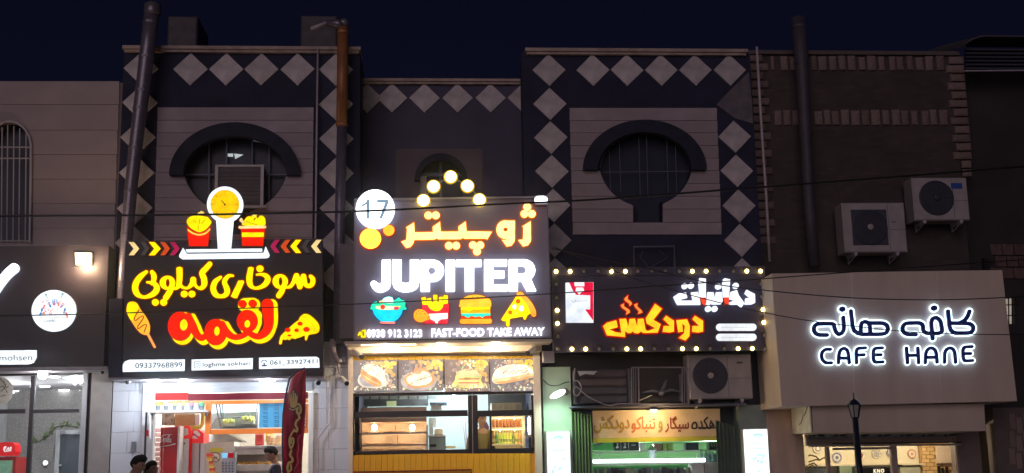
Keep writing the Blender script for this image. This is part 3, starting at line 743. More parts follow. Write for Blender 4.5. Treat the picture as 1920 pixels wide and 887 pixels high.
# ================================================================ sign 2 Loghme
Yb = -.85
SB = thing('shop_sign', (UX(418, 700, Yb), Yb+.25, UZ(418, 706, Yb)), 'black lit fried-chicken sign with yellow Persian lettering, a kitchen scale, fries and a corn dog', 'sign')
X0, X1, Z0, Z1 = rect(236, 452, 604, 706, Yb)
lp = [(233.5, 490), (236, 452), (604, 447), (606.5, 704), (230, 709)]
MB().loops([lp], Yb, .22).build('board', M_board, SB)
Yl = Yb-.07
MB().loops([[(203, 708), (607, 705), (607, 708.5), (204, 712)]], Yb-.02, .8).build('bottom_trim', M_grey, SB)
MB().loops([[(205, 560), (230, 560), (228, 709), (203, 709)]], Yb+.3, .4).build('side_return', M_dark, SB)
T3 = (240, 485, 8.872); T4 = (420, 480, 8.872)
LM = (E_yel, E_yside)
def yl(g): return glyph('letter', g, Yl, .055, LM, SB, rim=1.9, rimmat=E_rim, rimdep=.01, rimY=Yl+.03)
g = G(T3); g.stroke([(305, 220), (205, 300), (135, 400), (118, 500), (155, 590), (255, 640), (370, 615), (450, 560), (482, 490), (450, 425), (395, 400), (320, 393)], [55, 90, 100, 100, 90, 52, 75, 95, 98, 80, 55, 38]); g.stroke([(398, 415), (430, 350), (430, 280), (400, 225)], [60, 80, 86, 70])
yl(g)
g = G(T3); g.ell(657, 402, 131, 118); g.ell(661, 403, 33, 68, -1); g.stroke([(735, 460), (690, 560), (630, 650)], [80, 95, 95], False); g.stroke([(740, 505), (805, 490), (845, 430), (858, 300), (856, 185)], [30, 50, 85, 98, 100]); g.rect(806, 150, 905, 200)
g.stroke([(862, 420), (905, 475), (985, 490), (1045, 445), (1078, 390), (1085, 350)], [60, 50, 46, 70, 90, 98]); g.stroke([(1085, 350), (1110, 430), (1165, 485), (1225, 487), (1268, 430), (1265, 340), (1232, 240), (1290, 170), (1360, 90)], [96, 60, 48, 70, 95, 98, 95, 92, 84])
yl(g)
for c in ((935, 588), (1062, 588), (455, 727), (592, 727)): g = G(T3); g.ell(*c, 59, 56); yl(g)
g = G(T4); g.stroke([(-57, 354), (-150, 434), (-180, 544), (-140, 640), (-57, 672), (20, 650), (55, 590), (38, 520), (8, 450), (22, 390), (80, 330), (150, 330)], [50, 85, 95, 92, 60, 80, 92, 88, 80, 74, 55, 35]); yl(g)
g = G(T4); g.poly([(240, 410), (325, 408), (335, 440), (215, 702), (170, 700), (112, 672)]); yl(g)
g = G(T4); g.stroke([(445, 225), (422, 350), (432, 470), (500, 532), (600, 522), (690, 465), (730, 385), (690, 325), (610, 305), (545, 312)], [90, 100, 90, 50, 60, 85, 95, 75, 45, 34]); g.poly([(400, 195), (495, 195), (480, 300), (385, 300)]); yl(g)
g = G(T4); g.ell(598, 212, 60, 56); yl(g)
g = G(T4); g.ell(935, 424, 128, 122); g.ell(940, 424, 32, 72, -1); g.stroke([(1000, 480), (960, 590), (912, 660)], [80, 92, 92], False); g.stroke([(1020, 522), (1100, 510), (1155, 440), (1205, 330)], [30, 55, 70, 90]); g.stroke([(1205, 330), (1262, 510)], 88); g.stroke([(1262, 510), (1322, 340)], 88)
g.stroke([(1325, 340), (1350, 460), (1405, 500), (1465, 470), (1478, 390), (1440, 340)], [88, 80, 70, 80, 80, 60]); yl(g)
# the big red word with its yellow drop shape
T5 = (300, 550, 7.713)
def loghme(g, dx=0, dy=0, grow=0, holes=True):
    o = lambda pts: [(x+dx, y+dy) for x, y in pts]; q = grow
    g.ell(285+dx, 475+dy, 172+q, 208+q); g.stroke(o([(410, 330), (470, 470), (520, 580), (590, 645), (660, 610)]), [90+2*q, 110+2*q, 100+2*q, 82+2*q, 70+2*q]); g.ell(800+dx, 560+dy, 158+q, 188+q)
    g.stroke(o([(900, 440), (960, 560), (1060, 630), (1170, 620), (1265, 565)]), [80+2*q, 100+2*q, 80+2*q, 70+2*q, 70+2*q])
    g.ell(1260+dx, 400+dy, 150+q, 160+q); g.stroke(o([(1265, 540), (1330, 600), (1420, 622), (1520, 560), (1570, 430), (1552, 165)]), [70+2*q, 80+2*q, 82+2*q, 110+2*q, 135+2*q, 172+2*q])
    return g
def lholes(g, dx=0, dy=0, k=1.0):
    g.ell(340+dx, 455+dy, 62*k, 88*k, -1); g.ell(820+dx, 545+dy, 46*k, 72*k, -1); g.ell(1260+dx, 440+dy, 46*k, 60*k, -1); return g
g = loghme(G(T5), 62, 6); g = loghme(g, 40, 62); g.stroke([(1230, 170), (1340, 165)], 200, False); g.ell(1370, 165, 80, 88)
g.ell(1270+55, 330, 150, 120)
MB().loops(g.contours(2.2, .2), Yl+.045, .01).build('letter_backing', em('amber_back_glow', (.16, .05, .012), .8), SB)
ysh = glyph('letter_shadow', g, Yl+.01, .034, (em('lit_lemon_acrylic', (1.0, .78, .0), 1.15), E_yside), SB)
g = lholes(loghme(G(T5)));
glyph('letter', g, Yl-.05, .058, (E_red, E_rside), SB, rim=.45, rimmat=em('dark_red_line', (.25, .0, .0), .6), rimdep=.008, rimY=Yl-.03)
for c in ((1190, 150), (1337, 145)): g = G(T5); g.ell(*c, 60, 55); glyph('letter', g, Yl-.05, .058, (E_red, E_rside), SB)
# chevrons
TZ1, TZ2 = (230, 340, 5.545), (420, 340, 5.545)
def chev(T, x0, x1, y0, y1, m, lit, right=True):
    s_ = 1 if right else -1; a, tip = (x0, x1) if right else (x1, x0); w_ = abs(x1-x0)*.5; ym = (y0+y1)/2
    g = G(T); g.poly([(a, y0), (a+s_*w_, y0), (tip, ym), (a+s_*w_, y1), (a, y1), (a+s_*w_*.92, ym)])
    glyph('chevron', g, Yl+.03, .03, (m, E_yside if lit else M_board), SB, rim=1.3 if lit else .8, rimmat=E_rim if lit else M_black)
for i, (x0, x1, m, l) in enumerate(((62, 173, E_cream, 0), (188, 276, M_dim, 0), (272, 394, E_yel, 1), (390, 492, E_ored, 0), (490, 594, E_mag, 0))): chev(TZ1, x0, x1, 632, 769, m, l)
for i, (x0, x1, m, l) in enumerate(((482, 580, E_mag, 0), (588, 692, E_ored, 0), (690, 802, E_yel, 1), (808, 896, M_dim, 0), (905, 1014, E_cream, 0))): chev(TZ2, x0, x1, 608, 744, m, l, False)
# kitchen scale
SC = G(TZ1); SC.ell(1063, 240, 187, 187); SC.poly([(970, 380), (1152, 380), (1122, 705), (988, 705)])
so_ = glyph('scale_body', SC, Yl, .06, (E_whitesoft, E_wside), SB, rim=.9, rimmat=M_black, rimdep=.01)
g = G(TZ1); g.ell(1063, 240, 148); dl = glyph('scale_dial', g, Yl-.02, .015, (E_gold, M_black), SB, rim=.35, rimmat=M_black, rimdep=.004)
tk = [('stroke', ([(1063, 240), (1028, 200)], 9), (.1, .03, 0)), ('ell', (1063, 242, 10), (.1, .02, 0))]
for i in range(8):
    a = math.radians(90+45*i); tk.append(('stroke', ([(1063+105*math.cos(a), 240-105*math.sin(a)), (1063+135*math.cos(a), 240-135*math.sin(a))], 4), (.35, .15, 0)))
printed('dial_print', TZ1, tk, Yl-.022, E_attr, dl)
g = G((0, 0, 1)); g.poly([(348, 467.5), (491, 466), (491, 471), (350, 472.5)]); glyph('scale_plate', g, Yl, .05, (E_whitesoft, E_wside), SB, rim=.9, rimmat=M_black)
g = G((0, 0, 1)); g.poly([(343, 464.5), (350.5, 476), (494, 474), (498, 462), (505, 477), (504, 481.5), (499, 483.5), (341, 485.5), (336, 482), (336, 478)]); glyph('scale_tray', g, Yl, .05, (E_whitesoft, E_wside), SB, rim=.9, rimmat=M_black)
# icons: layered lit plates
def icon(name, T, layers, Y, parent, rim=1.2, rimmat=E_rim, m=E_attr, rimops=None):
    o = printed(name, T, layers, Y, m, parent, dz=.004, dep=.02)
    g = G(T)
    for it in layers:
        k, a, _ = it[0], it[1], it[2]
        if len(it) > 3: continue
        if k == 'poly': g.poly(a)
        elif k == 'blob': g.poly(a, smooth=True)
        elif k == 'ell': g.ell(*a)
        elif k == 'stroke': g.stroke(a[0], a[1])
        elif k == 'rect': g.rect(*a)
    r = MB(); r.loops(g.contours(rim, .15), Y+.021, .01); r.build('icon_backing', rimmat, o)
    return o
Yc, Rc, DR = (1, .86, 0), (1, .010, .0), (.35, .02, 0)
icon('fries_icon', TZ1, [('poly', [(668, 470), (692, 670), (882, 670), (912, 470), (850, 520), (790, 535), (720, 515)], Rc),
    ('blob', [(665, 412), (700, 370), (760, 355), (820, 360), (880, 370), (905, 395), (922, 425), (890, 475), (840, 515), (790, 528), (735, 505), (685, 465)], Yc),
    ('stroke', ([(680, 505), (730, 540), (795, 556), (860, 540), (905, 500)], 16), (1, .72, .1), 0), ('stroke', ([(790, 335), (835, 325)], 22), (1, .7, .1), 0), ('poly', [(785, 330), (820, 305), (838, 332)], (1, .7, .15), 0),
    ('stroke', ([(730, 400), (760, 430)], 4), (.6, .4, 0), 0), ('stroke', ([(800, 390), (795, 440)], 4), (.6, .4, 0), 0), ('stroke', ([(850, 400), (820, 440)], 4), (.6, .4, 0), 0), ('stroke', ([(785, 450), (785, 500)], 4), (.6, .4, 0), 0)], Yl, SB)
icon('chicken_bucket_icon', TZ2, [('poly', [(178, 490), (425, 490), (402, 668), (192, 668)], Rc), ('blob', [(195, 455), (215, 400), (250, 365), (300, 365), (330, 345), (345, 385), (380, 355), (420, 375), (430, 420), (405, 460)], Yc),
    ('stroke', ([(165, 478), (425, 474)], 28), (1, .72, .3)), ('rect', (186, 532, 414, 578), Yc, 0), ('stroke', ([(172, 405), (200, 425)], 24), (1, .72, .35)), ('ell', (180, 395, 14), (1, .72, .35), 0), ('stroke', ([(300, 360), (335, 345)], 18), (1, .75, .1), 0),
    ('stroke', ([(325, 380), (310, 400)], 8), DR, 0), ('stroke', ([(225, 415), (300, 440), (350, 450)], 4), (.6, .4, 0), 0)], Yl, SB)
TC = (225, 560, 8.45)
icon('corn_dog_icon', TC, [('blob', [(103, 170), (125, 75), (195, 45), (270, 75), (330, 180), (420, 300), (470, 420), (465, 540), (420, 575), (330, 550), (240, 450), (170, 340), (115, 240)], (1, .50, .04)),
    ('stroke', ([(435, 550), (548, 765)], 36), (1, .42, .10)), ('blob', [(103, 170), (125, 75), (195, 48), (265, 75), (295, 150), (250, 220), (230, 290), (175, 345), (120, 240)], (1, .86, 0), 0),
    ('stroke', ([(298, 185), (235, 285), (225, 330), (250, 345), (320, 290), (365, 275), (360, 320), (280, 440), (290, 475), (370, 420), (415, 410), (415, 440), (380, 530)], 14), (.50, .03, 0), 0)], Yl, SB)
TP = (510, 570, 9.336)
icon('pizza_icon', TP, [('blob', [(520, 200), (575, 172), (650, 190), (740, 260), (815, 350), (832, 440), (790, 508), (650, 540), (630, 570), (605, 632), (578, 625), (570, 552), (500, 580), (440, 598), (400, 612), (345, 602), (305, 632), (265, 618), (230, 630), (185, 622), (172, 690), (145, 708), (122, 690), (140, 600), (165, 545), (300, 420), (400, 330), (460, 285), (490, 230)], (1, .86, 0)),
    ('ell', (490, 345, 48, 34), Rc, 0), ('ell', (275, 455, 50, 38), Rc, 0), ('ell', (430, 460, 40, 31), Rc, 0), ('ell', (603, 445, 56, 44), Rc, 0), ('ell', (303, 550, 33, 16), Rc, 0),
    ('stroke', ([(510, 215), (600, 250), (690, 330), (740, 420), (740, 470)], 4), (.75, .5, 0), 0), ('ell', (570, 293, 10, 6), (.6, .55, 0), 0), ('ell', (385, 400, 10, 6), (.6, .55, 0), 0), ('ell', (210, 563, 10, 6), (.6, .55, 0), 0), ('ell', (780, 480, 18, 12), (.8, .6, 0), 0)], Yl, SB)
TT = (220, 655, 4.8)
for k, (pts, q, s_) in enumerate((([(48, 204), (48, 140), (70, 108), (110, 94), (608, 90), (605, 195)], (253.5, 680.5, 690.5, 342, 679, 689.5), '09337968899'),
        ([(668, 92), (1220, 78), (1217, 178), (668, 190)], (380, 680, 690, 469.5, 677.5, 687), 'loghme sokhari'),
        ([(1275, 75), (1790, 66), (1815, 80), (1820, 165), (1275, 177)], (506, 675.5, 685.5, 595.5, 673.5, 683), '061_33927411'))):
    g = G(TT); g.poly(pts); tb = glyph('tab_panel', g, Yl+.01, .05, (E_whitesoft, M_grey), SB); text_bold('lettering', s_, q, Yl+.008, M_ink, tb, lev=.12)
    if k == 1:
        g = G(TT); g.stroke([(695, 112), (745, 112), (745, 168), (695, 168), (695, 112)], 5, False); MB().loops(g.contours(), Yl+.008, 0).build('camera_symbol', M_ink, tb)
        g = G(TT); g.ell(720, 140, 17); g.ell(720, 140, 12, 12, -1); MB().loops(g.contours(), Yl+.008, 0).build('camera_symbol', M_ink, tb)
    if k == 2:
        g = G(TT); g.stroke([(1297, 118), (1305, 103), (1322, 97), (1340, 103), (1347, 118)], 8); g.ell(1322, 130, 9); g.stroke([(1305, 147), (1340, 147)], 14, False); MB().loops(g.contours(), Yl+.008, 0).build('phone_symbol', M_inkb, tb)
# ================================================================ sign 3 Jupiter
Yj = -1.0
SJ = thing('shop_sign', (UX(848, 636, Yj), Yj+.3, UZ(848, 636, Yj)), 'tall dark sign with white lit JUPITER letters, white 17 disc and four food icons', 'sign')
M_jb = mat('grey_signboard', (.36, .33, .42), .5, vary=.06, nscale=1.5)
board(SJ, 666, 377.5, 1028, 633, Yj, .75, M_jb, trim=M_grey)
MB().loops([[(664, 372.5), (1028, 367.5), (1028, 371), (664, 376)]], Yj-.02, .1).build('top_rail', M_grille, SJ)
MB().pbox(637, 457, 665, 634, Yj+.55, .5).build('side_panel', mat('side_panel_grey', (.17, .14, .15), .6, vary=.1), SJ)
Yk = Yj-.07
g = G((650, 340, 6.336)); g.ell(340, 328, 231)
dk = glyph('number_disc', g, Yk-.02, .09, (em('lit_disc', (.97, .98, 1.0), 2.6), E_wside), SJ)
g = G((650, 340, 6.336)); g.stroke([(185, 290), (240, 255), (262, 222)], [20, 26, 22], False); g.rect(237, 215, 270, 442); MB().loops(g.contours(), Yk-.03, .008).build('digit', em('blue_grey_print', (.20, .33, .46), .95), dk)
g = G((650, 340, 6.336)); g.poly([(360, 218), (498, 218), (498, 252), (420, 442), (386, 442), (458, 252), (360, 252)]); MB().loops(g.contours(), Yk-.03, .008).build('digit', em('blue_grey_print', (.20, .33, .46), .95), dk)
g = G((650, 340, 6.336)); g.ell(282, 680, 127, 123); glyph('ball', g, Yk, .05, (em('lit_amber_ball', (1, .62, .06), 2.0), E_rside), SJ, rim=2.0, rimmat=em('red_ring', (.75, .01, .0), .9), rimdep=.02)
g = G((650, 340, 6.336)); g.ell(500, 582, 68, 66); glyph('ball', g, Yk, .05, (em('lit_amber_ball_small', (1, .5, .03), 1.3), E_rside), SJ, rim=1.6, rimmat=em('red_ring', (.75, .01, .0), .9), rimdep=.02)
E_bulb = em('warm_globe', (1.0, .80, .35), 7.0)
for c in ((794, 376), (813, 349.5), (845, 331.5), (876.5, 348.5), (899, 374.5)):
    p = U(*c, Yk); lb = MB().ball(p, .092, 14).build('globe_lamp', E_bulb, SJ, smooth=True)
    MB().lathe([(.118, .015), (.118, .03)], (p[0], p[1], p[2]), 'y', 20).build('lamp_halo', em('lamp_halo_glow', (.9, .55, .0), .8), lb)  # yellow halo round each globe put into a glowing ring
MB().tube([U(x, y, Yk+.12) for x, y in ((794, 390), (800, 366), (815, 346), (845, 332), (874, 346), (893, 364), (900, 390))], .012, 6).build('lamp_arch', M_grille_d, SJ)
TJ = (740, 370, 6.857)
def jl(g): return glyph('letter', g, Yk, .065, (E_orange, E_oside), SJ, rim=2.1, rimmat=em('orange_back_glow', (.85, .17, .0), .9), rimdep=.01)
g = G(TJ); g.poly([(85, 570), (150, 545), (160, 400), (146, 388), (248, 325), (256, 452), (492, 447), (490, 378), (582, 315), (592, 442), (822, 440), (822, 375), (912, 310), (924, 437), (1252, 442), (1188, 543), (1165, 530), (900, 532), (876, 520), (850, 538), (560, 540), (538, 525), (515, 542), (252, 548), (238, 595), (200, 640), (148, 650)]); jl(g)
g = G(TJ); g.ell(1420, 415, 112, 118); g.rect(1420, 300, 1545, 540); g.ell(1425, 413, 30, 27, -1); g.poly([(1545, 520), (1540, 570), (1500, 622), (1440, 632), (1380, 548), (1450, 547), (1468, 525)]); jl(g)
g = G(TJ); g.poly([(1640, 376), (1748, 308), (1752, 560), (1715, 615), (1650, 632), (1588, 550), (1650, 542), (1656, 385)]); jl(g)
for c in (((432, 232), (528, 232)), ((697, 622), (790, 622)), ((1008, 615), (1100, 615), (1058, 697)), ((1705, 125), (1668, 213), (1763, 213))):
    g = G(TJ)
    for q in c: g.ell(*q, 50, 49)
    jl(g)
TU = (680, 470, 5.647)
def gj(*ops):
    g = G(TU)
    for o in ops: getattr(g, o[0])(*o[1:])
    return glyph('letter', g, Yk-.02, .09, (E_white, E_wside), SJ)
gj(('rect', 203, 97, 298, 340), ('stroke', [(251, 320), (243, 368), (192, 393), (150, 385), (118, 352)], [95, 95, 95, 84, 68]))
gj(('rect', 315, 95, 411, 330), ('rect', 501, 95, 598, 330), ('stroke', [(363, 320), (378, 368), (456, 391), (536, 368), (550, 320)], [96, 96, 95, 96, 96]))
gj(('rect', 616, 95, 711, 431), ('rect', 640, 95, 750, 328), ('ell', 745, 212, 116, 116), ('rect', 708, 172, 735, 250, -1), ('ell', 733, 211, 38, 39, -1))
gj(('rect', 880, 97, 976, 431))
gj(('rect', 988, 97, 1258, 168), ('rect', 1083, 110, 1179, 430))
gj(('rect', 1287, 92, 1382, 429), ('rect', 1300, 92, 1528, 163), ('rect', 1300, 213, 1502, 290), ('rect', 1300, 357, 1532, 429))
gj(('rect', 1549, 92, 1643, 429), ('rect', 1560, 92, 1712, 325), ('ell', 1710, 208, 117, 117), ('rect', 1640, 162, 1692, 244, -1), ('ell', 1690, 203, 41, 41, -1), ('poly', [(1672, 300), (1778, 290), (1838, 427), (1738, 429)]))
TI = (690, 540, 11.09); TK = (850, 540, 11.09)
E_ic = mat('lit_icon_acrylic', (.2, .2, .2), .4, vary=0, emit=(1, 1, 1), es=1.25, attr=True, spec=0)
icon('salad_bowl_icon', TI, [('poly', [(95, 455), (725, 455), (700, 540), (640, 630), (560, 690), (500, 705), (330, 705), (260, 690), (180, 620), (120, 540)], (0, .62, 1.0)),
    ('blob', [(68, 380), (100, 310), (150, 290), (175, 270), (210, 310), (290, 260), (330, 200), (420, 175), (510, 190), (540, 260), (600, 220), (650, 195), (690, 245), (750, 260), (780, 310), (770, 380), (760, 455), (105, 455)], (.02, .75, .42)),
    ('blob', [(290, 300), (300, 240), (350, 205), (420, 180), (500, 200), (520, 250), (530, 310), (430, 320)], (.85, 1, .9), 0), ('rect', (540, 600, 541, 601), (0, 0, 0), 0),
    ('rect', (160, 375, 680, 395), (.9, .85, .2), 0), ('ell', (390, 415, 230, 38), (1, .95, .55), 0), ('ell', (270, 290, 40, 30), (.95, .8, .2), 0), ('ell', (305, 395, 50, 52), (.95, .05, .02), 0), ('ell', (590, 420, 55, 34), (.85, .03, .10), 0),
    ('stroke', ([(270, 722), (545, 722)], 44), (1, .22, .14))], Yk, SJ, 1.2, em('blue_green_line', (.01, .05, .28), .7), E_ic)
icon('fries_icon', TI, [('poly', [(1125, 350), (1240, 350), (1300, 440), (1410, 470), (1540, 420), (1580, 340), (1690, 340), (1655, 735), (1180, 735), (1160, 600)], (.95, .02, .04)),
    ('poly', [(1105, 205), (1195, 180), (1240, 350), (1135, 350)], Yc), ('poly', [(1220, 220), (1310, 205), (1360, 440), (1290, 430), (1240, 350)], Yc), ('poly', [(1355, 145), (1440, 140), (1445, 475), (1370, 475)], Yc),
    ('poly', [(1480, 185), (1555, 180), (1530, 430), (1450, 470)], Yc), ('poly', [(1575, 150), (1662, 150), (1660, 325), (1570, 335), (1540, 400), (1545, 330)], Yc),
    ('blob', [(1240, 350), (1290, 300), (1420, 300), (1540, 300), (1560, 380), (1500, 460), (1410, 478), (1300, 440)], Yc, 0),
    ('stroke', ([(1345, 300), (1365, 460)], 5), (.5, .35, 0), 0), ('stroke', ([(1470, 300), (1450, 465)], 5), (.5, .35, 0), 0),
    ('poly', [(1260, 540), (1660, 520), (1655, 640), (1520, 650), (1460, 690), (1450, 735), (1405, 735), (1390, 690), (1300, 650)], (.92, .95, .95), 0),
    ('blob', [(950, 590), (965, 500), (1030, 445), (1110, 440), (1190, 480), (1260, 560), (1300, 600), (1280, 650), (1200, 680), (1120, 712), (1040, 705), (975, 660)], (1, .40, .02)),
    ('ell', (1055, 483, 11), DR, 0), ('ell', (1138, 488, 11), DR, 0), ('ell', (1010, 525, 11), DR, 0), ('ell', (1095, 532, 11), DR, 0), ('ell', (1175, 535, 11), DR, 0), ('stroke', ([(1262, 590), (1240, 640)], 12), DR, 0)], Yk, SJ, 1.2, em('red_line', (.42, .0, .02), .8), E_ic)
icon('burger_icon', TK, [('blob', [(135, 330), (140, 270), (190, 220), (290, 165), (400, 142), (520, 142), (640, 170), (740, 215), (785, 290), (785, 380), (700, 397), (160, 397)], (1, .52, .03)),
    ('stroke', ([(150, 240), (740, 212)], 12), (.45, .03, 0), 0), ('rect', (155, 402, 770, 530), (1, .45, .0)), ('poly', [(155, 402), (770, 398), (772, 445), (390, 455), (320, 495), (290, 460), (155, 455)], (1, .85, 0), 0),
    ('rect', (155, 590, 775, 635), (.95, .05, .0)), ('poly', [(168, 530), (775, 525), (775, 572), (650, 580), (600, 620), (550, 590), (450, 605), (400, 585), (360, 580), (320, 620), (250, 600), (230, 575), (168, 572)], (.02, .8, .55)),
    ('stroke', ([(180, 695), (755, 690)], 100), (1, .40, .02)), ('rect', (150, 632, 785, 641), (.45, .02, 0), 0), ('ell', (410, 190, 10), (.3, .1, 0), 0), ('ell', (500, 186, 10), (.3, .1, 0), 0)], Yk, SJ, 1.3, em('dark_red_line2', (.42, .015, .01), .8), E_ic)
icon('pizza_icon', TK, [('blob', [(1325, 175), (1320, 110), (1370, 75), (1430, 85), (1500, 160), (1580, 240), (1660, 350), (1715, 470), (1720, 560), (1690, 600), (1640, 590), (1600, 530), (1500, 380), (1400, 220)], (1, .42, .04)),
    ('poly', [(1300, 180), (1400, 185), (1520, 330), (1610, 520), (1540, 575), (1500, 660), (1470, 660), (1445, 590), (1180, 640), (1168, 790), (1140, 803), (1100, 790), (1090, 690), (1040, 690), (990, 660)], (1, .85, 0)),
    ('stroke', ([(1320, 176), (1510, 170)], 8), (.6, .05, 0), 0), ('ell', (1675, 553, 48, 42), (1, .36, .03), 0), ('ell', (1348, 275, 46, 48), (1, .12, .0), 0), ('ell', (1183, 507, 44, 43), (1, .12, .0), 0),
    ('ell', (1270, 390, 44, 52), (.95, .95, .8), 0), ('ell', (1415, 425, 52, 60), (.95, .95, .85), 0), ('ell', (1445, 335, 25, 18), (.75, .85, .1), 0), ('ell', (1305, 525, 25, 20), (.6, .85, .2), 0)], Yk, SJ, 1.2, em('dark_red_line2', (.42, .015, .01), .8), E_ic)
text_bold('lettering', '0938 912 3123', (687.5, 617.5, 632.5, 791.5, 617.5, 632), Yk+.0, em('lit_white_letters', (.95, .97, 1.0), 1.6), SJ, lev=.55, dep=.05)
text_bold('lettering', 'FAST-FOOD TAKE AWAY', (808.5, 615.8, 632, 1021, 613.5, 629), Yk+.0, em('lit_white_letters', (.95, .97, 1.0), 1.6), SJ, lev=.7, dep=.05)
g = G((660, 600, 4.923)); g.stroke([(95, 100), (120, 95), (122, 155), (90, 155), (100, 110)], 14, False); g.stroke([(60, 140), (75, 115), (85, 135), (95, 150)], 16); g.rect(95, 105, 112, 140, -1); glyph('phone_symbol', g, Yk, .05, (E_yel, E_yside), SJ)
fl = thing('flood_light', U(1014, 375, Yj), 'small bright white floodlight on the top right corner of the JUPITER sign', 'floodlight')
g = G((0, 0, 1)); g.poly([(1003, 372), (1007, 368), (1020, 367.5), (1026, 371), (1026, 379), (1003, 380)]); MB().loops(g.contours(), Yj-.12, .03).build('lens', em('flood_lens', (.9, .96, 1), 4.5), fl)
MB().pbox(1003, 380.6, 1027, 383, Yj-.1, .1).build('bracket', M_grille, fl); MB().pbox(1002, 367, 1027, 380, Yj-.088, .1).build('housing', M_grey, fl)
# soffit, lamps and frame under the Jupiter sign
z0 = UZ(848, 637, Yj)
X0, X1 = UX(652, 640, -.5), UX(1030, 640, -.5)
sf = MB(); sf.box(X0-.02, X1, Yj+.02, -.42, z0-.045, z0-.004); sf.box(X0, X1-.12, -.42, -.12, z0-.14, z0-.004); sf.build('soffit', M_soffit, SJ)
def puck(px, py, Y, par, col, e, r=.1, wd=1.0, z=None, energy=14, nm='downlight'):
    p = U(px, py, Y); zz = p[2] if z is None else z
    MB().lathe([(r*.98, -.012), (r, 0)], (p[0], p[1], zz), 'z', 20).build(nm, em('downlight_lens_%d' % int(col[2]*10), col, e), par)
    lamp('downlight_lamp', (p[0], p[1], zz-.03), energy, col, 'POINT', .06, par)
for x in (726, 826, 930): puck(x, 645, Yj+.28, SJ, (1, .78, .50), 9, .10, z=z0-.047, energy=38)
MB().box(UX(678, 640, -.75), UX(780, 640, -.75), -.86, -.80, z0-.06, z0-.046).build('strip_light', em('warm_strip', (1, .75, .42), 5), SJ)
# ================================================================ sign 4 smoke shop
Ys = -.62
SD = thing('shop_sign', (UX(1237, 660, Ys), Ys+.1, UZ(1237, 659, Ys)), 'black tobacco shop sign framed by round bulbs with white and orange Persian lettering', 'sign')
M_sb = mat('navy_signboard', (.060, .052, .105), .5, vary=.15, nscale=1.5)
MB().loops([[(1034, 502), (1434, 499), (1441, 656), (1038, 660)]], Ys, .12).build('board', M_sb, SD)
b = MB(); b.tube([U(1044, 516, Ys-.03), U(1424, 513, Ys-.03)], .009, 6); b.tube([U(1047, 660, Ys-.03), U(1437, 656, Ys-.03)], .011, 6); b.tube([U(1046, 520, Ys-.02), U(1048, 600, Ys-.02)], .006, 6); b.build('frame_rail', M_grille_d, SD)
TS = (1020, 480, 4.364)
E_b = em('warm_bulb', (1.0, .70, .22), 9.0); M_boff = mat('unlit_bulb', (.35, .34, .32), .25, vary=0)
bs = [(x, 128-(x-98)*.002, x in (98, 213, 552, 665, 1213, 1325, 1658, 1770)) for x in (98, 213, 328, 440, 552, 665, 768, 880, 990, 1102, 1213, 1325, 1436, 1548, 1658, 1770)]
bs += [(100, 235, 0), (103, 342, 0), (107, 446, 1), (110, 553, 1), (112, 660, 0)]
bs += [(x, 763-(x-115)*.003, x in (228, 340, 677, 790, 1132, 1245, 1587, 1703)) for x in (115, 228, 340, 452, 565, 677, 790, 903, 1017, 1132, 1245, 1360, 1473, 1587, 1703, 1810)]
bs += [(1775, 232, 0), (1783, 335, 0), (1790, 440, 1), (1797, 545, 1), (1803, 653, 0)]
hold = MB().lathe([(.044, 0), (.044, -.03), (.036, -.034)], (0, 0, 0), 'y', 14).build('x', mat('bulb_holder', (.06, .045, .03), .4, vary=0)); hme = hold.data; bpy.data.objects.remove(hold)
bl = []
for nm, m, r in (('bulb_on', E_b, .034), ('bulb_off', M_boff, .030)):
    o = MB().ball((0, -.045, 0), r, 10).build('x', m, smooth=True, origin=(0, 0, 0)); bl.append(o.data); bpy.data.objects.remove(o)
for x, y, lit in bs:
    p = U(TS[0]+x/TS[2], TS[1]+y/TS[2], Ys-.03); p = (p[0], Ys, p[2])
    h = link('bulb_holder', hme, p, SD); link('bulb', bl[0 if lit else 1], p, h)
Yt = Ys-.06
g = G(TS); g.poly([(175, 218), (405, 214), (405, 547), (180, 547)]); pk = glyph('cigarette_pack', g, Yt, .055, (em('lit_white_pack', (.86, .92, 1), .95), M_grey), SD)
printed('pack_print', TS, [('poly', [(205, 217), (403, 215), (403, 530), (335, 437), (378, 437), (378, 322), (262, 318), (230, 262)], (.80, .005, .05)), ('poly', [(248, 215), (330, 215), (330, 248), (250, 248)], (1, 1, 1)),
    ('poly', [(262, 258), (320, 258), (328, 285), (300, 302), (288, 318), (275, 300), (258, 290)], (1, 1, 1)), ('poly', [(230, 240), (262, 262), (256, 300), (290, 322), (240, 290), (215, 240)], (.8, .0, .05)),
    ('stroke', ([(228, 362), (232, 378), (250, 376), (256, 364), (262, 372), (272, 368), (280, 372), (290, 366), (300, 370), (310, 366)], 3), (.25, .2, .22)), ('stroke', ([(318, 370), (330, 366), (340, 368), (352, 360)], 3), (.25, .2, .22))], Yt-.002, E_attr, pk)
TD = (1255, 515, 11.294)
WM = (em('lit_white_letter', (.93, .97, 1.0), 1.2), E_wside)
def wl_(pts, m=WM, ells=()):
    g = G(TD)
    if pts: g.poly(pts)
    for q in ells: g.ell(*q)
    return glyph('letter', g, Yt, .055, m, SD)
wl_([(1640, 318), (1815, 410), (1820, 595), (1755, 625), (1605, 630), (1620, 500), (1715, 492), (1603, 395)])
wl_([(1310, 360), (1435, 325), (1475, 440), (1590, 600), (1530, 695), (1455, 628), (1268, 637), (1264, 592), (1330, 562), (1410, 550), (1280, 515)])
for q in (((1410, 235, 63),), ((1043, 252, 64, 58),), ((827, 722, 62), (963, 722, 62)), ((330, 240, 62), (462, 232, 62))): wl_(None, ells=q)
RM = (em('lit_ember_red', (1, .06, .02), 1.0), E_rside)
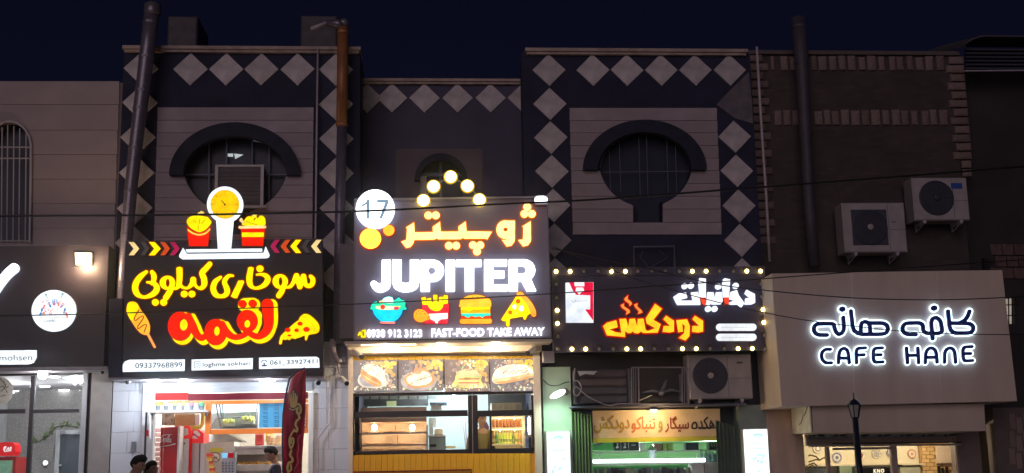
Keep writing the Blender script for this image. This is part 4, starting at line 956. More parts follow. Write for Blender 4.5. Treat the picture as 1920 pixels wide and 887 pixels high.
wl_([(1150, 90), (1175, 75), (1290, 98), (1265, 478), (1152, 478), (1130, 200)]); wl_([(1152, 480), (1262, 480), (1262, 638), (1175, 640)], RM)
wl_([(645, 72), (775, 82), (775, 482), (655, 480), (625, 190)]); wl_([(655, 484), (785, 484), (785, 600), (750, 650), (695, 620)], RM)
wl_([(815, 370), (940, 370), (975, 560), (995, 370), (1117, 368), (1130, 560), (1095, 625), (908, 627), (890, 603), (870, 632), (787, 632)])
wl_([(92, 465), (190, 400), (355, 375), (385, 490), (235, 525), (260, 547), (505, 547), (465, 375), (610, 362), (640, 480), (660, 635), (180, 637), (140, 570)])
TF = (1120, 540, 8.4465)
OM = (em('lit_amber_letter', (1.0, .58, .02), 1.15), E_rside)
for pts in ([(90, 605), (150, 550), (300, 512), (325, 620), (190, 660), (300, 702), (380, 712), (348, 490), (455, 485), (490, 612), (508, 490), (597, 485), (632, 612), (640, 490), (732, 485), (765, 662), (800, 682), (915, 637), (780, 562), (765, 485), (915, 250), (1025, 330), (890, 505), (1005, 575), (955, 707), (730, 714), (690, 690), (650, 720), (590, 714), (560, 690), (530, 714), (480, 714), (440, 682), (440, 777), (150, 750)],
        [(1090, 440), (1215, 520), (1215, 690), (1150, 705), (1030, 695), (1050, 602), (1150, 600), (1045, 495)], [(1250, 510), (1420, 495), (1465, 600), (1460, 760), (1395, 832), (1290, 790), (1370, 720), (1385, 600), (1345, 565), (1360, 690), (1280, 702)],
        [(1545, 440), (1675, 520), (1675, 690), (1600, 705), (1495, 695), (1505, 602), (1610, 600), (1505, 495)]):
    g = G(TF); g.poly(pts); glyph('letter', g, Yt, .055, OM, SD, rim=2.6, rimmat=em('red_backing', (.62, .0, .0), .8), rimdep=.02, rimY=Yt+.02)
for pts in ([(490, 110), (425, 172), (440, 205), (505, 250), (510, 290), (550, 252), (535, 220), (478, 172)], [(425, 240), (370, 272), (385, 310), (465, 368), (455, 425), (520, 385), (505, 345), (420, 290)], [(640, 240), (582, 262), (595, 300), (660, 370), (640, 412), (715, 390), (700, 355), (628, 290)]):
    g = G(TF); g.poly(pts); glyph('smoke_wisp', g, Yt, .055, (em('lit_orange_wisp', (1, .30, .05), 1.1), E_rside), SD, rim=1.7, rimmat=em('red_backing', (.62, .0, .0), .8), rimdep=.02, rimY=Yt+.02)
for y in (584, 666):
    g = G(TS); g.stroke([(1437, y), (1710, y-1)], 60, False); pp = glyph('tab_panel', g, Yt, .055, (em('lit_white_pill', (.9, .93, .97), .95), M_grey), SD)
    printed('faint_print', TS, [('stroke', ([(x, y-3), (x+6, y+4), (x+13, y-3), (x+19, y+3)], 2.5), (.55, .58, .60)) for x in range(1455, 1690, 27)], Yt-.002, E_attrdim, pp)
# ================================================================ sign 5 cafe
Yf = -1.25
SE = thing('shop_sign', (UX(1680, 750, Yf), -.6, UZ(1680, 760, Yf)), 'large taupe panel sign with navy back-lit letters reading CAFE HANE in Persian and Latin', 'sign')
lp = [(1447, 513), (1760, 508), (1879, 506.5), (1907, 752), (1466, 762)]
p = [U(a, b, Yf) for a, b in lp]
MB().loops([lp], Yf, 1.2).build('cladding_box', M_cafe, SE)
MB().tube([U(1447.5, 514, Yf-.004), U(1465.5, 761, Yf-.004)], .012, 4).build('edge_strip', M_beige, SE)
for x in (1597, 1757): MB().loops([[(x-.5, 510), (x+.4, 510), (x+5.4+(x-1597)*.02, 757), (x+4.5+(x-1597)*.02, 757)]], Yf-.002, .001).build('panel_joint', mat('joint_line', (.75, .68, .64), .6), SE)
MB().loops([[(1522, 760.5), (1845, 757), (1848, 808), (1525, 811.5)]], Yf+.2, 1.0).build('lower_fascia', M_cafe, SE)
xa_ = UX(1523, 786, Yf+.2)-.012; MB().box(xa_-.02, xa_, Yf+.21, -.06, UZ(1524, 811, Yf+.2), UZ(1524, 761, Yf+.2)).build('lit_side_plate', mat('lit_side_cream', (.72, .66, .50), .7, vary=.2, nscale=4), SE)  # lit cream look of the fascia's side put into an added plate
MB().tube([(xa_-.024, Yf+.3+.12*i, UZ(1524, 764+i*8, Yf+.2)+.02*(-1)**i) for i in range(5)], .006, 5).build('crack', M_black, SE)
E_halo = em('halo_acrylic', (.62, .86, 1.0), 2.9)
def chaikin(P, n):
    for _ in range(n):
        if len(P) < 3: return P
        Q = [P[0]]
        for a, b in zip(P[:-1], P[1:]): Q += [(a[0]*.8+b[0]*.2, a[1]*.8+b[1]*.2), (a[0]*.2+b[0]*.8, a[1]*.2+b[1]*.8)]
        P = Q+[P[-1]]
    return P
def cl(T, strokes, dots=(), w=84, rim=2.3):
    g = G(T)
    for s_ in strokes: g.stroke(chaikin(s_, 2), w, False)
    for d in dots: g.ell(*d)
    o = MB(); o.side = 1; o.loops(g.contours(), Yf-.13, .03); o = o.build('letter', [M_navy, M_navy], SE)
    r = MB(); r.loops(g.contours(rim, .15), Yf-.04, .03); r.build('halo_plate', E_halo, o)
T7, T8 = (1510, 560, 11.09), (1670, 560, 11.09)
cl(T7, [[(455, 755), (285, 755), (225, 725), (190, 680), (180, 625), (195, 570), (230, 535), (285, 520), (600, 515), (608, 600), (640, 690), (700, 745), (760, 720), (800, 665), (808, 600), (795, 390)]], [(775, 217, 66, 60)])
cl(T7, [[(953, 255), (1005, 740), (1620, 740), (1700, 700), (1728, 625), (1700, 545), (1620, 505), (1345, 505)], [(1158, 720), (1158, 570), (1180, 500), (1240, 475), (1300, 490), (1345, 540), (1355, 720)]])
cl(T8, [[(530, 745), (370, 745), (300, 715), (262, 670), (250, 615), (268, 560), (305, 520), (370, 505), (672, 500), (690, 722), (1080, 722), (1065, 560), (1035, 445), (950, 388), (880, 410), (850, 480), (855, 600), (870, 722), (880, 830)]], [(910, 195, 66, 60)])
cl(T8, [[(1200, 260), (1242, 715), (1640, 715), (1705, 680), (1730, 610), (1700, 545), (1620, 510), (1260, 508)], [(1440, 500), (1540, 455), (1610, 370), (1648, 260)]])
T6 = (1420, 480, 3.84)
for st in ([[(528, 672), (495, 670), (470, 688), (463, 715), (470, 748), (495, 770), (535, 769)]], [[(586, 768), (590, 700), (602, 675), (625, 662), (648, 675), (657, 700), (664, 768)], [(592, 735), (660, 735)]], [[(780, 661), (712, 665), (716, 768)], [(714, 714), (770, 711)]],
        [[(902, 661), (836, 664), (838, 766), (906, 762)], [(838, 712), (892, 711)]], [[(1076, 662), (1084, 768)], [(1158, 662), (1164, 768)], [(1082, 716), (1160, 714)]], [[(1211, 768), (1214, 700), (1228, 672), (1254, 659), (1280, 672), (1291, 700), (1297, 764)], [(1216, 730), (1293, 729)]],
        [[(1350, 765), (1350, 700), (1364, 672), (1390, 659), (1415, 672), (1425, 700), (1430, 765)]], [[(1548, 652), (1481, 655), (1485, 757), (1552, 752)], [(1484, 703), (1538, 702)]]): cl(T6, st, w=24, rim=2.0)
# ================================================================ shop interiors and fronts
M_int_w = mat('white_interior', (.72, .73, .73), .6, vary=.05)
M_int_f = mat('interior_floor', (.40, .38, .36), .4, vary=.1)
M_glass = mat('clear_glass', (.95, .97, .97), .03, vary=0, trans=1.0)
M_orange = mat('orange_frame', (.85, .22, .03), .45, vary=.05)
M_red = mat('signal_red', (.80, .012, .010), .55, vary=.05, spec=.15)
M_maroon = mat('maroon_panel', (.17, .010, .022), .6, vary=.1, spec=.15)
M_card = mat('cardboard', (.55, .36, .16), .7, vary=.1)
M_alu = mat('satin_aluminium', (.60, .58, .56), .35, metal=.3, vary=.08)
M_blue = mat('menu_blue', (.10, .42, .75), .5, vary=0, emit=(.08, .45, .85), es=.45)
M_tilew = mat('glazed_white_tile', (.66, .69, .76), .25, vary=.05, nscale=2)
M_copper = mat('warm_steel', (.55, .38, .27), .3, metal=.4, vary=.15, nscale=3)
M_brownin = mat('oven_dark', (.16, .11, .09), .4, vary=.15)
def room(B, x0, x1, yc, Yf, Yb, m=M_int_w, mc=None, mf=M_int_f, zf=.15, zc=None, side=True, mb=None):
    """interior shell behind a shop front, px limits taken at the back wall for the ceiling, at the front for the sides"""
    X0, X1 = UX(x0, 850, Yf), UX(x1, 850, Yf); Zc = UZ((x0+x1)/2, yc, Yb) if zc is None else zc
    MB().box(X0-.1, X1+.1, Yb, Yb+.1, zf, Zc+.1).build('back_wall', mb or m, B)
    MB().box(X0-.1, X1+.1, Yf+.02, Yb, Zc, Zc+.1).build('ceiling', mc or m, B)
    MB().box(X0-.1, X1+.1, Yf, Yb, zf-.12, zf).build('floor', mf, B)
    if side:
        MB().box(X0-.2, X0-.1, Yf+.02, Yb, zf, Zc+.1).build('side_wall', m, B); MB().box(X1+.1, X1+.2, Yf+.02, Yb, zf, Zc+.1).build('side_wall', m, B)
    return X0, X1, Zc
def T(name, x, y, Y, label, cat, group=None): return thing(name, U(x, y, Y), label, cat, group)
def ibox(name, x0, y0, x1, y1, Y, dep, m, label, cat, group=None, b=0): return reg(box(name, x0, y0, x1, y1, Y, dep, m, None, b), label, cat, group)
def area(name, x0, x1, z, y0, y1, e, col=(1, 1, 1), par=None):
    """lamps hung in a row just under a ceiling"""
    n_ = max(1, round(abs(x1-x0)/1.3))
    for i in range(n_):
        p = (x0+(x1-x0)*(i+.5)/n_, (y0+y1)/2, z-.06); lamp(name, p, e*2.2/n_, col, 'POINT', .03)
def area_(name, x0, x1, z, y0, y1, e, col=(1, 1, 1)):
    for i in range(2): lamp(name, (x0+(x1-x0)*(i*.5+.25), y0-.02, z-.02), e*.5, col, 'POINT', .012)
def panel_light(B, x0, x1, z, y0, y1, s, e, col=(1, 1, 1)):
    o = MB().box(x0, x1, y0, y1, z-.02, z-.001).build('ceiling_light', em('ceiling_panel_%d_%d' % (int(s*10), int(col[2]*10)), col, s), B)
    area('ceiling_lamp', x0, x1, z-.03, y0, y1, e, col)
def front(B, name, x):
    o = bpy.data.objects.new(name, None); COL.objects.link(o); p = Vector(U(x, 880, .1)); ORG[o] = p; o.parent = B; o.location = p-ORG[B]; o.empty_display_size = .2; return o
# ---------------------------------------------------------------- shop A, far left
M_damask = mat('damask_wall', (.42, .41, .40), .6, vary=.0)
n = M_damask.node_tree; bs_ = n.nodes['Principled BSDF']; tx = n.nodes.new('ShaderNodeTexCoord'); vo = n.nodes.new('ShaderNodeTexVoronoi'); vo.inputs['Scale'].default_value = 15; vo.feature = 'DISTANCE_TO_EDGE'
no_ = n.nodes.new('ShaderNodeTexNoise'); no_.inputs['Scale'].default_value = 14; no_.inputs['Detail'].default_value = 6; ad = n.nodes.new('ShaderNodeMath'); ad.operation = 'MULTIPLY'
rr_ = n.nodes.new('ShaderNodeValToRGB'); rr_.color_ramp.elements[0].color = (.24, .23, .22, 1); rr_.color_ramp.elements[1].color = (.30, .29, .28, 1); rr_.color_ramp.elements[0].position = .02; rr_.color_ramp.elements[1].position = .10
n.links.new(tx.outputs['Object'], vo.inputs['Vector']); n.links.new(tx.outputs['Object'], no_.inputs['Vector']); n.links.new(vo.outputs['Distance'], ad.inputs[0]); n.links.new(no_.outputs['Fac'], ad.inputs[1]); n.links.new(ad.outputs[0], rr_.inputs[0]); n.links.new(rr_.outputs[0], bs_.inputs['Base Color'])
X0, X1, Zc = room(B1, -150, 152, 733, .2, 4.5, mb=M_damask, m=mat('pale_wall', (.5, .5, .52), .6))
for (x, y) in ((102, 706), (84, 724), (120, 731), (31, 733)):
    p = U(x, y, 3.5); q = Vector(p)-Vector(CAM); t_ = (Zc-CAM[2])/q.z; h = Vector(CAM)+q*t_
    MB().lathe([(.09, -.015), (.10, 0)], (h.x, h.y, Zc-.001), 'z', 16).build('downlight', em('downlight_white', (.95, .98, 1), 8), B1)
panel_light(B1, UX(128, 712, 1.6), UX(158, 712, 1.6), Zc, 1.3, 1.75, 5, 14)
area('room_lamp', X0, X1, Zc-.1, 1, 4, 30, (.95, .98, 1))
sfr = front(B1, 'shop_window', 70)
for a in ((-200, 698, 160, 705, .1, .1, 'frame'), (47.5, 705, 55, 1100, .09, .08, 'frame'), (-200, 769, 47, 777, .1, .06, 'frame'), (55.5, 767.5, 147, 774, .1, .06, 'frame')):
    X_0, X_1, Z_0, Z_1 = rect(*a[:5]); Z_0 = max(Z_0, .15); MB().box(X_0, X_1, a[4], a[4]+a[5], Z_0, Z_1).build('frame', M_black, sfr)
for a in ((-200, 705, 47, 769), (55.5, 705, 149, 767), (-200, 777, 46, 1100), (55, 775, 147, 1100)):
    X_0, X_1, Z_0, Z_1 = rect(*a, .12); MB().box(X_0, X_1, .13, .14, max(Z_0, .16), Z_1).build('pane', M_glass, sfr)
X_0, X_1, Z_0, Z_1 = rect(148, 697, 157, 1100, .06); MB().box(X_0, X_1, .02, .2, .15, Z_1).build('side_post', mat('silver_post', (.45, .46, .5), .35, vary=.05), sfr)
X_0, X_1, Z_0, Z_1 = rect(157.5, 697, 163.5, 1100, .06); MB().box(X_0, X_1, .08, .2, .15, Z_1).build('side_gap', M_black, sfr)
X_0, X_1, Z_0, Z_1 = rect(164, 690, 204, 1100, .02); MB().box(X_0, X_1, .0, .4, .15, Z_1).build('shopfront_pillar', mat('warm_grey_render', (.36, .33, .32), .7, vary=.08, bump=.3), B1)
dr = T('interior_door', 124, 880, 4.3, 'dark grey door with pale frame inside the far left shop', 'door')
X_0, X_1, Z_0, Z_1 = rect(108, 815, 144, 1100, 4.38); MB().box(X_0, X_1, 4.36, 4.42, .15, Z_1).build('leaf', mat('slate_door', (.075, .09, .11), .5, vary=.08), dr)
MB().box(X_0-.09, X_0-.005, 4.33, 4.45, .15, Z_1+.09).build('frame', mat('pale_door_frame', (.5, .52, .55), .5), dr); MB().box(X_1+.005, X_1+.09, 4.33, 4.45, .15, Z_1+.09).build('frame', MATS['pale_door_frame'], dr); MB().box(X_0, X_1, 4.33, 4.45, Z_1+.005, Z_1+.09).build('frame', MATS['pale_door_frame'], dr)
MB().tube([U(110, 872.5, 4.3), U(115, 872.5, 4.3)], .02, 8).build('handle', M_alu, dr)
for x in (0, 1):
    sp_ = T('wall_light', (52, 85)[x], 868, 4.3, ('small round wall light near the black mullion, inside the far left shop', 'small round wall light nearer the grey door, inside the far left shop')[x], 'wall light', 'small wall lights in the far left shop'); MB().ball(U((52.5, 85)[x], 868, 4.4), .035, 8).build('globe', em('tiny_lamp', (1, 1, 1), 5), sp_); MB().ball(U((52.5, 85)[x], 868, 4.44), .06, 8, sy=.4).build('base', M_white, sp_)
fr_ = T('drinks_fridge', 10, 880, 2.2, 'red-topped drinks fridge with white script logo in the far left shop', 'fridge')
g = G((0, 680, 4.286)); g.poly([(-20, 650), (30, 637), (100, 640), (122, 665), (124, 720), (105, 748), (-20, 750)]); b = MB(); b.loops(g.contours(), 2.0, .3); hd = b.build('header', mat('glossy_red', (.75, .01, .015), .3, emit=(.7, .01, .01), es=.4, vary=0), fr_)
g = G((0, 680, 4.286)); g.stroke([(28, 700), (35, 680), (48, 676), (40, 690), (34, 712)], 7); g.stroke([(50, 708), (62, 688), (70, 684), (64, 710)], 6); g.stroke([(74, 705), (86, 680), (90, 684), (84, 708)], 6); g.stroke([(36, 716), (92, 708)], 4); MB().loops(g.contours(), 1.995, 0).build('logo', em('logo_white', (1, 1, 1), .9), hd)
X_0, X_1, Z_0, Z_1 = rect(-14, 857, 23, 1100, 2.05); MB().box(X_0, X_1, 2.05, 2.7, .15, Z_1).build('cabinet', mat('fridge_red_edge', (.5, .03, .03), .4), fr_)
MB().box(X_0+.05, X_1-.05, 2.04, 2.049, .3, Z_1-.06).build('glass_door', mat('green_stock_glass', (.10, .22, .16), .3, emit=(.10, .20, .13), es=.8, vary=.5, nscale=12), fr_)
dcl = reg(MB().loops([ell_pts(-2, 733, 27, 26, 0, 360, 28)[:-1]], .125, .004).build('glass_sticker', mat('beige_sticker', (.42, .40, .36), .6, vary=.15, nscale=30)), 'round beige sticker with brown scribble on the far left shop glass', 'sticker')
g = G((0, 680, 4.286)); [g.stroke(s_, 6) for s_ in ([(0, 130), (20, 150), (45, 180), (30, 210), (10, 230)], [(30, 150), (50, 200), (65, 190)], [(0, 200), (25, 190), (60, 240)], [(10, 270), (40, 262)])]
MB().loops(g.contours(), .122, .002).build('drawing', mat('brown_ink', (.08, .06, .04), .6), dcl)
vn = T('hanging_vine', 95, 820, 4.0, 'trailing green vine garland across the patterned wall in the far left shop', 'plant')
vp = [(52, 818), (60, 828), (72, 829), (85, 820), (97, 812), (103, 802), (120, 799), (145, 801)]
MB().tube([U(x, y, 3.9) for x, y in crom(vp, 4)], .012, 5).build('stem', mat('vine_stem', (.04, .05, .03), .7), vn)
lf = MB()
for i in range(34):
    c = crom(vp, 8); x, y = c[min(len(c)-1, int(rl.random()**.8*len(c)))]; p = U(x+rl.uniform(-4, 4), y-rl.uniform(-1, 7), 3.9+rl.uniform(-.08, .08)); a = rl.uniform(0, 6.28); s_ = rl.uniform(.03, .065)
    d1 = Vector((math.cos(a), rl.uniform(-.4, .4), math.sin(a)))*s_; d2 = Vector((-math.sin(a), rl.uniform(-.3, .3), math.cos(a)))*s_*.5; c0 = Vector(p)
    lf.add([c0-d1, c0+d2, c0+d1, c0-d2], [(0, 1, 2, 3)])
reg(lf.build('leaves', mat('vine_leaf', (.09, .14, .04), .6, vary=.4), vn), kind='stuff')
# lamps beneath sign A and the wall flood
wf = T('flood_light', 155, 485, -.4, 'glaring warm-white floodlight on the wall above the far left sign', 'floodlight')
g = G((0, 0, 1)); g.poly([(140, 473), (172, 474), (172, 497), (142, 497)]); MB().loops(g.contours(-.5), -.62, .02).build('lens', em('warm_flood_lens', (1, .80, .50), 5), wf)
MB().pbox(139, 472, 173, 498, -.59, .14).build('housing', M_black, wf); MB().pbox(152, 460, 158, 472, -.5, .6).build('bracket', M_grey, wf)
lamp('flood_lamp', U(156, 492, -.72), 60, (1, .70, .40), 'POINT', .1, wf)
sp2 = T('spot_lamp', 80, 702, -.3, 'dazzling white spot lamp under the far left sign', 'spot lamp'); MB().ball(U(80, 702.5, -.35), .075, 12).build('bulb', em('spot_white', (1, .98, .92), 26), sp2); MB().pbox(74, 697.5, 86, 700.5, -.4, .3).build('bracket', M_grey, sp2)
lamp('spot_light', (U(80, 708, -.38)), 40, (1, .97, .92), 'POINT', .06, sp2)
# ---------------------------------------------------------------- shop B, fried chicken
for side, (xa, xb) in enumerate(((205, 272), (584, 654))):
    X_0, X_1, Z_0, Z_1 = rect(xa, 712 if side == 0 else 640, xb, 1100, .0)
    MB().box(X_0, X_1, .03, .4, .15, Z_1).build('pier', mat('grout_grey', (.34, .35, .38), .8), B2)
    zz = UZ(400, 846, 0); hgt = .33
    rows = [zz+k*hgt for k in range(-5, 6)]
    for i, z in enumerate(rows):
        za_, zb_ = max(z, .16), min(z+hgt, Z_1)-.004
        if zb_-za_ < .05: continue
        xm = X_0+(X_1-X_0)*(.45 if i % 2 else .62)
        for u, v_ in ((X_0, xm-.002), (xm+.002, X_1)): MB().box(u, v_, 0, .029, za_, zb_, .003).build('wall_tile', M_tilew, B2)
wpX = rect(262, 715, 284, 1100, -.06)
MB().box(wpX[0], wpX[1], -.07, .1, .15, wpX[3]).build('door_jamb', M_whitewall, B2)
MB().pbox(262, 712, 586, 735, -.02, .12).build('shutter_box', mat('shutter_box_white', (.45, .47, .52), .35, vary=.15, nscale=3, stretch=(1, 1, 8), bump=.3), B2)
wpX = rect(577.5, 736, 586, 1100, -.06); MB().box(wpX[0], wpX[1], -.07, .1, .15, wpX[3]).build('door_jamb', M_whitewall, B2)
X0, X1, Zc = room(B2, 276, 580, 746, .3, 3.6, m=mat('cream_interior', (.74, .70, .62), .6, vary=.04))
area('room_lamp', X0+.1, X1-.1, Zc-.05, .6, 3.2, 75, (1, .97, .92))
sb = front(B2, 'shop_front', 430)
for a, m, nm in (((283, 737, 352, 750, .0), M_red, 'header_panel'), ((352.5, 736.5, 577, 749, .0), M_maroon, 'header_panel'), ((281, 751, 577, 757, .0), M_orange, 'frame'), ((281, 757.2, 290, 775, .0), M_orange, 'frame'),
        ((385, 757.2, 395, 814, -.02), M_orange, 'frame'), ((395.3, 804, 560, 813, .0), M_orange, 'frame'), ((562, 757.2, 577.5, 812, .0), M_orange, 'frame')):
    MB().pbox(*a, .08).build(nm, m, sb)
MB().pbox(395.3, 757.2, 561, 803.6, .05, .01).build('pane', M_glass, sb)
mp_ = T('menu_board', 508, 801, .14, 'light blue menu board with two columns of small print above the counter', 'menu board')
MB().pbox(486, 752, 556, 801.5, .13, .02).build('panel', M_blue, mp_)
it = []
for col_ in (496, 517):
    for k in range(6):
        it.append(('stroke', ([(col_-3, 757+k*8), (col_+3, 756.6+k*8)], .9), (.02, .08, .22))); it.append(('stroke', ([(col_-2, 760+k*8), (col_+4, 759.6+k*8)], .9), (.02, .08, .22))); it.append(('stroke', ([(col_+5, 755+k*8), (col_+5, 761+k*8)], .7), (.02, .08, .22)))
printed('print', (0, 0, 1), it, .128, P_attr, mp_)
ps = T('price_strip', 570, 800, -.02, 'narrow strip of small pictures on the right orange post', 'poster')
MB().pbox(567, 758, 573.5, 801, -.012, .01).build('panel', mat('dark_strip', (.25, .18, .2), .5), ps)
printed('print', (0, 0, 1), [('rect', (567.8, 760+k*5.8, 572.8, 764+k*5.8), ((.9, .6, .55), (.85, .85, .8), (.8, .5, .4))[k % 3]) for k in range(7)], -.014, P_attr, ps)
hd = T('extractor_hood', 440, 800, 2.0, 'grey extractor hood built as a glass-sided case behind the orange frame', 'display chiller')  # the grey hood, given the form of a glass-sided case
MB().pbox(396, 760, 484, 780, 2.1, .5).build('back_panel', mat('pale_steel_panel', (.25, .33, .38), .35, vary=.05), hd)
b = MB(); b.loops([[(388, 802), (398, 775), (484, 772), (484, 803)]], 1.9, .6); b.build('glass_case', mat('frosted_case', (.26, .33, .34), .3, vary=.1), hd)
b = MB()
for l in ([(405, 757), (408, 775), (414, 803)], [(411, 757), (415, 778), (420, 803)], [(417, 757), (421, 803)], [(395, 800), (405, 785), (440, 783), (478, 780)], [(484, 755), (480, 775), (482, 803)], [(396, 803), (440, 802), (482, 800)]): b.tube([U(x, y, 1.85) for x, y in l], .013, 5)
b.build('case_frame', M_grille_d, hd)
def salad_reflection(x, y, w_, h_, Y, lab):  # yellow-green window reflections built as tubs heaped with leaves
    t = T('lamp_reflection', x, y+h_/2, Y, lab, 'reflection', 'yellow-green reflections behind the orange frame'); c = U(x, y, Y); r = w_*20/2250/2
    MB().box(c[0]-r, c[0]+r, Y, Y+.2, c[2]-r*.55, c[2]+r*.1).build('tub', mat('reflection_tub', (.25, .32, .28), .2), t)
    b = MB(); q = random.Random(int(x))
    for i in range(26): b.ball((c[0]+q.uniform(-r*.85, r*.85), Y+q.uniform(0, .15), c[2]+r*.1+q.uniform(-.02, r*.35)), q.uniform(.02, .045), 5)
    reg(b.build('lettuce', mat('reflection_green', (.38, .48, .12), .6, vary=.3), t), kind='stuff')  # leaf heap gives the reflection its yellow-green patch
salad_reflection(428, 792, 26, 20, 1.7, 'yellow-green reflection built as a tub of greens, left one behind the orange frame'); salad_reflection(463, 788, 26, 20, 1.7, 'yellow-green reflection built as a tub of greens, right one behind the orange frame')
# shelf with cups
sh = T('wall_shelf', 336, 774, -.12, 'narrow silver shelf across the left opening holding paper cups', 'shelf')
MB().pbox(281, 769.5, 389, 774, -.2, .3, .005).build('board', M_alu, sh)
for x in (284, 386): MB().pbox(x-2, 774.3, x+2, 780, -.1, .1).build('bracket', M_grey, sh)
cols_ = [(.45, .55, .12), (.75, .45, .45), (.35, .55, .15), (.85, .40, .15), (.45, .25, .30), (.10, .45, .25)]
cnames = ['olive', 'pink', 'green', 'orange', 'mauve', 'teal']
for k, x in enumerate((296.5, 311, 328, 343, 359, 378)):
    c = U(x, 769.4, -.08); t = thing('paper_cup', c, 'dark paper cup topped with a %s ball on the narrow shelf' % cnames[k], 'cup', 'cups on the narrow silver shelf')
    MB().lathe([(.032, 0), (.045, .075)], c, 'z', 12).build('cup', mat('grey_cup', (.16, .20, .24), .5), t); MB().ball((c[0], c[1], c[2]+.088), .048, 10).build('ice_ball', mat('ice_%s' % cnames[k], cols_[k], .6, vary=.2, nscale=20), t)
for k, x in enumerate((319.5, 335.5, 351, 368)):
    c = U(x, 769.4, -.1); reg(MB().lathe([(.048, 0), (.036, .11), (.034, .115)], c, 'z', 12).build('paper_cup', mat('cup_white', (.55, .56, .6), .6), smooth=False), 'white upturned paper cup between the %s-topped cups on the narrow shelf' % ('pink and green', 'green and orange', 'orange and mauve', 'mauve and teal')[k], 'cup', 'white cups on the narrow silver shelf')
# back shelf goods
ibox('cardboard_box', 328, 776, 364, 800, 1.0, .35, M_card, 'brown cardboard box on top of the red drinks fridge', 'box', b=.01)
t = ibox('carton', 365, 777, 374, 798, 1.0, .3, M_white, 'white carton beside the brown cardboard box', 'carton')
t = ibox('carton', 303, 776, 326, 797, 1.1, .3, mat('printed_carton', (.5, .40, .33), .6, vary=.6, nscale=15), 'mottled carton left of the brown cardboard box', 'carton')
t = reg(MB().tube([U(381, 775, .6), U(380, 792, .6), U(376, 801, .6), U(358, 802, .6)], .035, 8).build('duct_hose', mat('yellow_hose', (.85, .62, .08), .5)), 'bent yellow pipe beside the cardboard box', 'pipe')
# coke fridge
fz = T('drinks_fridge', 316, 880, .5, 'tall red drinks fridge with white script logo by the fried-chicken shop door', 'fridge')
X_0, X_1, Z_0, Z_1 = rect(296, 801, 329, 1100, .5); MB().box(X_0, X_1, .5, 1.15, .16, Z_1, .01).build('cabinet', mat('fridge_red', (.55, .012, .02), .35, vary=.05), fz)
MB().box(X_1+.003, X_1+.035, .48, 1.15, .16, Z_1+.02).build('door_edge', M_white, fz)
TCk = (200, 660, 3.907)
g = G((260, 730, 5.65)); g.stroke([(262, 520), (250, 545), (240, 560), (232, 550), (245, 505), (270, 482), (282, 488)], [6, 7, 8, 8, 8, 6, 5]); g.stroke([(276, 520), (268, 545), (275, 560), (288, 545), (290, 522), (278, 518)], 7); g.stroke([(300, 560), (298, 530), (318, 490), (328, 482), (318, 520), (306, 552), (316, 560)], 7)
g.stroke([(340, 525), (324, 528), (320, 552), (330, 558), (342, 530), (338, 558), (346, 560)], 7); g.stroke([(275, 486), (310, 478), (352, 480)], 6)
MB().loops(g.contours(), .494, .003).build('logo', mat('logo_paint_white', (.85, .85, .85), .5), fz)
g = G((260, 730, 5.65)); g.stroke([(225, 607), (290, 600), (340, 590), (384, 578)], [4, 9, 10, 14]); MB().loops(g.contours(), .494, .003).build('logo_wave', MATS['logo_paint_white'], fz)
fz2 = T('drinks_fridge', 345, 880, .9, 'white-doored fridge with round red header behind the tall red fridge', 'fridge')
g = G((260, 730, 5.65)); g.poly([(405, 392), (535, 392), (560, 440), (545, 505), (520, 520), (405, 520)]); MB().loops(g.contours(.6), .85, .5).build('header', mat('header_red', (.80, .02, .02), .35, emit=(.8, .02, .02), es=.3), fz2)
g = G((260, 730, 5.65)); g.poly([(455, 420), (520, 415), (525, 475), (485, 490), (450, 480)]); MB().loops(g.contours(.4), .845, .002).build('header_logo', M_white, fz2)
for (a, b_, m) in ((331, 334, M_alu), (334.2, 350.5, M_white), (350.7, 354, M_red)):
    X_0, X_1, Z_0, Z_1 = rect(a, 823, b_, 1100, .85); MB().box(X_0, X_1, .85, 1.4, .16, Z_1).build('door_panel', m, fz2)
X_0, X_1, Z_0, Z_1 = rect(341, 830, 347.5, 833, .85); MB().box(X_0, X_1, .843, .85, Z_0, Z_1).build('badge', M_grille_d, fz2)
fz3 = T('drinks_fridge', 368, 880, 1.0, 'fridge with red and white header, rightmost of the three fridges', 'fridge')
g = G((260, 730, 5.65)); g.poly([(560, 420), (640, 430), (685, 470), (685, 568), (545, 568), (555, 520)]); MB().loops(g.contours(.6), .95, .5).build('header', mat('header_red', (.80, .02, .02), .35), fz3)
printed('header_print', (260, 730, 5.65), [('poly', [(575, 440), (620, 435), (655, 480), (640, 500), (585, 470)], (.8, .82, .85)), ('poly', [(570, 490), (610, 500), (625, 525), (565, 522)], (.75, .78, .8)), ('poly', [(590, 465), (630, 505), (620, 515), (580, 480)], (.15, .2, .4))], .945, P_attr, fz3)
for (a, b_, m) in ((356, 370, mat('pale_grey_door', (.55, .55, .56), .4)), (370.3, 372, M_grille_d), (372.3, 381.5, M_white)):
    X_0, X_1, Z_0, Z_1 = rect(a, 831, b_, 1100, .95); MB().box(X_0, X_1, .95, 1.4, .16, Z_1).build('door_panel', m, fz3)
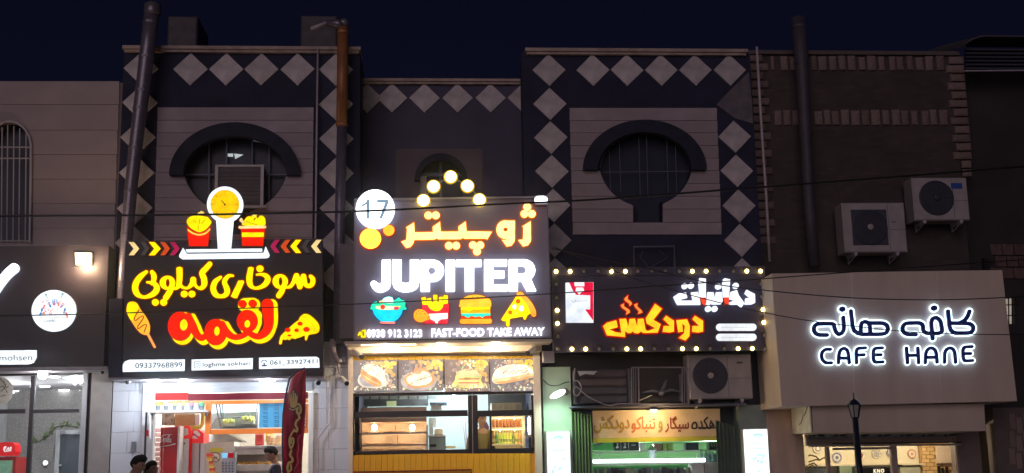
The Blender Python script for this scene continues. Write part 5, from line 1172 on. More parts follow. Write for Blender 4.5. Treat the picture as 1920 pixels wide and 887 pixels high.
# open glass door with stickers
gd = T('glass_door', 285, 880, -.25, 'open glass door with black edge and a column of pink stickers', 'door')
X_0, X_1, Z_0, Z_1 = rect(266.5, 773, 270, 1100, -.3); MB().box(X_0, X_1, -.3, -.27, .16, Z_1).build('edge_post', M_black, gd)
X_2, X_3, Z_0, Z_1 = rect(271, 773, 303, 1100, -.28); MB().box(X_1, X_3, -.285, -.278, .16, Z_1).build('pane', M_glass, gd)
MB().box(X_1, X_3, -.3, -.26, Z_1+.002, Z_1+.02).build('top_rail', M_alu, gd)
for k in range(10): MB().pbox(291.5-(k % 2), 803+k*9, 301.5-(k % 2), 810.5+k*9, -.29, .004).build('sticker', mat('pink_sticker', (.75, .38, .34), .6, vary=.2), gd)
MB().pbox(275, 806, 281, 818, -.29, .004).build('sticker', M_red, gd)
MB().tube([U(281, 778, -.33), U(281, 822, -.33)], .02, 8).build('handle', M_white, gd)
# counter area
ct = T('shop_counter', 470, 880, .9, 'cream display counter with shelves in the fried-chicken shop', 'counter')
for (x0, y0, x1, y1, Y, dp, m) in ((382, 829, 436, 1100, .95, .6, mat('cream_panel', (.66, .62, .55), .5)), (430, 836, 530, 840, 1.0, .5, M_alu), (436, 840.3, 530, 851, 1.05, .5, mat('cream_panel', (0, 0, 0))), (446, 852, 530, 866, 1.35, .1, mat('counter_back', (.42, .36, .31), .5)),
        (440, 871, 530, 882, 1.0, .5, mat('cream_panel', (0, 0, 0))), (440, 882.3, 530, 1100, 1.05, .5, mat('counter_back', (.42, .36, .31)))):
    X_0, X_1, Z_0, Z_1 = rect(x0, y0, x1, y1, Y); MB().box(X_0, X_1, Y, Y+dp, max(.16, Z_0), Z_1).build('panel', m, ct)
b = MB(); q = random.Random(3)
for i in range(34): b.ball(U(446+i*2.2, 869-q.random()*1.5, 1.1+q.random()*.15), q.uniform(.016, .028), 5)
reg(b.build('fried_food', mat('fried_gold', (.75, .42, .08), .6, vary=.3), ct), kind='stuff')
cr = T('cash_register', 426, 868, .6, 'cash register with blue and red display and grey keys on the counter', 'cash register')
MB().pbox(414, 848, 440, 1000, .66, .12, .01).build('body', mat('register_grey', (.50, .52, .58), .5), cr)
MB().pbox(416, 849.5, 426.5, 858.5, .645, .01).build('screen', em('blue_screen', (.25, .62, .95), .9), cr); MB().pbox(427, 849.5, 438, 858.5, .645, .01).build('panel', M_red, cr)
it = []
for i in range(4):
    for k in range(5): it.append(('ell', (418+i*6, 868+k*5.2, 1.6), (.10, .13, .2)))
reg(printed('keys', (0, 0, 1), it, .655, P_attr, cr), kind='stuff')
ns = T('no_smoking_sign', 404, 866, .5, 'round no-smoking sign on the counter glass', 'sign'); c = (404, 857)
g = G((0, 0, 1)); g.ell(404, 857.5, 9, 9.5); MB().loops(g.contours(), .52, .006).build('disc', mat('cream_disc', (.72, .66, .55), .5), ns)
g = G((0, 0, 1)); g.ell(404, 857.5, 9, 9.5); g.ell(404, 857.5, 7.8, 8.2, -1); g.stroke([(398, 852), (410, 863)], 1.2); g.stroke([(399, 859), (407, 857)], 1.6); MB().loops(g.contours(), .515, .003).build('symbol', mat('brown_print', (.16, .06, .05), .5), ns)
sr = T('snack_rack', 395, 880, .45, 'stack of red and orange snack packets beside the no-smoking sign', 'snack packets'); q = random.Random(8)
for i in range(9): MB().pbox(387+q.uniform(-1, 2)+i*.9, 850+i*4.4, 395+q.uniform(0, 3)+i*.9, 856+i*4.4, .4+i*.01, .05, .004).build('packet', mat(('packet_red', 'packet_orange', 'packet_yellow')[i % 3], ((.75, .05, .03), (.9, .35, .05), (.9, .6, .1))[i % 3], .4), sr)
ibox('price_card', 394, 840, 417, 847, .9, .02, mat('lime_card', (.65, .60, .05), .5), 'yellow price card on the cream counter', 'card')
ibox('carrier_bag', 478, 813, 493, 835, 1.5, .15, mat('maroon_bag', (.35, .03, .03), .5, vary=.3), 'dark red carrier bag standing on the back counter', 'bag', b=.02)
t = T('picture_frame', 504, 827, 1.9, 'small yellow framed notice on the back wall', 'notice'); MB().pbox(498, 812, 511, 828, 1.9, .03).build('frame', mat('mustard', (.75, .5, .05), .5), t); MB().pbox(501, 815, 508, 825, 1.895, .01).build('print', M_white, t)
for k in range(3):
    ibox('bread_crate', 500+k*9, 817+(k % 2)*4, 508+k*9, 834, 1.7, .3, mat('bread_tan', (.62, .42, .24), .7, vary=.35, nscale=20), ('tan crate of bread rolls nearest the yellow notice', 'tan crate of bread rolls in the middle of the row of three', 'tan crate of bread rolls nearest the banner')[k], 'crate', 'bread crates on the back counter')
b = MB(); b.loops([[(383, 813), (426, 814), (448, 824), (456, 828), (383, 829)]], 2.6, .6); reg(b.build('extractor_hood', mat('hood_grey', (.28, .30, .31), .4)), 'grey sloping extractor hood behind the counter', 'extractor hood')
# underside lamps of sign B
for x in (290, 344, 501):
    p = U(x, 709.5, -.6); MB().lathe([(.12, -.02), (.13, 0)], (p[0], -.58, UZ(x, 708.6, -.85)-.012), 'z', 18).build('downlight', em('downlight_cool', (.9, .96, 1), 13), SB)
    lamp('downlight_lamp', (p[0], -.66, UZ(x, 709, -.85)-.09), 26, (.84, .92, 1), 'POINT', .07, SB)
# cctv cameras
def cctv(x, y, Y, lab, dx=1, dome=False):
    t = T('security_camera', x, y, Y, lab, 'security camera', 'security cameras on the shop fronts'); c = Vector(U(x, y, Y))
    if dome:
        MB().pbox(x-7, y-9, x+7, y-5, Y, .1).build('base', M_white, t); MB().lathe([(.06, 0), (.055, -.05), (.035, -.08)], c+Vector((0, 0, .06)), 'z', 14).build('shell', M_white, t, smooth=True); MB().ball(c+Vector((0, -.04, -.01)), .032, 10).build('lens', M_black, t)
    else:
        MB().tube([c+Vector((-.10*dx, .16, .10)), c+Vector((.02*dx, -.04, .0))], .042, 10).build('body', M_white, t); MB().tube([c+Vector((.02*dx, -.04, .0)), c+Vector((.035*dx, -.062, -.01))], .038, 10).build('lens', M_black, t); MB().tube([c+Vector((-.06*dx, .1, .08)), c+Vector((-.06*dx, .3, .14))], .014, 6).build('bracket', M_grey, t)
cctv(240, 716, -.5, 'white dome camera at the left corner under the fried-chicken sign', dome=True); cctv(597, 718, -.3, 'white bullet camera facing out at the right end of the fried-chicken sign', .1)
cctv(193, 697, -.3, 'white dome camera at the right end of the far left sign', dome=True)
cctv(648, 719, -.2, 'dark-nosed bullet camera on the pale wall beside the burger posters', .8)
cctv(675, 669, -.6, 'white bullet camera under the left end of the JUPITER sign', 1); cctv(992, 662, -.6, 'white bullet camera under the right end of the JUPITER sign', -1)
# pipes on the white wall
for pts, r, lab in (([(627, 640), (632, 665), (636, 700), (619, 705), (619, 796), (611, 800), (597, 822), (596, 900)], .013, 'white conduit bending down the white tiled pier'), ([(612, 705), (613, 795)], .011, 'thin white conduit beside the bent one on the white pier')):
    reg(MB().tube([U(x, y, -.06) for x, y in pts], r, 8).build('conduit', M_pipe), lab, 'pipe')
reg(MB().tube([U(x, y, -.35) for x, y in ((625, 636), (624, 655), (628, 668), (634, 676), (641, 676))], [.05, .05, .045, .035, .03], 10).build('flexible_hose', M_pipe, smooth=True), 'curved grey-white hose beside the JUPITER sign corner', 'hose')
ibox('junction_box', 629, 645, 648, 679, -.15, .12, M_grille_d, 'dark junction box behind the curved hose', 'box'); ibox('junction_box', 1018, 658, 1040, 679, -.55, .15, M_grille, 'grey square junction box between the JUPITER and tobacco signs', 'box', b=.015)
for k in range(2): ibox('light_switch', 246, 828, 255, 846, -.03, .05, mat('switch_grey', (.2, .2, .22), .5), 'grey wall box on the left white pier', 'box') if k == 0 else None
# feather flag
Yp = -2.2
ff = thing('feather_flag', (UX(550, 880, Yp), Yp, .145), 'tall maroon feather flag with gold fries and script in front of the chicken shop', 'flag')
M_flag = mat('maroon_cloth', (.55, .02, .055), .7, vary=.1, nscale=8)
outl = [(535, 1080), (532, 887), (531, 830), (532, 780), (536, 745), (544, 712), (555, 698), (573, 691.5), (573.5, 730), (572, 800), (568, 850), (566, 887), (566, 1080)]
L_, R_ = outl[:8], outl[7:]
def edge(pts, y):
    P = sorted(pts, key=lambda p: p[1])
    for a, b in zip(P[:-1], P[1:]):
        if a[1] <= y <= b[1]: return a[0]+(b[0]-a[0])*(y-a[1])/max(1e-6, b[1]-a[1])
    return P[-1][0]
v = []; f = []; ny, nx = 60, 14
def flagY(s_, y): return Yp+.05*math.sin(s_*7+y*.02)+.02*math.sin(s_*15-y*.05)
for i in range(ny+1):
    y = 692+(1075-692)*(i/ny)**1.15
    for j in range(nx+1):
        s_ = j/nx; x = edge(L_, y)*(1-s_)+edge(R_, y)*s_; p = U(x, y, Yp); v.append((p[0], flagY(s_, y), p[2]))
for i in range(ny):
    for j in range(nx): a = i*(nx+1)+j; f.append((a, a+1, a+nx+2, a+nx+1))
nf = len(v); v += [(x, y+.006, z) for x, y, z in v]; f += [tuple(k+nf for k in q[::-1]) for q in f]
obj('cloth', v, f, M_flag, ff, smooth=True)
MB().tube([U(x-1, y, Yp) for x, y in ((536, 1075), (532, 887), (530.5, 830), (531.5, 780), (535.5, 745), (543.5, 711), (555, 696.5), (573, 690))], .014, 8).build('pole', mat('pole_dark', (.05, .06, .16), .4), ff)
p = U(535, 1075, Yp); MB().box(p[0]-.2, p[0]+.2, Yp-.2, Yp+.2, .146, .18).build('base_plate', M_black, ff)
TFl = (380, 730, 5.65)
gold = (.80, .55, .16)
g1 = G(TFl)
for s_ in ([(925, 60), (945, 190)], [(945, 50), (955, 190)], [(968, 25), (968, 195)], [(990, 50), (982, 190)], [(1008, 75), (995, 180)]): g1.stroke(s_, 16, False)
g1.stroke([(925, 205), (960, 222), (1000, 205)], 12)
g2 = G(TFl); g2.stroke([(1015, 160), (1035, 170), (1045, 210), (1040, 250), (1015, 260), (1005, 230), (1015, 200)], 24); g2.stroke([(1020, 260), (1030, 310), (1000, 340), (990, 380), (1010, 420), (1000, 450), (975, 430)], 22)
g2.stroke([(975, 440), (950, 470), (925, 540), (935, 620), (955, 610), (970, 560), (965, 520), (945, 530), (945, 570)], 20); g2.stroke([(945, 650), (935, 700), (960, 740), (950, 770), (920, 780), (905, 830), (915, 880)], 26); g2.stroke([(940, 800), (945, 850), (925, 870)], 20)
g3 = G(TFl); g3.stroke([(1040, 480), (1015, 540), (1022, 620), (1010, 700), (1018, 780), (985, 830), (975, 880)], 7)
for k, (gg, m) in enumerate(((g1, mat('gold_print', gold, .5, vary=.1)), (g2, MATS['gold_print']), (g3, mat('pink_print', (.6, .2, .25), .5)))):
    for lev, mm, dz in ((1.0, mat('black_print_edge', (.02, .01, .012), .6), .10), (0, m, .108)):
        if k == 2 and lev: continue
        bb = MB()
        for lp in [gg.contours(lev)]: bb.loops(lp, Yp-.0, 0)
        bb.v = [(x, flagY((x-UX(531, 800, Yp))/.36, 0)*0+Yp-dz+.02, z) for x, y, z in bb.v]; bb.build('flag_print', mm, ff)
# ---------------------------------------------------------------- shop C, Jupiter
for x0, x1, nm in ((652, 661, 'post'), (1004, 1017, 'post')):
    X_0, X_1, Z_0, Z_1 = rect(x0, 650, x1, 1100, -.1); MB().box(X_0, X_1, -.12, .3, .15, Z_1).build('shopfront_post', M_beige, B3)
MB().pbox(661, 651, 1004, 666.5, -.02, .3).build('roller_housing', mat('warm_beige_band', (.66, .54, .42), .5, vary=.05), B3)  # plain beige band under the soffit
sc_ = front(B3, 'shop_front', 832)
M_yel = mat('ochre_plank', (.80, .43, .02), .45, vary=.07, nscale=3)
for i in range(26): MB().pbox(661.5+i*13.1, 667, 674+i*13.1, 676, -.04, .05, .004).build('header_board', mat('yellow_plank', (.85, .50, .02), .45, vary=.05), sc_)
for (x0, y0, x1, y1) in ((661, 735, 1005, 740.5), (661, 770.5, 877, 782), (896, 769, 1000, 780), (661, 843, 1006, 850), (661, 740.7, 664.5, 842.8), (878, 740.7, 885.5, 842.8), (886.3, 740.7, 896, 842.8), (997, 740.7, 1005.5, 842.8), (918.5, 780.5, 922, 842.8)):
    MB().pbox(x0, y0, x1, y1, .0, .07).build('frame', M_black, sc_)
MB().pbox(885.6, 736, 886.3, 850, -.004, .07).build('seam_strip', M_alu, sc_); MB().pbox(661, 733.6, 1003, 735.2, -.03, .05).build('sill_strip', M_alu, sc_)
for (x0, y0, x1, y1) in ((664.5, 740.7, 877.8, 770.3), (896.2, 740.7, 997, 768.8), (664.5, 782.2, 877.8, 842.8), (896.2, 780.2, 918, 842.8), (922.2, 780.2, 997, 842.8)): MB().pbox(x0, y0, x1, y1, .04, .008).build('pane', M_glass, sc_)
for i in range(32):
    x0 = 661.5+i*10.85; 
    if x0 > 1004: break
    X_0, X_1, Z_0, Z_1 = rect(x0, 850.4, x0+10.55, 1100, .0); MB().box(X_0, X_1, .0, .04, .16, Z_1, .004).build('plank', M_yel, sc_)
MB().pbox(661, 882, 885, 884, -.02, .03).build('panel_edge', M_maroon, sc_); MB().pbox(883, 884.2, 885.3, 960, -.02, .03).build('panel_edge', M_maroon, sc_)
X_0, X_1, Z_0, Z_1 = rect(661, 850, 1006, 1100, .05); MB().box(X_0, X_1, .05, .1, .15, Z_1).build('backing', M_brownin, sc_)
# posters
bgc = [(.36, .29, .27), (.34, .27, .26), (.42, .29, .24), (.33, .27, .26)]
def poster(k, x0, x1, label, shapes, q):
    y0, y1 = 674.5+(1-k)*1.0, 733.5
    t = thing('food_poster', U((x0+x1)/2, y1, -.06), label, 'poster', 'back-lit food posters')
    MB().pbox(x0, y0, x1, y1, -.05, .05).build('light_box', em('poster_bg_%d' % k, bgc[k], .85), t)
    it = []
    w_ = x1-x0
    for i in range(60):   # out-of-focus glow in the picture's upper right
        u_, v_ = q.random()**.6, q.random()**1.5; k_ = max(0, u_*1.15-v_*.9-.15); k_ = min(1, k_*1.3)
        it.append(('ell', (x0+3.6+(w_-7.2)*u_, y0+3.6+(y1-y0-8)*v_, 3.4), tuple(bgc[k][z]*(1-k_)+(.95, .48, .05)[z]*k_*.95 for z in range(3))))
    for i in range(18):   # out-of-focus orange light in the upper right of the picture
        a = q.uniform(0, 1)**.7; it.append(('ell', (x0+w_*(.60+.4*a)-2, y0+2.5+q.uniform(0, 16)*(1-.3*a), q.uniform(1.2, 2.4)), (.85, .42+.15*q.random(), .10)))
    for i in range(9): it.append(('ell', (x1-q.uniform(2, 20), y0+q.uniform(3, 9), q.uniform(2.2, 3.4)), (.95, .50+.2*q.random(), .06)))
    for i in range(34): it.append(('ell', (q.uniform(x0+2, x1-2), q.uniform(y0+2, y1-3), q.uniform(.5, 1.4)), q.choice([(.95, .65, .2), (.9, .85, .7), (.8, .35, .2), (.95, .8, .4)])))
    for i in range(26): it.append(('ell', (q.uniform(x0+3, x1-3), y1-q.uniform(1.5, 10), q.uniform(.9, 1.9)), q.choice([(.75, .7, .35), (.55, .7, .4), (.85, .75, .6), (.7, .35, .2)])))
    it += shapes
    # lower parts are painted in pixel coordinates
    printed('print', (0, 0, 1), it, -.052, E_attr_p, t, dz=.0004)
E_attr_p = mat('backlit_print', (.2, .2, .2), .4, vary=0, emit=(1, 1, 1), es=1.45, attr=True)
q = random.Random(12)
PZ = lambda pts: [(660+x/5.333, 630+y/5.333) for x, y in pts]
bun, bun2, pale = (.80, .36, .13), (.90, .58, .28), (.92, .82, .62)
def dots(n, x0, y0, x1, y1, cs, r=(1, 2)):
    cs = list(cs)+[(.45, .22, .10), (.95, .9, .8), (.7, .45, .2)]; r = (r[0]*.55, r[1]*.8); n = int(n*2.4)
    return [('ell', (660+q.uniform(x0, x1)/5.333, 630+q.uniform(y0, y1)/5.333, q.uniform(*r)), q.choice(cs)) for _ in range(n)]
poster(0, 662, 744.5, 'lit food poster of a long sandwich on an oval plate, leftmost of four', [('blob', PZ([(58, 430), (90, 380), (200, 360), (340, 370), (372, 420), (350, 490), (250, 522), (130, 515), (70, 480)]), (.72, .62, .52)), ('blob', PZ([(75, 430), (100, 392), (200, 375), (330, 385), (352, 420), (335, 478), (250, 505), (135, 500), (85, 470)]), (.45, .37, .34)),
    ('blob', PZ([(95, 330), (130, 290), (220, 280), (300, 330), (330, 400), (345, 480), (300, 490), (240, 440), (160, 400)]), pale)]+dots(34, 110, 285, 330, 460, [(.95, .75, .1), (.9, .85, .6), (.55, .7, .3), (.75, .25, .1), (.95, .9, .8)])+[('blob', PZ([(88, 340), (105, 330), (150, 370), (220, 410), (290, 455), (290, 500), (240, 503), (170, 470), (110, 420), (90, 380)]), bun), ('stroke', (PZ([(110, 390), (180, 440), (270, 485)]), 2.2), bun2)], q)
poster(1, 747.5, 831, 'lit food poster of a sliced pizza with a flame, second from left', [('blob', PZ([(490, 470), (510, 400), (640, 350), (790, 380), (850, 430), (800, 520), (680, 545), (550, 530)]), (.50, .42, .38)), ('blob', PZ([(520, 440), (560, 385), (680, 330), (790, 370), (830, 430), (790, 490), (690, 518), (580, 510)]), bun),
    ('blob', PZ([(545, 435), (580, 395), (680, 350), (770, 375), (800, 430), (765, 475), (680, 498), (590, 492)]), pale)]+dots(34, 560, 370, 780, 480, [(.8, .25, .1), (.6, .72, .35), (.95, .9, .75), (.9, .75, .4)], (.7, 1.5))+[('blob', PZ([(620, 375), (640, 290), (665, 320), (700, 280), (690, 350), (720, 300), (690, 370)]), (.85, .33, .15)), ('stroke', (PZ([(555, 500), (640, 450), (790, 400)]), .9), (.45, .2, .1))], q)
poster(2, 834, 916.5, 'lit food poster of a tall stacked burger with lettuce, third from left', [('blob', PZ([(1010, 510), (1030, 440), (1060, 380), (1280, 380), (1290, 440), (1290, 510)]), (.8, .68, .2))]+dots(20, 1090, 240, 1240, 330, [(.5, .75, .3), (.7, .85, .4), (.9, .9, .6)], (1.2, 2.6))+
    [('blob', PZ([(1045, 390), (1070, 350), (1150, 330), (1250, 350), (1275, 395), (1160, 400)]), bun2), ('stroke', (PZ([(1060, 410), (1270, 405)]), 2.6), (.55, .7, .25)), ('stroke', (PZ([(1070, 430), (1265, 428)]), 3.4), (.6, .25, .12)), ('stroke', (PZ([(1060, 450), (1275, 450)]), 2.4), (.95, .75, .25)), ('stroke', (PZ([(1070, 468), (1265, 466)]), 3), (.6, .25, .12)), ('stroke', (PZ([(1065, 488), (1270, 486)]), 4), bun2),
     ('stroke', (PZ([(1140, 342), (1200, 340)]), 1.6), (.75, .2, .1))]+dots(30, 940, 490, 1350, 520, [(.95, .8, .25), (.9, .85, .5), (.5, .65, .3)]), q)
poster(3, 919.5, 1002.5, 'lit food poster of a loaded hot dog, rightmost of four', [('blob', PZ([(1400, 440), (1440, 340), (1560, 290), (1740, 290), (1805, 340), (1800, 400), (1600, 440), (1460, 480)]), pale), ('blob', PZ([(1410, 440), (1500, 420), (1640, 400), (1800, 370), (1800, 410), (1700, 440), (1500, 475), (1430, 470)]), bun2), ('blob', PZ([(1430, 460), (1600, 440), (1790, 400), (1700, 440), (1500, 478)]), bun)]+
    dots(36, 1450, 290, 1770, 380, [(.9, .4, .15), (.95, .85, .5), (.95, .9, .8), (.55, .65, .25)])+[('stroke', (PZ([(1510, 370), (1540, 345), (1570, 372), (1610, 345), (1640, 372), (1680, 340), (1710, 368), (1760, 345)]), 1.1), (.65, .08, .05))], q)
for x in (745.2, 831.6, 917.2): MB().pbox(x, 673, x+2, 734, -.052, .06).build('poster_divider', M_black, sc_)
# interior
X0, X1, Zc = room(B3, 662, 1004, 741, .35, 3.4, m=mat('mint_white_wall', (.60, .72, .72), .6, vary=.03), zf=.75)
area('room_lamp', X0+1.0, X1-.6, Zc-.05, .8, 3.0, 62, (.90, 1, 1))
ov = T('display_oven', 735, 845, .9, 'warm stainless display oven with glass shelves behind the left Jupiter window', 'oven')
MB().pbox(664, 742, 803, 760, 2.0, .3).build('dark_hood', mat('hood_dark_grey', (.09, .09, .10), .6, vary=.2), ov)  # plain dark grey panel above the oven
MB().pbox(670, 763.5, 800, 775, 1.0, .6, .01).build('top_duct', M_copper, ov); MB().pbox(664, 783, 800, 792, .95, .7, .01).build('upper_casing', M_copper, ov)
MB().pbox(664, 792.3, 800, 862, 1.35, .1).build('back_panel', mat('oven_inner', (.42, .33, .26), .4, vary=.3, nscale=4), ov)
for (x0, y0, x1, y1, Y, m) in ((668, 811, 801, 814, .9, M_alu), (668, 833, 801, 836.5, .9, M_copper), (667, 797, 669.5, 850, .9, M_alu), (799.5, 797, 802.5, 850, .9, M_alu), (741, 797, 742, 811, 1.1, M_brownin), (745, 815, 746, 833, 1.1, M_brownin), (664, 845, 802, 858, .9, M_brownin)): MB().pbox(x0, y0, x1, y1, Y, .05).build('shelf_rail', m, ov)
MB().pbox(668, 797, 802, 845, .88, .006).build('glass_front', M_glass, ov)
for x in (702, 773):
    p = U(x, 801, 1.15); MB().ball(p, .05, 10).build('oven_bulb', em('oven_bulb', (1, .75, .42), 16), ov, smooth=True); lamp('oven_lamp', (p[0], p[1]-.06, p[2]-.02), 16, (1, .66, .36), 'POINT', .05, ov)
q = random.Random(5)
for (x0, x1, y, n_) in ((780, 797, 810, 6), (676, 694, 810, 5), (712, 764, 810, 11), (684, 735, 832, 12), (750, 797, 832.5, 11), (675, 795, 843.5, 26)):
    for i in range(n_): MB().ball(U(x0+(x1-x0)*i/max(1, n_-1), y-q.random()*.5, 1.1), q.uniform(.018, .026), 6, sx=1.3, sz=.7).build('pastry', mat('baked_cream', (.45, .30, .18), .6, vary=.2), ov)
for k in range(8): MB().pbox(677+k*18, 742.5, 692+k*18, 748.5, 1.9, .01).build('price_tag', mat('pale_tag', (.42, .44, .46), .5, vary=.3), ov)
MB().pbox(725, 752, 743, 762, 1.6, .05).build('lit_notice', mat('lime_notice', (.4, .45, .2), .5, emit=(.5, .6, .35), es=.5), ov)
st = T('steam_machine', 818, 840, 1.8, 'grey kitchen machine with flat tray top against the pale wall', 'machine')
MB().pbox(806, 754, 838, 758.5, 1.8, .4, .01).build('tray', M_grille_d, st); MB().pbox(808, 759, 828, 772, 1.9, .3).build('neck', M_alu, st); MB().pbox(804, 784, 818, 800, 1.9, .3).build('body', M_alu, st)
ibox('bread_bin', 815, 803, 830, 815, 1.6, .25, mat('cream_bin', (.70, .60, .45), .5), 'cream plastic bin on the steel table', 'bin', b=.01)
ibox('paper_roll', 805, 797, 812, 815, 1.6, .12, M_white, 'white paper roll standing beside the cream bin', 'paper roll')
tb_ = T('steel_table', 822, 845, 1.7, 'pale steel table with shelf below behind the Jupiter window', 'table'); MB().pbox(803, 815.5, 836, 818, 1.6, .5).build('top', M_alu, tb_); MB().pbox(834, 818.3, 835.5, 848, 1.6, .04).build('leg', M_grille_d, tb_); MB().pbox(804, 818.3, 834, 846, 1.9, .1).build('panel', mat('pale_blue_panel', (.42, .5, .52), .5), tb_); MB().pbox(806, 833, 818, 838, 1.65, .1).build('scale', M_black, tb_)
reg(MB().tube([U(870, 789, 2.5), U(876, 850, 2.5)], .025, 6).build('broom_handle', M_grey), 'grey broom handle leaning on the pale wall', 'broom')
ibox('small_stool', 836, 836, 854, 840, 2.0, .3, M_card, 'low brown wooden stool by the pale wall', 'stool')
dk_ = T('drinks_shelf', 955, 843, 1.0, 'warm-lit drinks shelf of cans and green bottles behind the right Jupiter window', 'shelf')
MB().pbox(921, 772, 985, 870, 1.4, .05).build('back_panel', mat('warm_shelf_back', (.85, .66, .36), .5, emit=(1, .70, .32), es=.22), dk_)
for y in (780, 801.5, 832): MB().pbox(921, y, 980, y+3.2, 1.05, .35).build('shelf_board', mat('warm_board', (.85, .72, .5), .5), dk_)
MB().pbox(980, 776, 985, 870, 1.0, .4).build('side_panel', mat('warm_board', (0, 0, 0)), dk_)
for y in (783.5, 805): MB().pbox(923, y, 978, y+.8, 1.1, .03).build('shelf_light', em('shelf_strip', (1, .80, .42), 5), dk_)
area_('shelf_lamp', UX(923, 800, 1), UX(978, 800, 1), UZ(950, 783.5, 1), .95, 1.1, 3.5, (1, .8, .45)); area_('shelf_lamp', UX(923, 800, 1), UX(978, 800, 1), UZ(950, 805, 1), .95, 1.1, 4.5, (1, .85, .45))
for k in range(8):
    c = U(925.5+k*6.7, 801.3, 1.15); t = thing('drink_can', c, 'brown-red drink jar, %s from the left on the upper warm-lit shelf' % ('first', 'second', 'third', 'fourth', 'fifth', 'sixth', 'seventh', 'last')[k], 'jar', 'jars on the upper drinks shelf'); MB().lathe([(.024, 0), (.026, .01), (.026, .10), (.02, .12)], c, 'z', 10).build('body', mat('jar_redbrown', (.42, .13, .06), .4, vary=.3), t, smooth=True); MB().lathe([(.021, .121), (.021, .135)], c, 'z', 10).build('lid', M_card, t)
bcs = [((.20, .08, .02), 'brown'), ((.05, .16, .04), 'dark green'), ((.32, .42, .06), 'olive'), ((.45, .55, .05), 'lime'), ((.55, .60, .08), 'lime'), ((.60, .62, .10), 'lime'), ((.65, .60, .06), 'yellow'), ((.10, .2, .05), 'dark green'), ((.6, .5, .08), 'yellow'), ((.55, .25, .08), 'orange')]
for k, (cc, cn) in enumerate(bcs):
    c = U(925+k*5.4, 831.6, 1.15); t = thing('bottle', c, '%s glass bottle, %s from the left on the lower warm-lit shelf' % (cn, ('first', 'second', 'third', 'fourth', 'fifth', 'sixth', 'seventh', 'eighth', 'ninth', 'last')[k]), 'bottle', 'bottles on the lower drinks shelf')
    MB().lathe([(.022, 0), (.024, .01), (.024, .12), (.011, .155), (.010, .19)], c, 'z', 10).build('glass', mat('bottle_%d' % k, cc, .2, vary=.1, emit=cc, es=.35), t, smooth=True); MB().lathe([(.0245, .03), (.0245, .08)], c, 'z', 10).build('label', mat('bottle_label', (.25, .28, .12), .5, vary=.4), t); MB().lathe([(.012, .191), (.012, .205)], c, 'z', 8).build('cap', M_black, t)
tl_ = T('tube_lamp', 993, 815, .9, 'upright bright tube lamp at the right end of the drinks window', 'lamp'); MB().tube([U(992, 782, .9), U(992, 815, .9)], .018, 8).build('tube', em('tube_white', (1, .9, .75), 9), tl_); MB().pbox(990, 815.5, 995, 820, .88, .05).build('cap', M_white, tl_)
reg(MB().tube([U(986, 803, .85), U(984, 815, .85), U(988, 822, .85), U(990, 812, .85), U(986, 803, .85)], .01, 6).build('hanging_tongs', M_brownin), 'dark tongs hanging beside the upright tube lamp', 'tongs')
ub = T('wall_cabinet', 950, 770, 1.4, 'dark wall cabinet with beige trays above the drinks shelf', 'cabinet'); MB().pbox(915, 738, 1000, 769, 1.9, .1).build('back_panel', mat('cab_dark', (.10, .11, .13), .5, vary=.1), ub); MB().pbox(921, 755.5, 978, 770, 1.5, .2).build('tray_rack', mat('tray_beige', (.42, .36, .30), .6), ub)
for k in range(5): MB().pbox(922.5+k*11.3, 757.5, 932+k*11.3, 768, 1.48, .02).build('tray', mat('tray_tan', (.33, .27, .22), .6, vary=.2), ub)
# ---------------------------------------------------------------- shop D, tobacco
X_0, X_1, Z_0, Z_1 = rect(1022, 688, 1075, 1100, -.05)
MB().box(X_0, X_1, -.05, .4, .15, Z_1).build('shopfront_pillar', M_greensof, B4)
X_0, X_1, Z_0, Z_1 = rect(1393, 759, 1445, 1100, -.05); MB().box(X_0, X_1, -.05, .4, .15, Z_1).build('shopfront_pillar', mat('grey_green_paint', (.20, .25, .23), .6, vary=.1), B4)
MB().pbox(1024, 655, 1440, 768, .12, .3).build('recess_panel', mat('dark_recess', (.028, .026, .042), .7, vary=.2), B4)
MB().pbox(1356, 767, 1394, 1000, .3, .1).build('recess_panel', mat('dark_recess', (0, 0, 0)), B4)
def light_box(x0, x1, y0, lab, seed):
    t = T('light_box', (x0+x1)/2, 880, -.2, lab, 'light box'); X_0, X_1, Z_0, Z_1 = rect(x0, y0, x1, 1100, -.25)
    MB().box(X_0, X_1, -.22, -.052, .16, Z_1).build('casing', M_alu, t); MB().box(X_0+.015, X_1-.015, -.232, -.221, .18, Z_1-.015).build('panel', em('cool_light_panel', (.86, 1, 1), 1.7), t)
    c = (x0+x1)/2-2.5; w_ = (x1-x0)*.86; teal = (.30, .82, .84)
    it = [('ell', (c-1, y0+14, w_*.22, 5), teal), ('ell', (c-1, y0+15.5, w_*.20, 4), (.85, 1, 1)), ('stroke', ([(c-w_*.34, y0+32), (c-w_*.2, y0+27), (c+w_*.2, y0+27), (c+w_*.34, y0+32)], 2), (.55, .9, .9)), ('stroke', ([(c-w_*.3, y0+37), (c+w_*.3, y0+37)], 1.5), teal)]
    q = random.Random(seed)
    for i in range(14):
        bx_, by_ = c+q.uniform(-.34, .26)*w_, y0+q.uniform(46, 80); it.append(('blob', [(bx_+a*3, by_+b_*3) for a, b_ in ((0, 0), (1.5, .5), (1, 1.8), (-.6, 1.2))], (.5+.3*q.random(), .90, .92)))
    printed('print', (0, 0, 1), it, -.234, em2, t)
em2 = mat('backlit_teal_print', (.2, .2, .2), .4, vary=0, emit=(1, 1, 1), es=1.0, attr=True)
light_box(1027.5, 1073.5, 808, 'glowing white and turquoise light box on the green pillar left of the tobacco shop', 3)
light_box(1401, 1449, 803.5, 'glowing white and turquoise light box right of the tobacco shop', 9)
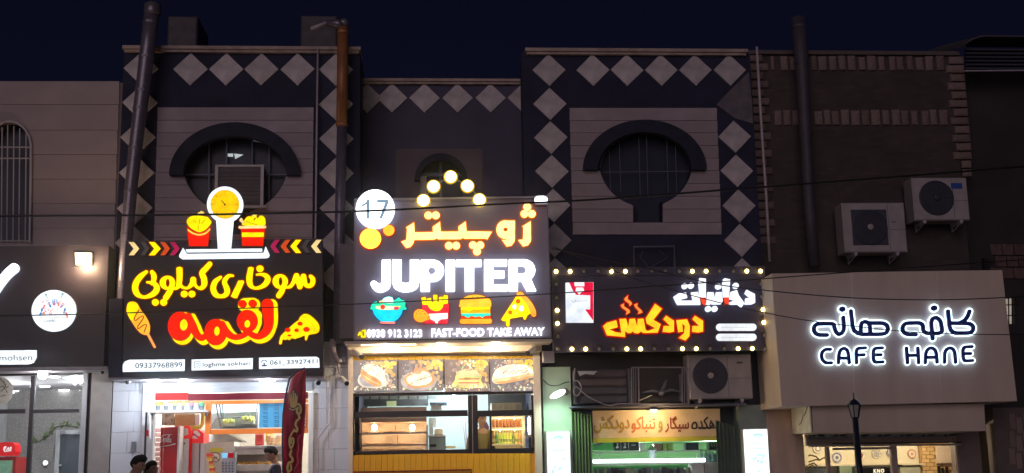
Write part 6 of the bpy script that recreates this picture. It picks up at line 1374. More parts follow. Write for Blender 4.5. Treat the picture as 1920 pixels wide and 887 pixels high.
def shutter(x0, x1, ytop, lab, n_, jit, col):
    t = T('folding_shutter', (x0+x1)/2, 880, 0, lab, 'shutter'); q = random.Random(n_)
    for i in range(n_):
        a = x0+(x1-x0)*i/n_; b_ = x0+(x1-x0)*(i+1)/n_; X_0, X_1, Z_0, Z_1 = rect(a, ytop+jit*i+q.uniform(0, 3), b_, 1100, -.1); d = .09 if i % 2 else 0
        v = [(X_0, -.1+d, .16), (X_1, -.1+.09-d, .16), (X_1, -.1+.09-d, Z_1), (X_0, -.1+d, Z_1), (X_0, -.08+d, .16), (X_1, -.08+.09-d, .16), (X_1, -.08+.09-d, Z_1), (X_0, -.08+d, Z_1)]
        obj('slat', v, [(0, 1, 2, 3), (5, 4, 7, 6), (3, 2, 6, 7), (0, 4, 5, 1), (0, 3, 7, 4), (1, 5, 6, 2)], col, t)
        if i % 2: MB().tube([(X_0, -.03, .2), (X_0, -.03, Z_1-.02)], .008, 5).build('hinge_rod', M_grille_d, t)
shutter(1078, 1113, 770, 'folded green metal shutter left of the tobacco shop door', 12, .5, mat('shutter_green', (.20, .30, .12), .5, vary=.15))
shutter(1350, 1395, 786, 'folded dark green metal shutter right of the tobacco shop door', 13, 1.2, mat('shutter_dark_green', (.10, .14, .09), .5, vary=.15))
bn = T('banner', 1230, 820, -.05, 'cream cloth banner with yellow to black Persian lettering above the tobacco shop door', 'banner')
X_0, X_1, Z_0, Z_1 = rect(1112, 768, 1352, 820, -.02)
v = []; f = []; nx, nz = 40, 6
for j in range(nz+1):
    for i in range(nx+1): x = X_0+(X_1-X_0)*i/nx; v.append((x, .02+.006*math.sin(i*.9+j), Z_0+(Z_1-Z_0)*j/nz))
for j in range(nz):
    for i in range(nx): a = j*(nx+1)+i; f.append((a, a+1, a+nx+2, a+nx+1))
nf = len(v); v += [(x, y+.006, z) for x, y, z in v]; f += [tuple(k+nf for k in q[::-1]) for q in f]
obj('cloth', v, f, mat('cream_cloth', (.66, .50, .30), .7, vary=.06), bn, smooth=True)
for txt, x0, x1, y0, y1, cc in (('\uFEB6\uFB90\uFEA9\uFEED\uFEA9', 1113, 1181, 779, 812, (.42, .26, .02)), ('\uFEEE\uFB90\uFE8E\uFE92\uFEE8\uFE97', 1184, 1229, 781, 812, (.50, .13, .02)), ('\uFEED', 1234, 1242.5, 790, 811, (.30, .22, .06)),
        ('\uFEAD\uFE8E\uFB95\uFBFF\uFEB3', 1247, 1292, 780, 811, (.22, .04, .015)), ('\uFEAA\uFB91\uFEEB\uFEA9', 1309, 1349, 781, 805, (.018, .012, .012))):
    text_bold('lettering', txt, (x0, y0, y1, x1, y0-.4, y1-.4), .011, mat('banner_ink_%d' % x0, cc, .6, vary=0), bn, lev=.55)
g = G((0, 0, 1), 5); g.stroke([(1297.5, 799), (1299, 794), (1303.5, 792), (1306, 796), (1306, 802), (1301, 803.5), (1297.5, 802), (1297.5, 799)], 3); MB().loops(g.contours(0, .05), .011, 0).build('lettering', MATS['banner_ink_1309'], bn)
MB().pbox(1112, 820.5, 1352, 828, .0, .05).build('lower_rail', mat('lime_rail', (.55, .55, .04), .5), bn)
pl = T('pendant_lamp', 1226, 766, -.25, 'small warm lamp with metal shade hanging over the tobacco shop banner', 'lamp')
c = Vector(U(1225, 768, -.25)); MB().lathe([(.125, -.01), (.12, .0), (.05, .035), (.02, .05)], c, 'z', 18).build('shade', M_grille_d, pl, smooth=True); MB().ball(c+Vector((0, -.02, -.01)), .06, 10, sz=.6).build('bulb', em('pendant_bulb', (1, .78, .45), 14), pl, smooth=True)
MB().tube([c+Vector((0, 0, .05)), c+Vector((0, .02, .12)), c+Vector((0, .3, .14))], .008, 5).build('cord', M_black, pl)
lamp('pendant_light', c+Vector((0, -.12, -.10)), 20, (1, .68, .34), 'POINT', .06, pl)
pf = T('flood_light', 1048, 737, -.3, 'tilted white oval floodlight on the green pillar', 'floodlight')
c = Vector(U(1046, 739, -.4)); b = MB(); b.ball(c, .14, 14, sx=1.0, sy=.35, sz=.36)
M3 = Matrix.Rotation(math.radians(-24), 3, 'Y'); b.v = [tuple(c+M3 @ (Vector(p)-c)) for p in b.v]; b.build('lens', em('pillar_flood', (.88, 1, .93), 7), pf, smooth=True)
MB().ball(U(1060, 735, -.35), .065, 10).build('joint', M_grey, pf, smooth=True); MB().tube([U(1060, 735, -.32), U(1066, 735, -.05)], .02, 8).build('arm', M_grey, pf)
lamp('flood_lamp', U(1047, 748, -.6), 34, (.66, 1, .78), 'SPOT', .08, pf, (-.0, .55, -1), 140, .9)
# dead air conditioner and cage on the ledge
ledge = ibox('ledge_shelf', 1072, 758.5, 1400, 762, -.35, .5, M_grille_d, 'thin metal ledge carrying the old units above the tobacco banner', 'shelf')
oa, ro = None, rect(1077, 692, 1182, 757, -.3)
oa = thing('air_conditioner', ((ro[0]+ro[1])/2, -.1, ro[2]), 'old dark air conditioner with four wide dented panels left of the wire cage', 'air conditioner', 'outdoor air conditioner units')
MB().box(ro[0], ro[1], -.26, .1, ro[2], ro[3]).build('casing', mat('old_dark_casing', (.055, .05, .06), .5, vary=.2), oa)
for k, cc in enumerate(((.10, .095, .11), (.085, .08, .095), (.10, .075, .08), (.085, .06, .065))):
    h_ = (ro[3]-ro[2])/4; MB().box(ro[0]+.10, ro[1]-.05, -.285, -.262, ro[2]+h_*k+.01, ro[2]+h_*(k+1)-.02, .012).build('panel', mat('dent_panel_%d' % k, cc, .45, vary=.2), oa)
MB().box(ro[0], ro[0]+.03, -.3, -.262, ro[2], ro[3]).build('edge', M_grille_d, oa); MB().box(ro[1]-.03, ro[1], -.3, -.262, ro[2], ro[3]).build('edge', M_grille_d, oa)
cg = T('wire_cage', 1238, 757, -.3, 'dark wire cage holding an exposed fan under the tobacco sign', 'cage'); b = MB()
for x in (1184, 1188, 1192, 1197, 1279, 1283, 1288, 1291): MB().tube([U(x, 690, -.4), U(x+.5, 757, -.4)], .008 if x not in (1184, 1197, 1291) else .013, 5).build('bar', mat('cage_bar', (.24, .22, .26), .4), cg)
for y in (689, 757.5): MB().tube([U(1184, y, -.4), U(1291, y, -.4)], .012, 5).build('rail', MATS['cage_bar'], cg)
MB().pbox(1196, 692, 1280, 755, -.1, .1).build('back_panel', mat('cage_dark', (.035, .03, .035), .7, vary=.2), cg)
fn = MB().ball(U(1240, 738, -.25), .05, 10).build('fan_hub', MATS['cage_bar'], cg)
for l in ([(1240, 736), (1222, 733), (1205, 737)], [(1240, 736), (1258, 731), (1277, 735)], [(1240, 735), (1246, 722), (1250, 712)]):
    b = MB(); b.tube([U(x, y, -.25) for x, y in l], [.02, .03, .012], 6, ry=.3); b.build('fan_blade', M_grille_d, fn)
MB().tube([U(1199, 751, -.35), U(1222, 741, -.35)], .008, 5).build('strut', M_grille, cg); MB().tube([U(1275, 702, -.2), U(1276, 752, -.2)], .022, 6).build('pipe', M_grille_d, cg)
fb = T('wall_frame', 1225, 500, -.1, 'grey metal bracket frame on the wall above the bulb-framed tobacco sign', 'frame')
MB().tube([U(x, y, -.12) for x, y in ((1189, 505), (1188, 463), (1264, 462), (1265, 505))], .018, 6).build('tube_frame', M_grille_d, fb)
for l in ([(1206, 470), (1200, 482), (1215, 500)], [(1236, 470), (1252, 482), (1222, 500)]): MB().tube([U(x, y, -.1) for x, y in l], .006, 5).build('brace', M_grille_d, fb)
def white_flap(pts, Y, lab):
    reg(MB().loops([pts], Y, .01).build('torn_sheet', mat('torn_plastic', (.62, .66, .68), .6, vary=.1)), lab, 'plastic sheet')
white_flap([(1083, 696), (1120, 696), (1113, 703), (1098, 701), (1087, 705)], -.45, 'torn white plastic scrap hanging on the old dark air conditioner')
reg(MB().tube([U(x, y, -.5) for x, y in crom([(1078, 690), (1076, 712), (1084, 715), (1090, 728), (1083, 742), (1076, 737), (1080, 725), (1100, 742), (1119, 752), (1140, 760), (1160, 757), (1183, 757)], 5)], .009, 6).build('loose_cable', M_grille), 'loose pale cable looping from the old dark air conditioner', 'cable')
reg(MB().tube([U(x, y, -.3) for x, y in crom([(1018, 712), (1030, 722), (1045, 723), (1058, 718), (1068, 716)], 4)], .008, 5).build('loose_cable', M_black), 'thin black cable drooping across the green pillar top', 'cable')
# interior of the tobacco shop
M_gwall = mat('shop_green_wall', (.17, .36, .15), .6, vary=.06)
X0, X1, Zc = room(B4, 1108, 1480, 829, .35, 3.6, m=M_gwall, zc=UZ(1230, 826, .3))
area('room_lamp', X0+.3, X1-.3, Zc-.05, .7, 3.2, 44, (.88, 1, .92))
ts = T('display_shelf', 1190, 843, 1.4, 'green back shelf of boxes inside the tobacco shop', 'shelf')
MB().pbox(1104, 845, 1365, 847.5, 1.3, .4).build('board', M_alu, ts)
for x in (1122, 1228, 1305): MB().pbox(x, 848, x+2.5, 862, 1.4, .03).build('bracket', M_white, ts)
for k, (x0, x1, y0, m, lab) in enumerate(((1152, 1163, 829, 'b', 'black box with white swan mark, left one on the tobacco shop shelf'), (1165.5, 1178, 829, 'b', 'black box with white swan mark, right one on the tobacco shop shelf'), (1180, 1198, 829, 'b', 'wide dark box with white dashes on the tobacco shop shelf'),
        (1199, 1210, 830, 'w', 'white carton beside the wide dark box'), (1226, 1241, 832, 'r', 'dull red printed carton on the tobacco shop shelf'), (1243, 1250, 831, 'g', 'yellow-green carton on the tobacco shop shelf'), (1252, 1262, 831, 'g', 'lime carton right of the yellow-green carton'),
        (1286, 1310, 830, 'b', 'long black box at the middle right of the tobacco shop shelf'), (1330, 1352, 829, 'b', 'black box with slanted grey stripes at the right end of the shelf'))):
    t = ibox('product_box', x0, y0, x1, 844.8, 1.35, .2, mat('box_'+m, {'b': (.02, .025, .04), 'w': (.6, .65, .62), 'r': (.30, .12, .10), 'g': (.30, .42, .10)}[m], .4, vary=.15), lab, 'box', 'boxes on the tobacco shop shelf')
    if k < 2:
        cx = (x0+x1)/2; g = G((0, 0, 1)); g.stroke([(cx-1, 831.5), (cx+1.5, 833), (cx-.5, 836), (cx+2, 839), (cx-2, 840)], 1.3); g.ell(cx, 838.5, 2.6, 1.5); MB().loops(g.contours(), 1.345, .003).build('mark', M_white, t)
    if k == 2: MB().loops([[(1184, 834), (1192, 834), (1192, 835.2), (1184, 835.2)]], 1.345, .003).build('mark', M_white, t)
    if k == 8:
        for q_ in range(3): MB().loops([[(1332+q_*4.5, 831), (1334+q_*4.5, 831), (1337+q_*4.5, 838), (1335+q_*4.5, 838)]], 1.345, .003).build('mark', M_ac, t)
gt = T('green_tent_box', 1130, 843, 1.3, 'green angular cardboard display on the left of the shelf with a black twig', 'display'); MB().loops([[(1113, 834), (1132, 829), (1148, 829), (1152, 844), (1113, 844)]], 1.32, .2).build('card', mat('bright_green_card', (.10, .42, .12), .5), gt)
MB().tube([U(x, y, 1.25) for x, y in ((1113, 834), (1124, 833), (1136, 828), (1150, 827))], .014, 5).build('twig', M_black, gt)
hk = T('desk_lamp', 1222, 845, 1.0, 'clear dome-topped water pipe standing before the shelf', 'water pipe'); MB().lathe([(.05, -.2), (.06, -.02), (.09, 0), (.05, .04), (.02, .09)], U(1222, 844, 1.0), 'z', 14).build('body', mat('milky_glass', (.5, .6, .6), .2), hk, smooth=True)
tl2 = T('tube_light', 1200, 866, .9, 'long bright white tube light across the glass counter of the tobacco shop', 'light'); MB().tube([U(1112, 865, .8), U(1322, 862.5, .8)], .03, 8).build('tube', em('counter_tube', (.85, 1, 1), 6), tl2); MB().pbox(1111, 868, 1324, 871, .8, .2).build('rail', M_alu, tl2)
ccn = T('glass_counter', 1220, 880, .9, 'glass counter filled with small goods in the tobacco shop', 'counter')
MB().pbox(1112, 872, 1350, 990, 1.3, .05).build('back_panel', mat('bright_green_card', (0, 0, 0)), ccn); MB().pbox(1300, 864, 1322, 990, .85, .3).build('side_panel', M_white, ccn); MB().pbox(1324, 866, 1350, 990, .85, .3).build('side_panel', M_alu, ccn)
q = random.Random(21); x = 1114
while x < 1298:
    w_ = q.uniform(3, 9); MB().pbox(x, 877+q.uniform(-2, 4), x+w_, 900, 1.0, .2).build('packet', mat('packet_%d' % q.randint(0, 6), q.choice([(.10, .16, .35), (.6, .7, .7), (.2, .25, .28), (.4, .6, .65), (.6, .68, .45), (.08, .08, .1)]), .4, vary=.3), ccn); x += w_+q.uniform(.4, 2)
q = random.Random(2)
hg = T('glassware', 1330, 862, 1.0, 'cluster of clear and grey glass water pipes on the right of the counter', 'glassware')
for k in range(9): x = 1316+k*4.2; h_ = q.uniform(10, 24); c = U(x, 866, 1.0+q.uniform(-.1, .2)); H = h_*21/2250; MB().lathe([(.035, 0), (.045, H*.2), (.018, H*.45), (.03, H*.6), (.012, H*.8), (.02, H)], c, 'z', 8).build('pipe_glass', mat('grey_blue_glass', (.22, .34, .38), .15, vary=.4), hg, smooth=True)
# ---------------------------------------------------------------- shop E, cafe
M_cafw = mat('cafe_cream_wall', (.62, .56, .42), .6, vary=.05)
X0, X1, Zc = room(B5, 1516, 1870, 834, .35, 1.7, m=M_cafw, zc=UZ(1660, 832, .5)+.25)
area('room_lamp', X0+.2, X1-.4, Zc-.06, .5, 1.3, 26, (1, .82, .56))
cf = front(B5, 'shop_front', 1660)
M_cfr = mat('cafe_frame', (.36, .29, .26), .5, vary=.05)
for (x0, y0, x1, y1, Y, m) in ((1512, 812, 1806, 833, .1, M_cfr), (1508, 820, 1515, 1100, .0, M_cfr), (1803, 812, 1812, 1100, .0, M_cfr), (1558, 838, 1564, 1100, .02, M_cfr), (1680.5, 836, 1691.5, 1100, .02, M_cfr), (1564.2, 838.5, 1680.3, 843, .04, M_cfr)):
    X_0, X_1, Z_0, Z_1 = rect(x0, y0, x1, y1, Y); Z_0 = max(Z_0, .16); MB().box(X_0, X_1, Y, Y+.1, Z_0, Z_1).build('frame', m, cf)
MB().pbox(1515, 812, 1802, 820.5, .0, .05).build('patterned_strip', mat('slate_blue_strip', (.15, .18, .25), .5, vary=.3, nscale=12), cf)
for k in range(7): MB().loops([[(1524+k*41, 815), (1530+k*41, 814.5), (1530+k*41, 818), (1524+k*41, 818.5)], [(1534+k*41, 815), (1545+k*41, 814), (1550+k*41, 813.5), (1543+k*41, 818), (1534+k*41, 818)]], -.004, .003).build('motif', M_black, cf)
MB().tube([U(1516, 836.3, -.05), U(1690, 834.5, -.05), U(1802, 833.5, -.05)], .018, 6).build('roller_rail', mat('rail_cream', (.5, .46, .4), .4), cf)
MB().tube([U(1560, 831.5, -.03), U(1802, 829, -.03)], .012, 6).build('cable_rail', M_black, cf)
for (x0, x1) in ((1516, 1558), (1564.3, 1680.3), (1691.7, 1803)): X_0, X_1, Z_0, Z_1 = rect(x0, 836, x1, 1100, .06); MB().box(X_0, X_1, .06, .068, .16, Z_1).build('pane', M_glass, cf)
MB().pbox(1516, 870, 1692, 873, 1.5, .2).build('wall_shelf', mat('cream_ledge', (.55, .48, .36), .5), B5); MB().pbox(1692, 869, 1730, 872, 1.5, .2).build('wall_shelf', MATS['cream_ledge'], B5)
M_pb = mat('plate_blue', (.16, .17, .26), .35, vary=.5, nscale=30); M_pw = mat('plate_white', (.68, .64, .56), .3, vary=.06)
for x, y, r, st_, lab in ((1533, 841, 9, 0, 'brown-ringed wall plate at the far left of the cafe wall'), (1569, 858, 9.5, 1, 'blue patterned wall plate beside the left mullion'), (1613, 854, 8.5, 2, 'flowered wall plate right of the street lamp'), (1643, 851, 9, 3, 'scalloped wall plate with brown notches'), (1671, 849, 9, 1, 'blue patterned wall plate next to the right mullion'), (1709.5, 851, 8.5, 4, 'terracotta wall plate on the cafe wall right of the mullion')):
    t = T('wall_plate', x, y, 1.66, lab, 'plate', 'decorative plates on the cafe wall'); c = U(x, y, 1.69); R = r*21.7/2250
    rimm = (mat('plate_brown', (.30, .20, .14), .4), M_pb, M_pw, M_pw, mat('plate_terracotta', (.50, .27, .17), .5, vary=.2))[st_]
    MB().lathe([(R, 0), (R*.98, -.02), (R*.7, -.008)], c, 'y', 24).build('rim', rimm if st_ not in (0,) else M_pw, t)
    MB().lathe([(R*.66, -.008), (R*.6, -.012)], c, 'y', 20).build('well', (mat('plate_brown', (0, 0, 0)), M_pw, mat('plate_flower', (.45, .2, .16), .5, vary=.6, nscale=25), mat('plate_grey', (.35, .33, .32), .5, vary=.5, nscale=25), M_pw)[st_], t)
    if st_ in (0, 1, 4): MB().lathe([(R*.36, -.013), (R*.3, -.018)], c, 'y', 16).build('centre', M_pb if st_ == 1 else MATS['plate_terracotta'] if st_ == 4 else M_pw, t)
    if st_ == 3:
        for a in range(8): MB().ball((c[0]+R*.86*math.cos(a*.785), c[1]-.02, c[2]+R*.86*math.sin(a*.785)), R*.12, 6).build('notch', MATS['plate_brown'] if 'plate_brown' in MATS else M_card, t)
tw = T('dry_branch', 1535, 868, 1.2, 'bare dark branch decoration at the left of the cafe window', 'branch'); b = MB()
for l in ([(1516, 866), (1530, 862), (1537, 863), (1545, 858), (1557, 866)], [(1537, 863), (1530, 856), (1519, 853), (1516, 855)], [(1516, 872), (1526, 868), (1532, 874)], [(1516, 877), (1524, 872), (1530, 878)]): b.tube([U(x, y, 1.2) for x, y in l], .014, 5)
b.build('branch_wood', mat('dark_twig', (.05, .035, .02), .7), tw)
MB().pbox(1516, 877, 1557, 990, 1.4, .2).build('dark_counter', mat('cafe_dark', (.05, .06, .07), .4, vary=.2), B5)
MB().pbox(1578, 873, 1606, 990, 1.5, .15).build('green_panel', mat('sage_panel', (.20, .26, .18), .5), B5); MB().pbox(1692, 872.5, 1730, 990, 1.55, .14).build('sage_panel', mat('sage_grey', (.30, .30, .22), .5), B5)
cm = T('coffee_machine', 1650, 885, 1.6, 'black machine with glowing KNO lettering behind the cafe glass', 'machine'); MB().pbox(1615, 874.5, 1679, 960, 1.1, .4, .02).build('body', M_black, cm); text_bold('lettering', 'KNO', (1638, 879.5, 886.8, 1658, 879, 886.3), 1.09, em('kno_glow', (1, .80, .5), 1.6), cm, lev=.25, spacing=1.25)
MB().lathe([(.03, 0), (.03, -.02)], U(1671, 882, 1.1), 'y', 12).build('knob', M_grille_d, cm)
# brick feature wall in the cafe
M_cbr = mat('cafe_brick', (.62, .40, .17), .7, vary=.18, nscale=8, bump=.4); q = random.Random(4)
MB().pbox(1729, 826, 1830, 990, 1.62, .06).build('brick_backing', mat('brick_mortar', (.30, .19, .09), .8), B5)
for r_ in range(9):
    y = 832+r_*7.2; x = 1730-(r_ % 2)*7
    while x < 1806:
        x2 = x+14
        if x2 > 1731 and not (1757 < x+7 < 1784 and y < 868): MB().pbox(max(x, 1730), y, min(x2, 1808)-1, y+6.2, 1.6, .03, .004).build('brick', M_cbr, B5)
        x += 15
nc = T('perforated_panel', 1769, 868, 1.55, 'pink-cream perforated panel hung on the cafe brick wall', 'panel'); MB().pbox(1756, 834, 1784, 868, 1.56, .03).build('panel', mat('pink_cream', (.66, .52, .40), .6, vary=.04), nc)
it = [('ell', (1758.5+i*3, 836.5+j*3, .5), (.45, .33, .25)) for i in range(9) for j in range(11)]
reg(printed('holes', (0, 0, 1), it, 1.558, P_attr, nc, dz=.0), kind='stuff')
rk = T('tool_rail', 1772, 885, 1.5, 'rail of dark kitchen tools under the perforated panel', 'rail'); MB().pbox(1757, 869.5, 1788, 871, 1.55, .03).build('rail', M_brownin, rk)
for k, x in enumerate((1761, 1768, 1776)): MB().pbox(x-2, 875+k % 2*2, x+2.5, 892, 1.54, .03).build('tool', M_black, rk)
MB().ball(U(1790, 877, 1.5), .05, 8, sz=1.2).build('red_cloth', mat('wine_red', (.25, .02, .02), .6), rk)
# ---------------------------------------------------------------- street lamp
Yq = -3.4
sl_ = thing('street_lamp', (UX(1612, 887, Yq), Yq, .145), 'slim dark garden-style lantern post standing in front of the cafe, unlit', 'street lamp')
c0 = Vector(U(1603.5, 784, Yq)); k = (20+Yq)/2250
MB().tube([(c0.x+.01, Yq, .15), (c0.x+.005, Yq, 1.0), (c0.x, Yq, c0.z)], [.062, .05, .045], 12).build('post', mat('lamp_post_paint', (.012, .014, .03), .3), sl_, smooth=True); MB().lathe([(.11, 0), (.11, .03), (.07, .12)], (c0.x+.01, Yq, .147), 'z', 12).build('base', MATS['lamp_post_paint'], sl_)
w1, w0 = 12*k, 7*k; zt, zb = UZ(1603, 759, Yq), UZ(1603, 782, Yq)
MB().lathe([(w0, 0), (w1, zt-zb)], (c0.x, Yq, zb), 'z', 6).build('lantern_glass', mat('lantern_pane', (.32, .30, .30), .25, vary=.1), sl_)
for i in range(6):
    a = 2*math.pi*i/6; MB().tube([(c0.x+w0*1.02*math.cos(a), Yq+w0*1.02*math.sin(a), zb), (c0.x+w1*1.02*math.cos(a), Yq+w1*1.02*math.sin(a), zt)], .008, 5).build('lantern_rib', MATS['lamp_post_paint'], sl_)
MB().lathe([(w1*1.22, 0), (w1*1.1, .012), (w1*.62, .06), (w1*.2, .08), (.012, .09), (.008, .17)], (c0.x, Yq, zt), 'z', 12).build('roof', MATS['lamp_post_paint'], sl_); MB().lathe([(.045, -.02), (w0*1.15, 0)], (c0.x, Yq, zb-.002), 'z', 12).build('collar', MATS['lamp_post_paint'], sl_)
# ---------------------------------------------------------------- overhead cables
def cable(pts, Y, r, lab, m=M_cable): reg(MB().tube([U(x, y, Y) for x, y in crom(pts, 6)], r, 6).build('overhead_cable', m, smooth=True), lab, 'cable')
cable([(-40, 405), (220, 404), (460, 401), (700, 395), (930, 383), (1120, 374), (1400, 353), (1650, 334), (1960, 309)], -5, .0135, 'thick black cable crossing the whole street front above the JUPITER sign')
cable([(-40, 593), (200, 588), (400, 580), (600, 573), (850, 561), (1060, 549), (1250, 535), (1440, 522), (1640, 507), (1960, 484)], -4, .0075, 'thin black cable crossing in front of the shop signs from lower left')
cable([(1034, 466), (1105, 480), (1260, 514), (1341, 533), (1450, 546), (1560, 556), (1660, 561), (1780, 562), (1900, 557), (1960, 553)], -2.5, .008, 'cable sagging across the upper part of the cafe sign')
cable([(1034, 462), (1082, 480), (1139, 504), (1200, 526), (1267, 546), (1380, 575), (1452, 590), (1530, 603), (1680, 620), (1790, 626), (1960, 628)], -2.3, .007, 'cable running through the cafe lettering')
ibox('wall_spike', 1846, 484, 1856, 507, -.8, .1, M_black, 'short black bracket on top right of the cafe sign', 'bracket')
# ---------------------------------------------------------------- people
def skinmesh(nodes, edges, sub=2):
    me = bpy.data.meshes.new('body'); names = list(nodes); me.from_pydata([nodes[n][0] for n in names], [(names.index(a), names.index(b)) for a, b in edges], [])
    o = bpy.data.objects.new('body', me); COL.objects.link(o)
    md = o.modifiers.new('s', 'SKIN'); md.use_smooth_shade = True; sv = me.skin_vertices[0].data if me.skin_vertices else None
    if sv is None: bm = bmesh.new(); bm.from_mesh(me); bm.verts.layers.skin.verify(); bm.to_mesh(me); bm.free(); sv = me.skin_vertices[0].data
    for i, n in enumerate(names):
        r = nodes[n][1]; sv[i].radius = r if isinstance(r, tuple) else (r, r)
        sv[i].use_root = (i == 0)
    s2 = o.modifiers.new('u', 'SUBSURF'); s2.levels = sub; s2.render_levels = sub
    bpy.context.view_layer.update(); m2 = bpy.data.meshes.new_from_object(o.evaluated_get(bpy.context.evaluated_depsgraph_get()))
    v = [tuple(x.co) for x in m2.vertices]; f = [tuple(p.vertices) for p in m2.polygons]
    bpy.data.objects.remove(o); bpy.data.meshes.remove(me); bpy.data.meshes.remove(m2); return v, f
def headpt(th, ph, off=0.0):
    sx, cx = math.sin(th), math.cos(th); sp_, cp = math.sin(ph), math.cos(ph); ex = lambda v, s_: math.exp(-(v/s_)**2)
    x, y, z = (.076+off)*sp_*sx, -(.098+off)*sp_*cx, (.118+off)*cp; k = max(0, -cp)
    x *= 1-.36*k**1.4
    y = y*(1-.50*k) if y > 0 else y*(1-.10*k)
    if y < 0 and off == 0:
        y -= .025*ex(x, .011)*ex(z+.014+.0, .020)+.005*ex(x, .022)*ex(z+.052, .009)+.004*ex(z-.030, .009)*ex(x, .05)+.006*ex(x, .02)*ex(z+.085, .014)
        y += .008*ex(abs(x)-.031, .013)*ex(z-.010, .011)
    if off == 0: x += (1 if x > 0 else -1)*.020*ex(y-.014, .013)*ex(z+.004, .026)*(1 if abs(x) > .05 else 0)
    return (x, -.002+y, 1.642+z)
def headmesh(hair=None, quiff=.012):
    n, m_ = 34, 48; v = []; f = []
    for i in range(n+1):
        for j in range(m_):
            th = 2*math.pi*j/m_; ph = math.pi*i/n
            if hair is None: v.append(headpt(th, ph))
            else:
                front = math.cos(th); lim = 1.10 if front > .55 else 1.10+(.55-front)*(.95 if front > -.2 else .80) ; lim = min(lim, 1.98)
                edge_ = max(0, min(1, (lim-ph)/.28)); p_ = min(ph, lim)
                o_ = .001+edge_*(.012+quiff*max(0, front)**2*(1 if ph > .35 else .5)+hair.uniform(-.002, .004)); v.append(headpt(th, p_, o_))
    for i in range(n):
        if hair is not None and i > n*.72: break
        for j in range(m_): j2 = (j+1) % m_; f.append((i*m_+j, (i+1)*m_+j, (i+1)*m_+j2, i*m_+j2))
    return v, f
def person(loc, height, heading, label, skin, shirt, trousers, hair=(.012, .010, .010), tilt=0, turn=0, arm=.25, beard=False, quiff=.012):
    s_ = height/1.755; R = Matrix.Rotation(math.radians(heading), 3, 'Z'); t = thing('person', loc, label, 'person')
    Hr = Matrix.Rotation(math.radians(turn), 3, 'Z') @ Matrix.Rotation(math.radians(tilt), 3, 'X'); piv = Vector((0, .005, 1.53))
    def hd(p): return tuple(piv+Hr @ (Vector(p)-piv))
    W_ = lambda v: [tuple(Vector(loc)+(R @ (Vector(p)*s_))) for p in v]
    N_ = {'pelvis': ((0, 0, .96), (.14, .10)), 'waist': ((0, 0, 1.08), (.125, .09)), 'chest': ((0, .0, 1.27), (.15, .10)), 'top': ((0, .015, 1.41), (.13, .08)), 'neck': ((0, .01, 1.49), (.052, .055))}
    E_ = [('pelvis', 'waist'), ('waist', 'chest'), ('chest', 'top'), ('top', 'neck')]
    N_['hb'] = (hd((0, .004, 1.58)), (.05, .055)); E_ += [('neck', 'hb')]
    for sg, n in ((-1, 'l'), (1, 'r')):
        N_['sh'+n] = ((sg*.175, .015, 1.42), .055); N_['el'+n] = ((sg*.235, .03, 1.14), .040); fx = -.30*arm*2
        N_['wr'+n] = ((sg*.235, fx*.6-.02, .93+arm*.15), .027); N_['pa'+n] = ((sg*.232, fx*.8-.05, .865+arm*.18), (.034, .020))
        E_ += [('top', 'sh'+n), ('sh'+n, 'el'+n), ('el'+n, 'wr'+n), ('wr'+n, 'pa'+n)]
        px_, py_, pz_ = N_['pa'+n][0]
        for k in range(4):
            a = (-.024+.016*k); ln = (.062, .075, .070, .055)[k]
            N_['f%d%s' % (k, n)] = ((px_-sg*.004, py_+a, pz_-.045), .0095); N_['g%d%s' % (k, n)] = ((px_-sg*.016, py_+a-.004, pz_-.045-ln*.6), .0085); E_ += [('pa'+n, 'f%d%s' % (k, n)), ('f%d%s' % (k, n), 'g%d%s' % (k, n))]
        N_['th'+n] = ((px_-sg*.006, py_-.042, pz_-.012), .010); N_['tj'+n] = ((px_-sg*.014, py_-.054, pz_-.042), .009); E_ += [('pa'+n, 'th'+n), ('th'+n, 'tj'+n)]
        N_['hi'+n] = ((sg*.085, 0, .88), .085); N_['kn'+n] = ((sg*.10, -.012, .49), .058); N_['an'+n] = ((sg*.10, .025, .09), .042); N_['to'+n] = ((sg*.11, -.13, .035), (.04, .028)); E_ += [('pelvis', 'hi'+n), ('hi'+n, 'kn'+n), ('kn'+n, 'an'+n), ('an'+n, 'to'+n)]
    v, f = skinmesh(N_, E_, 2); hv, hf = headmesh(); k0 = len(v); v = v+[hd(p) for p in hv]; f = f+[tuple(i+k0 for i in q_) for q_ in hf]; obj('body', W_(v), f, mat('skin_%d' % int(skin[0]*100), skin, .5, vary=.06), t, smooth=True)
    g_ = lambda r, q: tuple(x+q for x in r) if isinstance(r, tuple) else (r+q, r+q)
    ns = {k: (N_[k][0], g_(N_[k][1], .022)) for k in ('pelvis', 'waist', 'chest', 'top')}; ns['col'] = ((0, .012, 1.465), (.068, .07)); es = [('pelvis', 'waist'), ('waist', 'chest'), ('chest', 'top'), ('top', 'col')]
    for n in 'lr':
        for k in ('sh', 'el', 'wr'): ns[k+n] = (N_[k+n][0], g_(N_[k+n][1], .016))
        es += [('top', 'sh'+n), ('sh'+n, 'el'+n), ('el'+n, 'wr'+n)]
    v, f = skinmesh(ns, es, 2); obj('shirt', W_(v), f, mat('cloth_%d_%d' % (int(shirt[0]*500), int(shirt[2]*500)), shirt, .8, vary=.15, nscale=10, bump=.3), t, smooth=True)
    nt_ = {'pelvis': (N_['pelvis'][0], (.155, .115))}; et = []
    for n in 'lr':
        for k in ('hi', 'kn', 'an'): nt_[k+n] = (N_[k+n][0], g_(N_[k+n][1], .016))
        et += [('pelvis', 'hi'+n), ('hi'+n, 'kn'+n), ('kn'+n, 'an'+n)]
    v, f = skinmesh(nt_, et, 2); obj('trousers', W_(v), f, mat('trouser_%d' % int(trousers[0]*500), trousers, .8, vary=.15), t, smooth=True)
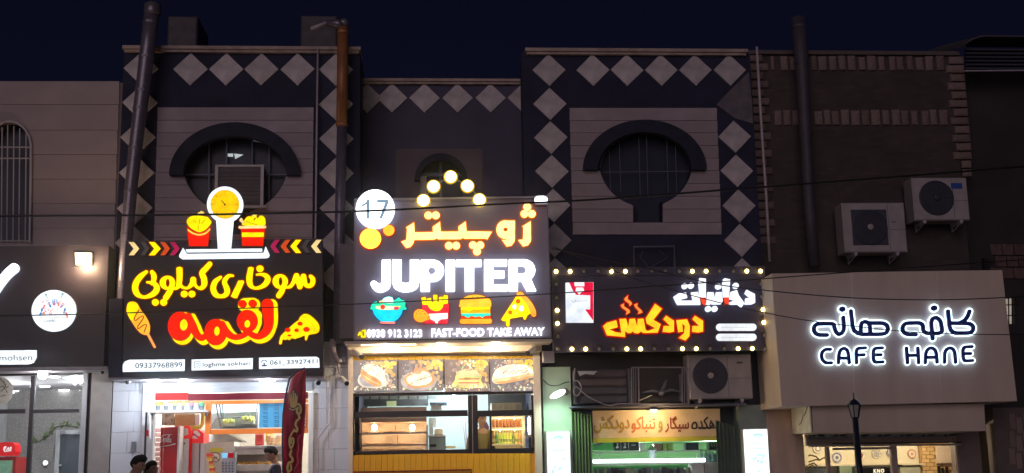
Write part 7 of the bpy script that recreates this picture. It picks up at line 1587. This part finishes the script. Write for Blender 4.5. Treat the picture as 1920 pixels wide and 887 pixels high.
    hv, hf = headmesh(hair=random.Random(int(height*1000)), quiff=quiff); obj('hair', W_([hd(p) for p in hv]), hf, mat('hair_%d' % int(hair[0]*1000), hair, .8, vary=.3, nscale=30, spec=.2), t, smooth=True)
    for sg in (-1, 1):
        for nm, c_, r_, m in (('eye', (sg*.031, -.0845, 1.652), (.012, .008, .0065), mat('eye_dark', (.03, .02, .015), .2)), ('eyebrow', (sg*.032, -.0925, 1.672), (.017, .006, .0035), mat('brow', (.012, .01, .01), .7))):
            b = MB(); b.ball((0, 0, 0), 1, 8, *r_); b.v = [hd((c_[0]+x, c_[1]+y, c_[2]+z)) for x, y, z in b.v]; b.v = W_(b.v); b.build(nm, m, t)
    b = MB(); b.ball((0, 0, 0), 1, 8, .020, .006, .005); b.v = W_([hd((x, -.0935+y, 1.590+z)) for x, y, z in b.v]); b.build('mouth', mat('lips', (.28, .11, .09), .5), t)
    if beard: b = MB(); b.ball((0, 0, 0), 1, 8, .046, .050, .020); b.v = W_([hd((x, -.040+y, 1.553+z)) for x, y, z in b.v]); b.build('beard', mat('stubble', (.05, .035, .03), .8), t)
    return t
def pz(x, ytop, Y, floor): p = U(x, ytop, Y); return (p[0], Y, floor), p[2]-floor
L, h = pz(256, 855, -4.2, .145); person(L, h, 62, 'man with thick black hair looking right, nearest the left edge of the chicken shop', (.36, .20, .14), (.16, .12, .09), (.03, .03, .04), tilt=14, turn=8, quiff=.030)
L, h = pz(286, 866.5, -3.9, .145); person(L, h, 40, 'shorter man with swept-back hair beside the thick-haired man', (.40, .22, .15), (.05, .045, .05), (.04, .04, .05), hair=(.02, .014, .012), tilt=-8, turn=18, beard=True)
L, h = pz(515, 836, -.75, .145+.1); person(L, h, -78, 'man in dark blue shirt looking down to the left beside the feather flag', (.42, .24, .17), (.035, .038, .065), (.03, .03, .035), hair=(.028, .024, .024), tilt=24, arm=.4)
struct('door_step', MB().box(UX(275, 850, 0), UX(583, 850, 0), -1.2, .0, .146, .244), M_pave)
L, h = pz(902, 773.5, 1.3, .75); person(L, h, 28, 'young man in olive jacket behind the right Jupiter window', (.42, .26, .17), (.22, .17, .07), (.03, .03, .04), tilt=6, arm=.35)
reg(MB().loops([[(905, 795), (912, 790), (917, 800), (917, 838), (914, 828), (908, 812)]], 1.9, .05).build('hanging_apron', mat('purple_apron', (.16, .06, .12), .7, vary=.2)), 'purple and white apron hanging behind the young man', 'apron')
# ---------------------------------------------------------------- thin haze round the whole place, added for a bloom at the lights
hz = bpy.data.materials.new('bloom_haze'); hz.use_nodes = True; n = hz.node_tree; n.nodes.clear()
o_ = n.nodes.new('ShaderNodeOutputMaterial'); p_ = n.nodes.new('ShaderNodeVolumePrincipled')
p_.inputs['Color'].default_value = (.86, .88, 1.0, 1); p_.inputs['Density'].default_value = .0016; p_.inputs['Anisotropy'].default_value = .975
n.links.new(p_.outputs[0], o_.inputs['Volume'])
reg(MB().box(-165, 165, -155, 165, -1.5, 10.5).build('haze', hz), kind='stuff')
